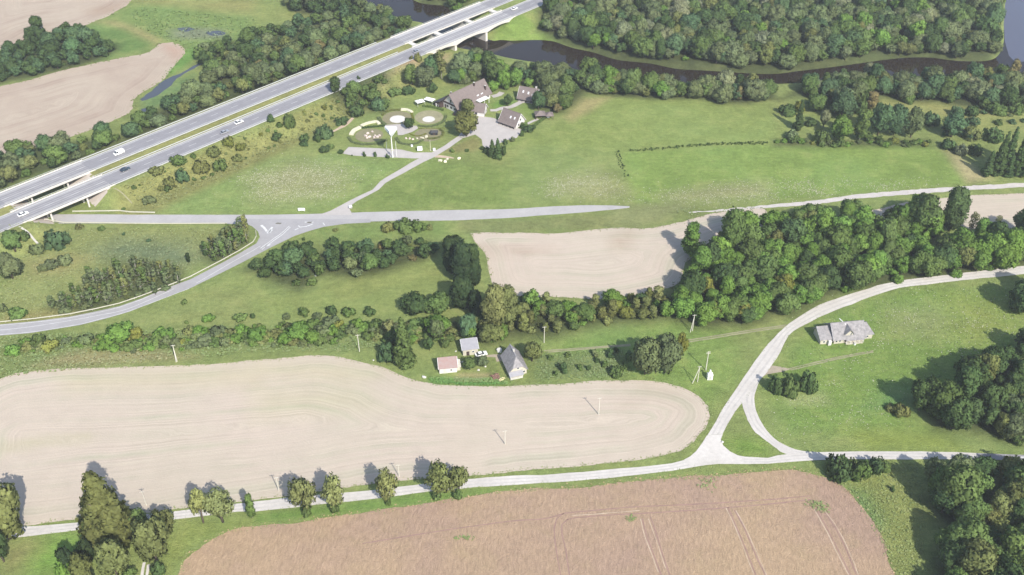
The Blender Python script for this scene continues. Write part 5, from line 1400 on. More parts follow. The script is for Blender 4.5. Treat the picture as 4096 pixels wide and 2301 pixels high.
# ------------------------------------------------------------------ buildings
def window(parent, c, n, w, h, frame='white_paint', pane='glass', name='window', up=None):
    """frame and pane on the plane through c with outward normal n"""
    n = Vector(n).normalized()
    u = (Vector(up) if up else Vector((0, 0, 1))).cross(n).normalized()
    v = n.cross(u)
    c = Vector(c)
    def quad(a, b, off):
        return [c + n * off - u * a - v * b, c + n * off + u * a - v * b, c + n * off + u * a + v * b, c + n * off - u * a + v * b]
    f = MB().hexa(quad(w / 2, h / 2, -0.02), quad(w / 2, h / 2, 0.06)).build(name, M[frame], parent)
    MB().hexa(quad(w / 2 - 0.09, h / 2 - 0.09, 0.05), quad(w / 2 - 0.09, h / 2 - 0.09, 0.075)).build('pane', M[pane], f)
    return f

def door(parent, c, n, w, h, mat='timber'):
    n = Vector(n).normalized(); u = Vector((0, 0, 1)).cross(n)
    c = Vector(c)
    q = lambda o: [c + n * o - u * w / 2, c + n * o + u * w / 2, c + n * o + u * w / 2 + Vector((0, 0, h)), c + n * o - u * w / 2 + Vector((0, 0, h))]
    d = MB().hexa(q(-0.02), q(0.07)).build('door', M[mat], parent)
    k = c + n * 0.1 + u * (w / 2 - 0.15) + Vector((0, 0, h * 0.5))
    MB().box(k.x - 0.05, k.x + 0.05, k.y - 0.05, k.y + 0.05, k.z - 0.05, k.z + 0.05).build('handle', M['steel'], d)
    return d

def gable(parent, x0, x1, y0, y1, eave, ridge, wall, roof, over=0.5, th=0.22, base=0.0, trim=None, ridge_y=None, drop=True):
    """walls with gables at both ends of x, two roof plates meeting over the middle"""
    ym = (y0 + y1) / 2 if ridge_y is None else ridge_y
    V = []
    for x in (x0, x1):
        V += [(x, y0, base), (x, y1, base), (x, y1, eave), (x, ym, ridge), (x, y0, eave)]
    MB().add(V, [(4, 3, 2, 1, 0), (5, 6, 7, 8, 9), (0, 5, 9, 4), (1, 2, 7, 6), (0, 1, 6, 5)]).build('wall', M[wall], parent)
    def slope(ya):
        k = (ridge - eave) / (ym - ya)
        ye = ya - over * (1 if ya < ym else -1)
        ze = eave + k * (ye - ya)
        return ye, ze
    a, za = slope(y0); b, zb = slope(y1)
    X0, X1, lift = x0 - over, x1 + over, th + 0.01
    r = MB()
    r.slab([(X0, a, za + lift), (X1, a, za + lift), (X1, ym, ridge + lift), (X0, ym, ridge + lift)], th)
    r.slab([(X1, b, zb + lift), (X0, b, zb + lift), (X0, ym, ridge + lift), (X1, ym, ridge + lift)], th)
    ro = r.build('roof', M[roof], parent)
    MB().tube([(X0, ym, ridge + lift - 0.02), (X1, ym, ridge + lift - 0.02)], 0.13, 6).build('ridge_cap', M[roof], ro)
    if trim:
        for X in (X0 - 0.03, X1 + 0.03):
            t = MB()
            for ye, ze in ((a, za), (b, zb)):
                q0, q1 = Vector((X, ye, ze + lift)), Vector((X, ym, ridge + lift))
                t.hexa([q0 + Vector((-.05, 0, -.28)), q0 + Vector((.05, 0, -.28)), q1 + Vector((.05, 0, -.28)), q1 + Vector((-.05, 0, -.28))],
                       [q0 + Vector((-.05, 0, .04)), q0 + Vector((.05, 0, .04)), q1 + Vector((.05, 0, .04)), q1 + Vector((-.05, 0, .04))])
            t.build('verge_board', M[trim], ro)
    return ro, (a, za, b, zb)

def chimney(parent, x, y, z0, z1, w=0.7, mat='timber'):
    c = MB().box(x - w / 2, x + w / 2, y - w / 2, y + w / 2, z0, z1).build('chimney', M[mat], parent)
    MB().box(x - w / 2 - .08, x + w / 2 + .08, y - w / 2 - .08, y + w / 2 + .08, z1, z1 + 0.12).build('cap', M['concrete'], c)

def skylight(roof, y, frac, ye, ze, ym, ridge, w=0.9, h=1.2):
    """flat window lying in the slope that runs from eave (ye, ze) to the ridge"""
    pass

def roof_window(parent, x, p0, p1, f, w, h):
    """p0 eave (y, z), p1 ridge (y, z): a skylight at fraction f of the slope"""
    y, z = p0[0] + (p1[0] - p0[0]) * f, p0[1] + (p1[1] - p0[1]) * f
    d = Vector((0, p1[0] - p0[0], p1[1] - p0[1])).normalized()
    n = Vector((1, 0, 0)).cross(d)
    if n.z < 0: n = -n
    window(parent, Vector((x, y, z + 0.24)), n, w, h, 'white_paint', 'skylight', 'skylight', d)

def frame(i, p_left, p_right):
    """frame of a building front: midpoint of the two front corners, heading of the front, its width"""
    a, b = Vector(g(i, *p_left)), Vector(g(i, *p_right))
    d = b - a
    return (a + b) / 2, math.atan2(d.y, d.x), d.length

# --- the long farmhouse (front gable towards the camera; local x runs back along the ridge)
o2, hd, w2 = frame('a3', (365, 590), (600, 700))
ux = Vector((math.cos(HZ), math.sin(HZ))); hw_ = 5.3
fr = Vector(g('a3', 605, 700))
mid = fr + Vector((-ux.y, ux.x)) * hw_
LH = thing('farmhouse', (mid.x, mid.y, 0), HZ, 'long white farmhouse with a big brown roof, white gable and dark timber', 'farmhouse')
FL = 24.0
roofL, ev = gable(LH, 0, FL, -hw_, hw_, 3.2, 9.0, 'white_wall', 'brown_roof', 0.9, trim='timber')
MB().box(-0.16, -0.01, -hw_ + 0.1, hw_ - 0.1, 3.0, 3.7).build('timber_band', M['timber'], LH)
MB().box(-0.25, -0.02, -hw_ - 0.05, -hw_ + 1.3, 0.0, 3.4).build('corner_boards', M['timber'], LH)
window(LH, (0, -0.4, 5.2), (-1, 0, 0), 1.1, 1.7, 'timber')
for y in (-3.2, -0.5, 2.2): window(LH, (0, y, 1.6), (-1, 0, 0), 1.3, 1.2, 'timber')
door(LH, (0, 3.8, 0), (-1, 0, 0), 1.1, 2.1)
for x in (15, 17.5, 20, 22.3): window(LH, (x, -hw_, 1.7), (0, -1, 0), 1.3, 1.2, 'timber')
MB().box(-0.3, 0.0, -3.9, 4.0, 3.75, 3.95).build('balcony', M['timber'], LH)
chimney(roofL, 16.5, -0.9, 8.2, 10.1, 0.8); chimney(roofL, 22.0, -3.6, 5.0, 7.3, 0.8); chimney(roofL, 3.5, 3.0, 5.8, 8.0, 0.7)
for x in (15.5, 18.5): window(LH, (x, -hw_ + 0.7, 4.2), (0, -1, 0.0), 1.5, 1.0, 'white_paint', 'skylight', 'dormer_window')
# left lean-to with a dark roof
lt = MB(); lt.box(-2.8, 6.5, hw_ + 0.02, hw_ + 4.0, 0, 2.4); lt.build('side_wing', M['timber'], LH)
lr = MB(); lr.slab([(7.2, hw_ + 4.6, 2.35), (-3.4, hw_ + 4.6, 2.35), (-3.4, hw_ - 0.1, 4.2), (7.2, hw_ - 0.1, 4.2)], 0.2); lr.build('wing_roof', M['dark_roof'], LH)
window(LH, (-2.8, hw_ + 1.2, 1.3), (-1, 0, 0), 1.0, 1.1, 'white_paint')
MB().box(-3.1, -2.82, hw_ + 2.1, hw_ + 2.9, 0, 2.3).build('white_panel', M['white_wall'], LH)
# white terrace roof on the right flank
MB().box(12.8, 19.8, -hw_ - 3.6, -hw_ - 0.02, 2.75, 2.95).build('terrace_roof', M['white_paint'], LH)
for x, y in ((13, -hw_ - 3.4), (16.3, -hw_ - 3.4), (19.6, -hw_ - 3.4)):
    MB().box(x - .1, x + .1, y - .1, y + .1, 0, 2.75).build('terrace_post', M['white_paint'], LH)
# cross wing with its own white gable
CW = thing('side_house', (*(Vector(g('a3', 955, 735)) + Vector((0, 2.4))), 0), HZ - math.radians(60), 'small white wing with a brown roof joining the long farmhouse to the courtyard', 'house')
rC, evc = gable(CW, -6.2, 3.2, -3.0, 3.0, 2.6, 5.8, 'white_wall', 'brown_roof', 0.5, trim='white_paint')
window(CW, (3.2, 0, 3.8), (1, 0, 0), 0.9, 1.1, 'timber'); door(CW, (3.2, -1.3, 0), (1, 0, 0), 1.1, 2.0); window(CW, (3.2, 1.2, 1.4), (1, 0, 0), 1.0, 1.1, 'timber')
window(CW, (-1.0, -3.0, 1.4), (0, -1, 0), 1.2, 1.1, 'timber'); window(CW, (-4.0, -3.0, 1.4), (0, -1, 0), 1.2, 1.1, 'timber')

# --- two guest houses
def guest(i, p_l, p_r, depth, ridge, eave, lights, label, chim=None, porch=True, front=0.0):
    c, h, w = frame(i, p_l, p_r)
    o = thing('guest_house', (c.x, c.y, 0), h, label, 'guest house', 'guest houses with brown roofs')
    W = w / 2
    r, ev_ = gable(o, -W, W, 0, depth, eave, ridge, 'white_wall', 'brown_roof', 0.55, trim='white_paint')
    pe, pr = (ev_[0], ev_[1]), (depth / 2, ridge)
    for f, fy in lights:
        roof_window(r, f * W, pe, pr, fy, 0.75, 1.25)
    if porch:
        for x in np.linspace(-W + 0.4, W - 0.4, 5):
            MB().box(x - .14, x + .14, -1.5, -1.22, 0, eave - 0.75).build('porch_post', M['timber'], o)
        MB().slab([(-W - .5, -1.9, eave - 0.75), (W + .5, -1.9, eave - 0.75), (W + .5, -0.35, eave - 0.1), (-W - .5, -0.35, eave - 0.1)], 0.14).build('porch_roof', M['brown_roof'], o)
        MB().box(-W, W, -1.55, -0.02, 0, 0.14).build('porch_floor', M['paving'], o)
    for x in np.linspace(-W + 1.6, W - 1.6, 3):
        window(o, (x, 0, 1.25), (0, -1, 0), 1.1, 1.0, 'timber')
    door(o, (W * 0.55, 0, 0), (0, -1, 0), 1.0, 1.95)
    window(o, (W, depth / 2, 3.6), (1, 0, 0), 0.9, 1.0, 'timber'); window(o, (W, depth * 0.3, 1.3), (1, 0, 0), 0.9, 1.0, 'timber')
    if chim: chimney(r, chim[0] * W, depth * chim[1], ridge - 1.5, ridge + 0.7, 0.8, 'white_wall')
    return o
guest('a3', (1285, 850), (1545, 945), 7.2, 6.8, 2.3, [(0.12, 0.50), (0.60, 0.52)], 'white guest house with a bare white gable and two skylights by the courtyard')
guest('a3', (1580, 480), (1860, 530), 7.0, 6.2, 2.3, [(-0.55, 0.55), (0.05, 0.5), (0.55, 0.42)], 'brown roofed guest house with three skylights at the edge of the trees', (0.72, 0.62))
# open pavilion with a hipped roof
c, h, w = frame('a3', (1850, 780), (2120, 800))
PV = thing('pavilion', (c.x, c.y + 2.0, 0), h + 0.25, 'low reddish brown open pavilion by the edge of the meadow', 'pavilion')
def hip(parent, x0, x1, y0, y1, z0, z1, mat, name='roof'):
    a = (y1 - y0) / 2
    ym = (y0 + y1) / 2
    A, B, C_, D_ = (x0, y0, z0), (x1, y0, z0), (x1, y1, z0), (x0, y1, z0)
    E_, F_ = (x0 + a, ym, z1), (x1 - a, ym, z1)
    MB().add([A, B, C_, D_, E_, F_], [(0, 1, 5, 4), (1, 2, 5), (2, 3, 4, 5), (3, 0, 4), (3, 2, 1, 0)]).build(name, M[mat], parent)
hip(PV, -4.6, 1.0, -2.6, 2.6, 2.2, 3.9, 'red_brown' if 'red_brown' in M else 'brown_roof')
hip(PV, 0.8, 5.0, -3.4, 1.2, 2.1, 3.6, 'brown_roof', 'lower_roof')
for x, y in ((-4.2, -2.2), (-1.5, -2.2), (0.6, -2.2), (-4.2, 2.2), (0.6, 2.2), (4.6, -3.0), (4.6, 0.8), (2.6, -3.0)):
    MB().box(x - .12, x + .12, y - .12, y + .12, 0, 2.25).build('post', M['timber'], PV)
MB().box(-4.2, -3.9, -2.0, 2.0, 0, 2.0).build('back_wall', M['timber'], PV)
MB().box(1.6, 3.2, -1.0, -0.2, 0, 0.9).build('table', M['white_paint'], PV)

# --- sheds of the small farm
def shed(i, p_l, p_r, depth, h_front, h_ridge, wall, roof, label, trim='white_paint', rf=0.62, lean=None):
    c, h, w = frame(i, p_l, p_r)
    o = thing('shed', (c.x, c.y, 0), h, label, 'shed', 'sheds of the small farm')
    W = w / 2
    r, ev_ = gable(o, -W, W, 0, depth, h_front, h_ridge, wall, roof, 0.35, 0.16, trim=trim, ridge_y=depth * rf)
    window(o, (W * 0.35, 0, h_front * 0.55), (0, -1, 0), 0.9, 0.8, 'white_paint')
    door(o, (-W * 0.35, 0, 0), (0, -1, 0), 1.1, min(1.95, h_front - 0.3), 'timber' if wall == 'cream_wall' else 'pole')
    return o, W
s1, W1_ = shed('a6', (420, 940), (795, 905), 5.6, 2.5, 4.5, 'white_wall', 'red_roof', 'white shed with a faded red roof nearest the pale field')
MB().box(W1_ + 0.02, W1_ + 1.3, 0.8, 4.6, 0, 1.7).build('lean_to', M['cream_wall'], s1)
MB().slab([(W1_ + 0.02, 0.6, 2.5), (W1_ + 1.6, 0.6, 1.75), (W1_ + 1.6, 4.8, 1.75), (W1_ + 0.02, 4.8, 2.5)], 0.12).build('lean_to_roof', M['pole'], s1)
s2, W2_ = shed('a6', (925, 560), (1245, 520), 5.0, 2.9, 4.0, 'cream_wall', 'pale_roof', 'cream shed with a pale grey roof behind the red-roofed shed', rf=0.95)

# --- grey gabled house (ridge runs away from the camera, half hip in front)
c, h, w = frame('a6', (1915, 1010), (2285, 930))
GH = thing('house', (c.x, c.y, 0), h, 'small grey gabled house with a steep roof and half hip beside the olive tree', 'house')
W, D_, ev0, rd = w / 2, 9.2, 2.5, 6.6
MB().add([(-W, 0, 0), (W, 0, 0), (W, D_, 0), (-W, D_, 0), (-W, 0, ev0), (W, 0, ev0), (W, D_, ev0), (-W, D_, ev0), (-W * 0.5, 0, 4.4), (W * 0.5, 0, 4.4), (0, D_, rd)],
         [(0, 1, 5, 9, 8, 4), (1, 2, 6, 5), (2, 3, 7, 10, 6), (3, 0, 4, 7)]).build('wall', M['cream_wall'], GH)
o_ = 0.5; zE = ev0 - 0.3
E1, E2, E3, E4 = (-W - o_, -o_, zE), (W + o_, -o_, zE), (W + o_, D_ + o_, zE), (-W - o_, D_ + o_, zE)
R1, R2 = (0, 2.6, rd + 0.25), (0, D_ + o_, rd + 0.25)
H1, H2 = (-W * 0.62, -o_, 4.1), (W * 0.62, -o_, 4.1)
MB().slab([E4, E1, H1, R1, R2], 0.16).build('roof', M['grey_roof'], GH)
MB().slab([E2, E3, R2, R1, H2], 0.16).build('roof', M['grey_roof'], GH)
MB().slab([H1, H2, R1], 0.16).build('front_hip', M['grey_roof'], GH)
MB().tube([R1, R2], 0.15, 6).build('ridge_cap', M['pale_roof'], GH)
MB().slab([(-W - 0.4, -2.1, 1.8), (W * 0.5, -2.1, 1.8), (W * 0.5, -0.05, 2.4), (-W - 0.4, -0.05, 2.4)], 0.12).build('porch_roof', M['pale_roof'], GH)
MB().box(-W - 0.1, W * 0.4, -1.8, -0.05, 0, 0.9).build('porch', M['concrete'], GH)
for x in (-W, W * 0.35): MB().box(x - .08, x + .08, -1.9, -1.74, 0.9, 1.8).build('porch_post', M['white_paint'], GH)
window(GH, (W * 0.7, 0, 1.3), (0, -1, 0), 0.9, 1.0); window(GH, (0, 0, 3.4), (0, -1, 0), 0.9, 0.9)
for y in (2.0, 5.0, 7.6):
    window(GH, (-W, y, 1.3), (-1, 0, 0), 0.9, 1.0); window(GH, (W, y, 1.3), (1, 0, 0), 0.9, 1.0)
chimney(GH, 0.1, 5.6, rd - 0.6, rd + 0.9, 0.6, 'concrete')

# --- grey farmhouse in the pasture with two annexes
c, h, w = frame('a7', (770, 1095), (1690, 1010))
FH = thing('farmhouse', (c.x, c.y, 0), h, 'weathered grey farmhouse with a gabled dormer and two annexes alone in the pasture', 'farmhouse')
W, D_ = w / 2 + 0.2, 9.0
rF, evF = gable(FH, -W, W, 0, D_, 2.5, 6.3, 'cream_wall', 'grey_roof', 0.7, trim='pale_roof')
# dormer
dz0, dzr = 3.1, 6.0
MB().add([(-0.2 - 1.3, 0.6, 2.6), (-0.2 + 1.5, 0.6, 2.6), (-0.2 + 1.5, 0.6, 4.1), (-0.1, 0.6, 5.8), (-0.2 - 1.3, 0.6, 4.1),
          (-0.2 - 1.3, 3.2, 4.1), (-0.2 + 1.5, 3.2, 4.1), (-0.1, 4.3, 5.8)], [(0, 1, 2, 3, 4), (1, 6, 2), (0, 4, 5), (2, 6, 7, 3), (4, 3, 7, 5)]).build('dormer', M['cream_wall'], FH)
MB().slab([(-0.1, 0.1, 6.0), (-1.95, 0.1, 3.75), (-1.95, 3.0, 3.75), (-0.1, 4.6, 6.0)], 0.14).build('dormer_roof', M['grey_roof'], FH)
MB().slab([(1.75, 0.1, 3.75), (-0.1, 0.1, 6.0), (-0.1, 4.6, 6.0), (1.75, 3.0, 3.75)], 0.14).build('dormer_roof', M['grey_roof'], FH)
window(FH, (0.55, 0.6, 3.7), (0, -1, 0), 0.6, 1.4, 'white_paint')
MB().slab([(-1.6, -1.3, 2.0), (W - 0.3, -1.3, 2.0), (W - 0.3, -0.05, 2.55), (-1.6, -0.05, 2.55)], 0.1).build('veranda_roof', M['grey_roof'], FH)
MB().box(-1.4, W - 0.6, -1.1, -0.05, 0, 0.5).build('veranda', M['cream_wall'], FH)
for x in np.linspace(-1.4, W - 0.6, 5): MB().box(x - .06, x + .06, -1.15, -1.03, 0.5, 2.0).build('veranda_post', M['white_paint'], FH)
for x in (-W + 0.9, -W + 2.3): window(FH, (x, 0, 1.35), (0, -1, 0), 0.9, 1.1)
for x in (0.4, 2.2, W - 1.4): window(FH, (x, 0, 1.4), (0, -1, 0), 1.0, 1.0)
door(FH, (-1.0, 0, 0), (0, -1, 0), 1.0, 2.0)
MB().hexa([(-0.9, 3.6, 5.9), (-0.62, 3.6, 5.9), (-2.05, 6.6, 6.5), (-2.33, 6.6, 6.5)], [(-0.9, 3.6, 6.05), (-0.62, 3.6, 6.05), (-2.05, 6.6, 6.65), (-2.33, 6.6, 6.65)]).build('roof_ladder', M['white_paint'], rF)
# left annex
xa0, xa1 = -W - 5.2, -W - 1.15
AN = thing('annex', (0, 0, 0)); AN.parent = FH; AN.name = 'annex'
rA, evA = gable(AN, xa0, xa1, 0.4, 7.0, 2.3, 4.6, 'cream_wall', 'grey_roof', 0.4, trim='pale_roof', ridge_y=5.2)
MB().box(xa1 + 0.01, -W - 0.01, 1.6, 6.2, 0, 2.2).build('link', M['timber'], FH)
window(FH, ((xa0 + xa1) / 2 - 0.6, 0.4, 1.2), (0, -1, 0), 1.0, 0.9)
MB().box(xa1 - 1.2, xa1, -0.6, 0.38, 0, 2.0).build('entry', M['white_wall'], FH)
# right annex with a hipped end
xb0, xb1 = W + 0.01, W + 3.9
MB().box(xb0, xb1, 1.2, 8.0, 0, 2.4).build('annex_wall', M['cream_wall'], FH)
MB().add([(xb0, 0.7, 2.3), (xb1 + 0.5, 0.7, 2.3), (xb1 + 0.5, 8.5, 2.3), (xb0, 8.5, 2.3), (xb0, 4.9, 5.2), (xb1 - 1.8, 4.9, 5.2)], [(0, 1, 5, 4), (1, 2, 5), (2, 3, 4, 5), (3, 0, 4), (3, 2, 1, 0)]).build('annex_roof', M['grey_roof'], FH)
window(FH, (xb0 + 1.7, 1.2, 1.3), (0, -1, 0), 1.4, 0.9)
# small things by the grey farmhouse
def small_box(name, i, x, y, w, d, h, mat, label, cat, rz=0.0):
    X, Y = g(i, x, y)
    o = thing(name, (X, Y, 0), rz, label, cat)
    MB().box(-w / 2, w / 2, -d / 2, d / 2, 0, h).build('body', M[mat], o)
    return o
def barrel(i, x, y, r, h, mat, label, cat, lid='concrete', name='barrel'):
    X, Y = g(i, x, y)
    o = thing(name, (X, Y, 0), 0, label, cat)
    MB().tube([(0, 0, 0), (0, 0, h)], r, 14).build('body', M[mat], o)
    MB().tube([(0, 0, h), (0, 0, h + 0.08)], r * 1.06, 14).build('lid', M[lid], o)
    return o
barrel('a7', 1435, 1115, 0.45, 0.8, 'white_paint', 'small white barrel in front of the grey farmhouse', 'barrel')
barrel('a6', 1700, 460, 0.95, 0.9, 'white_paint', 'round white covered well between the shed and the gabled house', 'well', 'white_gravel', 'covered_well')

# white transformer kiosk and its posts
X, Y = g('a8', 1310, 1190)
K = thing('transformer_kiosk', (X, Y + 0.8, 0), 0.05, 'white transformer kiosk with a peaked top beside the tall pole', 'kiosk')
MB().box(-0.95, 0.95, -0.8, 0.8, 0, 2.3).build('cabinet', M['white_paint'], K)
MB().add([(-1.0, -0.85, 2.3), (1.0, -0.85, 2.3), (1.0, 0.85, 2.3), (-1.0, 0.85, 2.3), (-0.3, 0.2, 3.2), (0.3, 0.2, 3.2)], [(0, 1, 5, 4), (1, 2, 5), (2, 3, 4, 5), (3, 0, 4), (3, 2, 1, 0)]).build('roof', M['white_paint'], K)
MB().box(-0.25, 0.25, 0.1, 0.5, 3.0, 3.9).build('bushing_housing', M['white_paint'], K)
for sx in (-0.5, 0.02): MB().box(sx, sx + 0.48, -0.84, -0.805, 0.15, 2.0).build('door', M['steel'], K)

def utility_pole(i, x, y, h, label, brace=None, arms=1, r=0.13):
    X, Y = g(i, x, y)
    o = thing('utility_pole', (X, Y, 0), 0.15, label, 'utility pole', 'utility poles of the power line')
    MB().tube([(0, 0, -0.5), (0, 0, h)], [r * 1.25, r * 0.85], 8).build('shaft', M['pole'], o)
    for k in range(arms):
        z = h - 0.35 - 0.7 * k
        a = MB().box(-0.75, 0.75, -0.06, 0.06, z, z + 0.12).build('crossarm', M['pole'], o)
        for sx in (-0.65, 0.0, 0.65): MB().tube([(sx, 0, z + 0.12), (sx, 0, z + 0.34)], 0.05, 6).build('insulator', M['wire'], a)
    if brace:
        bx, by, _ = (*g(i, *brace), 0)
        q = Matrix.Rotation(-0.15, 3, 'Z') @ Vector((bx - X, by - Y, 0))
        MB().tube([(q.x, q.y, -0.3), (0.0, 0.0, h - 0.6)], [r * 1.2, r * 0.8], 8).build('strut', M['pole'], o)
    return o
utility_pole(11, 870, 1272, 8.1, 'utility pole in the pale field, the one nearer the farm track trees')
utility_pole(14, 2502, 132, 6.6, 'utility pole in the open middle of the big pale field')
utility_pole('a8', 1205, 925, 9.0, 'tall utility pole behind the white kiosk', None, 2, 0.16)
utility_pole('a8', 985, 1235, 7.6, 'strutted A-shaped utility pole between field and white kiosk', (850, 1275))
utility_pole(14, 1438, 455, 5.6, 'utility pole at the field edge behind the pair of verge trees')
utility_pole(14, 230, 602, 6.6, 'utility pole at the field edge left of the row of verge trees')
utility_pole(13, 1472, 745, 6.6, 'utility pole at the field edge near the two big roadside trees')
utility_pole(9, 1780, 738, 8.0, 'leaning pale utility pole above the field, near the yellow bush', (1770, 745))
utility_pole(10, 1040, 638, 8.2, 'utility pole in the scrub to the left of the spruces')
utility_pole(11, 322, 552, 8.0, 'utility pole beside the grass track behind the gabled house')
utility_pole(11, 1812, 432, 8.0, 'strutted utility pole at the foot of the wood', (1790, 445))

# ------------------------------------------------------------------ garden and signs of the roadside inn
def disc(name, i, x, y, rx, mat, z, label=None):
    X, Y = g(i, x, y)
    pts = [(X + rx * math.cos(a), Y + rx * math.sin(a)) for a in np.linspace(0, 2 * math.pi, 28, endpoint=False)]
    return cdt_sheet(name, rough(pts, 0.06, 1.0), mat, z)
disc('gravel_disc', 'a2', 925, 793, 4.0, M['white_gravel'], 0.06)
disc('gravel_disc', 'a2', 1425, 795, 3.2, M['white_gravel'], 0.06)
M['bed_soil'] = plain('garden_bed', (0.20, 0.185, 0.105), 1.0, 0.2, 0.6)
disc('garden_bed', 'a2', 920, 775, 7.6, M['bed_soil'], 0.03)
disc('garden_bed', 'a2', 470, 1050, 7.0, M['bed_soil'], 0.03)
disc('garden_bed', 'a2', 1420, 1040, 7.0, M['bed_soil'], 0.03)
disc('garden_bed', 'a2', 1430, 760, 7.4, M['track'], 0.025)
cdt_sheet('terrace', rough(gl('a2', [(690, 890), (1000, 870), (1060, 900), (1230, 900), (1260, 940), (1160, 1000), (1000, 1050), (930, 1050), (920, 960), (740, 960)]), 0.1), M['paving'], 0.075)
M['hedge_leaf'] = M['leaf']
def arc_wall(i, pts, w, h, mat, label, cat, name, group):
    L = spline(gl(i, pts), 0.9)
    l, r = band(L, w / 2, 0.9)
    n = min(len(l), len(r))
    X, Y = L[0]
    o = thing(name, (X, Y, 0), 0, label, cat, group)
    sub = lambda p: (p[0] - X, p[1] - Y)
    k = 0
    segs = max(3, n // 4)
    idx = np.linspace(0, n - 1, segs + 1).astype(int)
    for a, b in zip(idx[:-1], idx[1:]):
        mb = MB()
        for j in range(a, b):
            hz_ = h * (1 + 0.05 * math.sin(j * 1.7))
            p, q, s, t = sub(r[j]), sub(r[j + 1]), sub(l[j + 1]), sub(l[j])
            e = 0.04 if j == b - 1 else 0
            mb.hexa([(*p, 0), (*q, 0), (*s, 0), (*t, 0)], [(*p, hz_), (*q, hz_), (*s, hz_), (*t, hz_)])
        mb.build('wall_stone', M[mat], o)
    return o
gw = 'cream curved garden walls'
arc_wall('a2', [(180, 1050), (230, 980), (330, 930)], 2.2, 0.7, 'cream_stone', 'cream curved wall at the left end of the garden', 'garden wall', 'garden_wall', gw)
arc_wall('a2', [(340, 910), (430, 870), (580, 840), (630, 875)], 1.6, 0.7, 'cream_stone', 'cream curved wall with a pale knob end between the left beds', 'garden wall', 'garden_wall', gw)
arc_wall('a2', [(980, 645), (1080, 650), (1160, 690)], 1.6, 0.7, 'cream_stone', 'cream curved wall behind the left white disc', 'garden wall', 'garden_wall', gw)
def hedge(i, pts, w, h, tone, label, group, tufts=26):
    """clipped hedge: an arc of leaf tufts over a dark core"""
    L = spline(gl(i, pts), 0.8)
    X, Y = L[0]
    o = thing('hedge', (X, Y, 0), 0, label, 'hedge', group)
    first = KIND['shrub'][2]
    for k, p in enumerate(L):
        c = link('clump', first[k % len(first)], None, o)
        c.location = (p[0] - X, p[1] - Y, 0)
        c.rotation_euler = (0, 0, k * 1.9)
        c.scale = (w / 3.0, w / 3.0, h / 2.0)
        t = TONE[tone]
        c.color = (*t, 1)
    return o
hg = 'curved hedges of the garden'
hedge('a2', [(680, 730), (740, 680), (840, 655), (970, 648)], 1.5, 1.1, 'olive', 'dark curved hedge behind the left white disc', hg)
hedge('a2', [(350, 940), (480, 925), (600, 915), (710, 905)], 1.4, 1.1, 'dark', 'dark curved hedge behind the pink boulders', hg)
hedge('a2', [(140, 1090), (180, 1150), (300, 1190), (450, 1200), (640, 1180), (740, 1140)], 1.8, 0.8, 'grey', 'grey green rim hedge in front of the pink boulders', hg)
hedge('a2', [(620, 770), (650, 830), (720, 870)], 2.4, 0.8, 'grey', 'grey green hedge on the left of the white disc', hg)
hedge('a2', [(1700, 740), (1660, 830), (1540, 890), (1400, 915), (1270, 900)], 1.8, 0.7, 'grey', 'grey green crescent hedge in front of the right white disc', hg)
hedge('a2', [(1270, 945), (1450, 945), (1620, 940), (1790, 932)], 0.8, 0.4, 'yellow', 'low straight yellowish hedge across the garden', hg)
hedge('a2', [(1420, 1110), (1550, 1100), (1640, 1060), (1660, 1000), (1620, 970)], 1.6, 0.9, 'olive', 'dark bent hedge around the dark hut', hg)
hedge('a2', [(1120, 1030), (1200, 1060), (1290, 1060), (1380, 1030)], 1.1, 0.6, 'yellow', 'yellow flowering hedge beside the terrace', hg)
hedge('a2', [(900, 1100), (960, 1170), (1100, 1200), (1240, 1180), (1330, 1130)], 2.0, 0.6, 'grey', 'grey green rim hedge beside the tall sign', hg)
hedge('a2', [(1340, 590), (1450, 600), (1560, 620), (1650, 650)], 1.8, 1.2, 'mid', 'trimmed green hedge in front of the white canopies', hg)
hedge('a3', [(1730, 970), (1830, 910), (1920, 840), (2040, 760)], 2.0, 1.2, 'mid', 'straight green hedge along the meadow beside the pavilion', hg)
hedge('a2', [(1150, 700), (1170, 780), (1180, 850)], 1.6, 0.5, 'yellow', 'yellowish low hedge between the two white discs', hg)
def boulder(i, x, y, r, mat, label, group):
    X, Y = g(i, x, y)
    V, F = ICO1
    R = np.random.RandomState(int(x * 7 + y))
    vv = V * r * (1 + 0.25 * R.randn(len(V), 1)).clip(0.6, 1.4) * np.array([1, 0.9, 0.7]) + np.array([0, 0, r * 0.35])
    o = link('boulder', mesh_from('boulder', vv, F), M[mat]); o.location = (X, Y, 0)
    tag(o, label, 'boulder', group)
    GROWN.append(o)
for k, (x, y, r) in enumerate([(410, 1070, .9), (450, 1030, .9), (520, 1000, .7), (480, 1080, .9), (550, 1090, .8), (600, 1080, .8), (635, 1060, .7), (560, 1060, .7), (440, 1100, .7)]):
    boulder('a2', x, y, r, 'pink_stone', 'pinkish boulder in the heap on the left garden bed', 'pink boulders on the left garden bed')
for k, (x, y, r) in enumerate([(1060, 1110, .8), (1120, 1110, .8), (1170, 1120, .7), (1240, 1110, .7), (1310, 1095, .7), (1390, 1080, 1.0), (1340, 1100, .6)]):
    boulder('a2', x, y, r, 'pink_stone' if k < 3 else 'cream_stone', 'pinkish boulder in the row beside the tall sign' if k < 3 else 'cream boulder in the row before the dark hut', 'boulders between tall sign and dark hut')
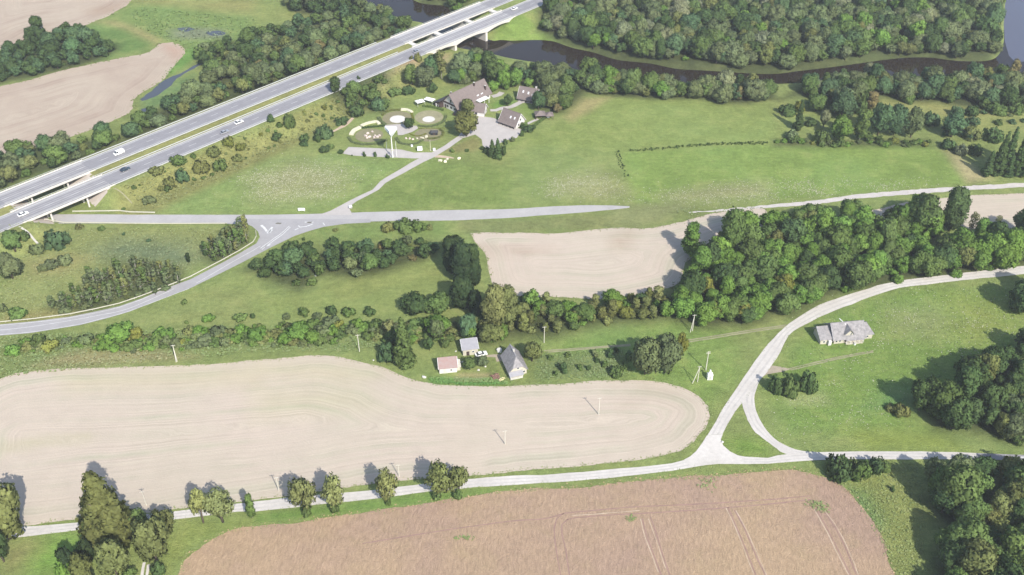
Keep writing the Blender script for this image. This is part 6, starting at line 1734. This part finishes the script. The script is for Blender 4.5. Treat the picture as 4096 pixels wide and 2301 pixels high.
# dark hut on the right bed
X, Y = g('a2', 1515, 1035)
DH = thing('garden_hut', (X, Y, 0), 0.05, 'small dark square hut on the right garden bed', 'hut')
MB().box(-1.7, 1.7, -1.0, 1.0, 0, 1.5).build('wall', M['black_paint'], DH)
hip(DH, -2.0, 2.0, -1.3, 1.3, 1.5, 2.3, 'dark_roof'); MB().box(-0.4, 0.4, -1.06, -1.01, 0.1, 1.35).build('door', M['timber'], DH)
# white canopies
for (x, y, w, d, hh, lb) in ((1285, 580, 4.0, 3.4, 2.3, 'white square canopy tent on the lawn, the one farther from the farmhouse'), (1440, 545, 5.2, 3.0, 2.2, 'long white canopy on the lawn beside the farmhouse')):
    X, Y = g('a2', x, y)
    o = thing('canopy_tent', (X, Y + 1, 0), 0.5 if x < 1300 else -0.5, lb, 'canopy', 'white canopies on the lawn')
    for sx in (-1, 1):
        for sy in (-1, 1):
            MB().box(sx * w / 2 - .06, sx * w / 2 + .06, sy * d / 2 - .06, sy * d / 2 + .06, 0, hh).build('post', M['steel'], o)
    hip(o, -w / 2 - .2, w / 2 + .2, -d / 2 - .2, d / 2 + .2, hh, hh + 0.9, 'canvas', 'canopy')
# tall pylon sign: funnel of white panels on a mast
X, Y = g('a2', 850, 1410)
PY = thing('pylon_sign', (X, Y, 0), 0.25, 'tall white pylon sign on a slim mast above the parking strip', 'sign')
MB().tube([(0, 0, 0), (0, 0, 12.0)], [0.28, 0.2], 10).build('mast', M['white_paint'], PY)
def tri(r, z, rot): return [(r * math.cos(rot + k * 2.0944), r * math.sin(rot + k * 2.0944), z) for k in range(3)]
lo, hi = tri(0.45, 11.4, 0.25), tri(3.3, 14.4, 0.25)
hi2 = tri(3.3, 16.0, 0.25)
for k in range(3):
    a, b = k, (k + 1) % 3
    MB().slab([hi[a], hi[b], hi2[b], hi2[a]], 0.2).build('panel', M['sign_white'], PY)
    MB().slab([lo[a], lo[b], hi[b], hi[a]], 0.1).build('skirt', M['blue_paint' if k == 1 else 'sign_white'], PY)  # left skirt coloured dark: its shade painted in along with a dark face
MB().add(tri(3.2, 15.9, 0.25), [(0, 1, 2)]).build('top_plate', M['sign_white'], PY)
MB().tube([(0, 0, 3.9), (0, 0, 4.5)], 0.55, 10).build('collar', M['cream_stone'], PY)
def flagpole(i, x, y, h, mat, label):
    X, Y = g(i, x, y)
    o = thing('flagpole', (X, Y, 0), 0, label, 'flagpole', 'flagpoles by the parking strip')
    MB().tube([(0, 0, 0), (0, 0, h)], [0.11, 0.07], 8).build('pole', M[mat], o)
    MB().tube([(0, 0, h), (0, 0, h + 0.18)], 0.11, 8).build('finial', M['steel'], o)
    MB().tube([(0, 0, 0), (0, 0, 0.25)], 0.3, 10).build('footing', M['concrete'], o)
flagpole('a2', 755, 1295, 4.6, 'white_paint', 'pale flagpole to the left of the tall pylon sign')
flagpole('a2', 912, 1395, 8.2, 'white_paint', 'pale flagpole to the right of the tall pylon sign')
flagpole('a2', 1455, 1295, 5.4, 'cream_stone', 'cream flagpole beside the driveway')
def board(i, x, y, w, h, leg, label, rz=0.0, mat='sign_white', thick=0.14, name='sign_board'):
    X, Y = g(i, x, y)
    o = thing(name, (X, Y, 0), rz, label, 'sign', 'white signs of the roadside inn')
    MB().box(-w / 2, w / 2, -thick / 2, thick / 2, leg, leg + h).build('panel', M[mat], o)
    for sx in (-1, 1): MB().box(sx * w * 0.38 - .06, sx * w * 0.38 + .06, -.05, .05, 0, leg).build('leg', M['steel'], o)
    return o
board('a2', 1285, 1305, 2.4, 1.9, 0.5, 'white sign board with a bent top between parking strip and garden', 0.15, thick=1.0)
board('a2', 1515, 1300, 1.2, 1.1, 0.25, 'small white sign board by the driveway', 0, thick=0.7)
board('a2', 1157, 1240, 0.9, 1.1, 0.2, 'narrow white sign post in the grey green hedge', 0, thick=0.4)
board('a5', 993, 348, 3.1, 1.3, 0.55, 'wide white sign board in the meadow above the local road', 0.02)
X, Y = g('a5', 1778, 292)
mk = thing('road_marker', (X, Y, 0), 0.3, 'small white and grey marker box at the mouth of the driveway', 'marker')
MB().box(-0.7, 0.7, -0.45, 0.45, 0, 0.7).build('base', M['asphalt'], mk); MB().box(-0.75, 0.75, -0.5, 0.5, 0.7, 1.15).build('cap', M['white_paint'], mk)
# wood and plank heaps of the small farm
X, Y = g('a6', 1610, 1010)
WP = thing('log_pile', (X, Y, 0), 0.2, 'brown heap of cut logs beside the gabled house', 'log pile')
R = random.Random(3)
fl = None
for k in range(34):
    if fl is None:
        fl = MB().tube([(-0.6, 0, 0), (0.6, 0, 0)], 0.2, 8).build('log', M['logs'], WP); o = fl
    else:
        o = fl.copy(); COL.objects.link(o); o.parent = WP
    lay = 0 if k < 18 else (1 if k < 29 else 2)
    o.location = (R.uniform(-1.4 + lay * .4, 1.4 - lay * .4), R.uniform(-1.1 + lay * .4, 1.1 - lay * .4), 0.22 + lay * 0.36)
    o.rotation_euler = (0, R.uniform(-.15, .15), R.uniform(0, 3.14))
X, Y = g('a6', 1760, 1080)
PP = thing('plank_heap', (X, Y, 0), 0.6, 'yellowish heap of planks in the grass by the gabled house', 'plank heap')
fl = None
for k in range(12):
    if fl is None:
        fl = MB().box(-0.9, 0.9, -0.12, 0.12, 0, 0.06).build('plank', M['sawdust'], PP); o = fl
    else:
        o = fl.copy(); COL.objects.link(o); o.parent = PP
    o.location = (R.uniform(-.5, .5), R.uniform(-.6, .6), 0.03 + 0.07 * k); o.rotation_euler = (0, 0, R.uniform(-.5, .5))
for (i, x, y, r, lb) in (('a6', 90, 1020, .8, 'pale boulder at the field edge left of the red-roofed shed'), ('a6', 770, 460, .4, 'pale stone beside the cream shed'), ('a6', 1250, 870, .5, 'pale stone in the grass between the sheds'), ('a6', 905, 695, .5, 'pale stone behind the red-roofed shed'), ('a6', 1400, 790, .4, 'pale stone by the small grey tree'),
                         (15, 2110, 115, .55, 'white stone on the grass island of the gravel junction'), (10, 1180, 730, .4, 'small white stone on the edge of the pale field'), (6, 600, 1325, .5, 'white stone below the thicket')):
    boulder(i, x, y, r, 'white_gravel', lb, 'single pale stones')
for k, (x, y) in enumerate(((1920, 160), (2040, 150), (1900, 180), (1850, 175))):
    boulder(6, x, y, 1.0, 'sawdust' if False else 'cream_stone', 'cream boulder beside the driveway bend', 'boulders beside the driveway bend')

# ------------------------------------------------------------------ vehicles
def car(x, y, z, rz, coat, label, L=4.5, W=1.8, H=1.45, van=False):
    o = thing('van' if van else 'car', (x, y, z), rz, label, 'van' if van else 'car', 'cars on the motorway' if z > 3 else None)
    if van:
        prof = [(-L / 2, .3), (L / 2, .3), (L / 2, .95), (L / 2 - .55, 1.15), (L / 2 - 1.2, H), (-L / 2 + .1, H), (-L / 2, 1.0)]
        cab = [(L / 2 - 1.16, H - .08), (L / 2 - .66, 1.2), (L / 2 - 1.9, 1.2), (L / 2 - 1.9, H - .08)]
    else:
        prof = [(-L / 2, .32), (L / 2, .32), (L / 2, .72), (L / 2 - 1.15, .92), (-L / 2 + .55, .96), (-L / 2, .85)]
        cab = None
    def extrude(p, w0, w1=None):
        w1 = w1 or w0
        n = len(p)
        V = [(a, -w0, b) for a, b in p] + [(a, w0, b) for a, b in p]
        return V, [tuple(range(n)), tuple(reversed(range(n, 2 * n)))] + [((i + 1) % n, i, n + i, n + (i + 1) % n) for i in range(n)]
    MB().add(*extrude(prof, W / 2)).build('body', M[coat], o)
    if van:
        for sy in (-1, 1):
            MB().add([(a, sy * (W / 2 + .012), b) for a, b in cab], [(0, 1, 2, 3)] if sy < 0 else [(3, 2, 1, 0)]).build('side_window', M['glass'], o)
        MB().add([(L / 2 - .52, -W / 2 + .1, 1.2), (L / 2 - .52, W / 2 - .1, 1.2), (L / 2 - 1.15, W / 2 - .15, H - .06), (L / 2 - 1.15, -W / 2 + .15, H - .06)], [(0, 1, 2, 3)]).build('windscreen', M['glass'], o)
    else:
        b = [(L / 2 - 1.2, -W / 2 + .08, .9), (L / 2 - 1.2, W / 2 - .08, .9), (-L / 2 + .45, W / 2 - .08, .94), (-L / 2 + .45, -W / 2 + .08, .94)]
        t = [(L / 2 - 2.0, -W / 2 + .28, H - .04), (L / 2 - 2.0, W / 2 - .28, H - .04), (-L / 2 + 1.1, W / 2 - .28, H - .04), (-L / 2 + 1.1, -W / 2 + .28, H - .04)]
        MB().hexa(b, t).build('glasshouse', M['glass'], o)
        MB().hexa([(p[0], p[1], H - .035) for p in t], [(p[0] * 0.97, p[1] * 0.95, H + .03) for p in t]).build('roof', M[coat], o)
    for sx in (-1, 1):
        for sy in (-1, 1):
            wx, wy = sx * L * 0.31, sy * (W / 2 - .1)
            wh = MB().tube([(wx, wy - .11, .32), (wx, wy + .11, .32)], .32, 12).build('wheel', M['tyre'], o)
            MB().tube([(wx, wy + sy * .10, .32), (wx, wy + sy * .125, .32)], .19, 8).build('rim', M['steel'], wh)
    for sy in (-1, 1):
        MB().box(L / 2 - .04, L / 2 + .02, sy * W * .36 - .17, sy * W * .36 + .17, .55, .70).build('headlight', M['lamp'], o)
        MB().box(-L / 2 - .02, -L / 2 + .04, sy * W * .38 - .13, sy * W * .38 + .13, .62, .80).build('tail_light', M['red_lens'], o)
    return o
def on_deck(i, x, y): return g(i, x, y, DECK + 0.7)
for (i, x, y, coat, lb, flip, kw) in (
        (5, 230, 702, 'white_paint', 'white car driving over the overpass', 0, {}),
        (5, 1195, 88, 'white_paint', 'white van on the far carriageway near the dark trees', 1, dict(L=5.0, W=1.9, H=2.0, van=True)),
        (5, 1255, 252, 'blue_paint', 'dark blue car on the inner lane beside the grassy median', 0, {}),
        (1, 2255, 1325, 'silver_paint', 'silver car on the near carriageway by the outer edge', 0, {}),
        (1, 2400, 1226, 'white_paint', 'white car on the inner lane of the near carriageway', 0, dict(L=4.6, W=1.8, H=1.6)),
        ('a1', 1840, 136, 'white_paint', 'white car on the near carriageway beyond the river bridge', 0, {}),
        ('a1', 262, 822, 'silver_paint', 'pale car at the near end of the river bridge', 0, {})):
    X, Y = on_deck(i, x, y)
    car(X, Y, DECK + 0.02, HZ + (math.pi if flip else 0), coat, lb, **kw)
X, Y = g('a3', 600, 715)
car(X, Y, 0.09, HZ + 0.3, 'black_paint', 'black van parked in front of the long farmhouse', L=4.9, W=1.9, H=1.9, van=True)
X, Y = g('a6', 1310, 555)
car(X, Y + .4, 0.02, 0.35, 'white_paint', 'white car parked beside the cream shed')
HAZE = 0.00013
# ------------------------------------------------------------------ far wood as one mass, ground sheet, verges
if STUFF:
    lob = {}
    def far_crown(kd):
        if kd not in lob:
            R0, H0 = KIND[kd][:2]
            shape = {'tall': 'column', 'narrow': 'column', 'spruce': 'cone', 'bush': 'mound'}.get(kd, 'dome')
            lob[kd] = [crown_mesh('far_crown', R0, H0, 0.1 if shape != 'mound' else 0, 24, 0.9, 1.2, 900 + len(lob) * 5 + k, shape) for k in range(2)]
        return lob[kd]
    VV, CC, TT, LI, LS, NN, off, loff = [], [], [], [], [], [], 0, 0
    for (x, y, kd, tn, r, h) in STUFF:
        me = far_crown(kd)[rnd.randrange(2)]
        R0, H0 = KIND[kd][:2]
        nv, nl, npoly = len(me.vertices), len(me.loops), len(me.polygons)
        co = np.empty(nv * 3, np.float32); me.vertices.foreach_get('co', co); co = co.reshape(-1, 3)
        no = np.empty(nl * 3, np.float32); me.corner_normals.foreach_get('vector', no); no = no.reshape(-1, 3)
        a = rnd.uniform(0, 6.283); ca, sa = math.cos(a), math.sin(a)
        co = co * np.array([r / R0, r / R0, h / H0])
        VV.append(np.stack([co[:, 0] * ca - co[:, 1] * sa + x, co[:, 0] * sa + co[:, 1] * ca + y, co[:, 2] + zat(x, y)], 1))
        NN.append(np.stack([no[:, 0] * ca - no[:, 1] * sa, no[:, 0] * sa + no[:, 1] * ca, no[:, 2]], 1))
        t_ = np.empty(nv, np.float32); me.attributes['spray'].data.foreach_get('value', t_); TT.append(t_)
        CC.append(np.tile(np.array([*(np.array(TONE[tn]) * rnd.uniform(0.85, 1.15)), 1.0]), (nv, 1)))
        li = np.empty(nl, np.int32); me.loops.foreach_get('vertex_index', li); LI.append(li + off)
        ls = np.empty(npoly, np.int32); me.polygons.foreach_get('loop_start', ls); LS.append(ls + loff)
        off += nv; loff += nl
    me = bpy.data.meshes.new('far_wood')
    V_, LI, LS = np.concatenate(VV).astype(np.float32), np.concatenate(LI), np.concatenate(LS)
    me.vertices.add(len(V_)); me.vertices.foreach_set('co', V_.ravel())
    me.loops.add(len(LI)); me.loops.foreach_set('vertex_index', LI)
    me.polygons.add(len(LS)); me.polygons.foreach_set('loop_start', LS)
    me.update()
    me.shade_smooth()
    print('FARWOOD faces', len(LS))
    me.attributes.new('spray', 'FLOAT', 'POINT').data.foreach_set('value', np.concatenate(TT).astype(np.float32))
    me.normals_split_custom_set(np.concatenate(NN).tolist())
    me.attributes.new('tone', 'FLOAT_COLOR', 'POINT').data.foreach_set('color', np.concatenate(CC).astype(np.float32).ravel())
    m2 = M['leaf'].copy(); m2.name = 'far_foliage'
    nt = m2.node_tree
    at = nt.nodes.new('ShaderNodeAttribute'); at.attribute_name = 'tone'
    oi = next(n for n in nt.nodes if n.type == 'OBJECT_INFO')
    for l in list(oi.outputs['Color'].links):
        nt.links.new(at.outputs['Color'], l.to_socket)
    tag(link('far_wood', me, m2), 'dense rear part of the wood across the river', None, None, 'stuff')

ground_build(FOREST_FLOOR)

# tufts of tall grass and weeds on verges and rough ground, too many to count
def tufts(name, spots, label, mat):
    """spots: x, y, size, colour"""
    V, F, CC = [], [], []
    R = np.random.RandomState(5)
    for (x, y, s, col) in spots:
        z = zat(x, y)
        s = s * 0.75
        loc = cover[min(int(np.searchsorted(gy, y)), len(gy) - 1) * len(gx) + min(int(np.searchsorted(gx, x)), len(gx) - 1)]
        b = len(V)
        n = 5
        for k in range(n):
            a = R.uniform(0, 6.283)
            l, w = s * R.uniform(0.5, 1.0), s * R.uniform(0.3, 0.55)
            dx, dy = math.cos(a), math.sin(a)
            px, py = x + dx * s * 0.35 * R.rand(), y + dy * s * 0.35 * R.rand()
            q = len(V)
            V += [(px - dy * w, py + dx * w, z - 0.02), (px + dy * w, py - dx * w, z - 0.02), (px + dx * l * .6 + dy * w * .4, py + dy * l * .6 - dx * w * .4, z + l * .8), (px + dx * l * .6 - dy * w * .5, py + dy * l * .6 + dx * w * .5, z + l * .65)]
            F.append((q, q + 1, q + 2, q + 3))
            c = np.array(col) * 1.15 if sum(col) > 0.70 else (np.array(col) * 0.35 + loc * 0.9) * R.uniform(0.75, 1.3)
            CC += [(*c, 1)] * 4
    me = mesh_from(name, V, F, True)
    me.attributes.new('tone', 'FLOAT_COLOR', 'POINT').data.foreach_set('color', np.array(CC, np.float32).ravel())
    me.normals_split_custom_set_from_vertices([(0.1, -0.2, 0.97)] * len(V))
    return tag(link(name, me, mat), label, None, None, 'stuff')
m, nt, N, L_, b = mat_new('tall_grass')
at = N.new('ShaderNodeAttribute'); at.attribute_name = 'tone'
L_.new(at.outputs['Color'], b.inputs['Base Color']); b.inputs['Roughness'].default_value = 1.0; b.inputs['Specular IOR Level'].default_value = 0.03
M['tall_grass'] = m
spots = []
R = random.Random(9)
def along(poly, n, spread, size, cols):
    P = np.array(densify(poly, 1.0))
    for _ in range(n):
        p = P[R.randrange(len(P))]
        spots.append((p[0] + R.gauss(0, spread), p[1] + R.gauss(0, spread), size * R.uniform(0.6, 1.4), R.choice(cols)))
GR = [(0.14, 0.18, 0.07), (0.11, 0.16, 0.05), (0.20, 0.19, 0.09), (0.17, 0.19, 0.08)]
DR = [(0.22, 0.20, 0.11), (0.18, 0.18, 0.08), (0.14, 0.17, 0.07)]
along(F1, 2600, 0.55, 0.42, GR); along(F3, 900, 0.6, 0.5, DR); along(F4, 500, 0.5, 0.45, DR)
along(F2, 2600, 0.6, 0.45, [(0.15, 0.18, 0.07), (0.12, 0.17, 0.05), (0.36, 0.27, 0.16), (0.30, 0.21, 0.13)])
along(F5a, 500, 1.0, 0.7, GR); along(F5b, 500, 1.0, 0.7, GR)
def fill(poly, n, size, cols):
    P = np.array(poly)
    k = 0
    while k < n:
        q = np.stack([nrs.uniform(P[:, 0].min(), P[:, 0].max(), 400), nrs.uniform(P[:, 1].min(), P[:, 1].max(), 400)], 1)
        q = q[inside(q[:, 0], q[:, 1], poly)][:n - k]
        if len(q) == 0: break
        for x, y in q: spots.append((x, y, size * R.uniform(0.5, 1.5), R.choice(cols)))
        k += len(q)
slope = [hw(-135, -2)[:2], hw(50, -2)[:2], hw(40, -14)[:2], hw(-130, -22)[:2]]
fill(slope, 2600, 0.7, [(0.19, 0.185, 0.08), (0.16, 0.18, 0.07), (0.12, 0.16, 0.06), (0.10, 0.14, 0.05)])
fill(gl(9, [(0, 500), (300, 470), (2572, 400)]) + gl(10, [(1400, 360), (1400, 560), (900, 640), (0, 650)]) + gl(9, [(1300, 760), (0, 900)]), 3200, 0.75, [(0.15, 0.19, 0.07), (0.11, 0.16, 0.05), (0.20, 0.19, 0.09), (0.09, 0.13, 0.05)])
fill(gl(11, [(230, 660), (1100, 610), (1250, 900), (240, 930)]), 900, 0.6, [(0.10, 0.15, 0.05), (0.14, 0.18, 0.07), (0.18, 0.19, 0.09)])
fill('x' and gl('a6', [(200, 1020), (1500, 1040), (1880, 1120), (1880, 1170), (1000, 1190), (220, 1140)]), 700, 0.6, [(0.07, 0.15, 0.04), (0.10, 0.19, 0.05)])
fill(gl(5, [(0, 950), (500, 850), (2350, 840), (2430, 900), (1700, 1400)]) + gl(9, [(1300, 90), (600, 270), (0, 330)]), 3200, 0.6, [(0.17, 0.20, 0.08), (0.21, 0.20, 0.09), (0.13, 0.17, 0.07)])
fill(gl(1, [(1300, 60), (2572, 200), (2572, 400), (2050, 600), (1700, 420), (1350, 260)]), 900, 0.9, [(0.11, 0.18, 0.06), (0.08, 0.13, 0.05), (0.16, 0.19, 0.08)])
fill(gl(16, [(500, 350), (1500, 310), (1600, 900), (1500, 1447), (1300, 1447), (1000, 800), (750, 500)]), 1500, 0.5, [(0.16, 0.19, 0.07), (0.11, 0.17, 0.05), (0.20, 0.20, 0.09)])
fill(PASTURE, 3000, 0.42, [(0.13, 0.20, 0.055), (0.17, 0.21, 0.07), (0.10, 0.165, 0.05), (0.21, 0.22, 0.11)])
def flowers(poly, n, size, cols, clumps):
    """drifts of pale flower heads, thick in the middle of each drift and thinning out"""
    P = np.array(poly)
    c = []
    while len(c) < clumps:
        q = np.array((nrs.uniform(P[:, 0].min(), P[:, 0].max()), nrs.uniform(P[:, 1].min(), P[:, 1].max())))
        if inside(q[:1], q[1:], poly)[0]: c.append((q, R.uniform(1.5, 6.0)))
    for _ in range(n):
        q, s = c[int(R.random() ** 1.6 * len(c))]
        spots.append((q[0] + R.gauss(0, s * 1.6), q[1] + R.gauss(0, s * 0.8), size * R.uniform(0.4, 1.3), R.choice(cols)))
FL = [(0.38, 0.38, 0.29), (0.31, 0.32, 0.21), (0.27, 0.28, 0.16)]
flowers(gl(6, [(-20, 330), (350, 180), (700, 200), (1000, 250), (850, 480), (500, 560), (150, 600), (-100, 560)]), 3600, 0.42, FL, 60)
flowers(gl(7, [(450, 330), (850, 250), (1150, 480), (900, 560), (300, 500)]), 1300, 0.40, FL, 30)
flowers(gl(7, [(1400, 540), (2000, 420), (2572, 380), (2572, 560), (1700, 600)]), 1300, 0.40, FL, 40)
flowers(gl(8, [(0, 350), (900, 380), (1800, 330), (1850, 400), (0, 560)]), 1200, 0.40, FL, 40)
flowers(PASTURE, 1500, 0.36, FL, 70)
along(gA_bot + [(p_[0], p_[1]) for p_ in gA_bot[::-1]], 350, 0.35, 0.3, GR); along(gB_l + gB_l[::-1], 250, 0.35, 0.3, GR); along(gB_r + gB_r[::-1], 200, 0.35, 0.3, GR)
for i, x, y, n, sp in ((16, 500, 740, 60, 1.6), (16, 560, 800, 25, 1.0), (14, 2120, 1070, 30, 0.7), (14, 2020, 1080, 14, 0.6), (15, 1960, 520, 40, 2.0), (15, 1200, 875, 30, 1.2), (7, 1780, 690, 80, 3.0)):
    X, Y = g(i, x, y)
    for _ in range(n): spots.append((X + R.gauss(0, sp), Y + R.gauss(0, sp * 0.7), R.uniform(0.4, 0.9), R.choice([(0.11, 0.16, 0.06), (0.15, 0.17, 0.08)])))
tufts('tall_grass', spots, 'tufts of tall grass and weeds on verges and rough meadows', M['tall_grass'])

# ------------------------------------------------------------------ thin summer haze
hz_m = bpy.data.materials.new('haze')
hz_m.use_nodes = True
hn = hz_m.node_tree
hn.nodes.remove(hn.nodes['Principled BSDF'])
pv = hn.nodes.new('ShaderNodeVolumePrincipled')
pv.inputs['Color'].default_value = (0.93, 0.96, 1.0, 1)
pv.inputs['Density'].default_value = HAZE
pv.inputs['Anisotropy'].default_value = 0.1
hn.links.new(pv.outputs[0], hn.nodes['Material Output'].inputs['Volume'])
tag(MB().box(-7000, 7000, -7000, 7000, -5.0, CAM_H + 2.0).build('haze', hz_m), kind='stuff')
sc.cycles.volume_bounces = 0
sc.cycles.volume_max_steps = 64

# ------------------------------------------------------------------ labels that single each plant out
NTH = ['first', 'second', 'third', 'fourth', 'fifth', 'sixth', 'seventh', 'eighth', 'ninth', 'tenth', 'eleventh', 'twelfth', 'thirteenth', 'fourteenth', 'fifteenth', 'sixteenth', 'seventeenth', 'eighteenth', 'nineteenth', 'twentieth']
by = {}
for o in GROWN:
    if len(o['label'].split()) > 13: print('LONG', o['label'])
for o in GROWN: by.setdefault(o['label'], []).append(o)
for lb, os_ in by.items():
    if len(os_) > 1:
        os_.sort(key=lambda o: o.location.x / (o.location.y + 248 * ST / CT))
        for k, o in enumerate(os_):
            o['label'] = lb + (', ' + NTH[k] + ' from left' if k < len(NTH) else '')
print('TREES', N_TREES[0], 'GROWN', len(GROWN), 'STUFF', len(STUFF), 'tufts', len(spots))
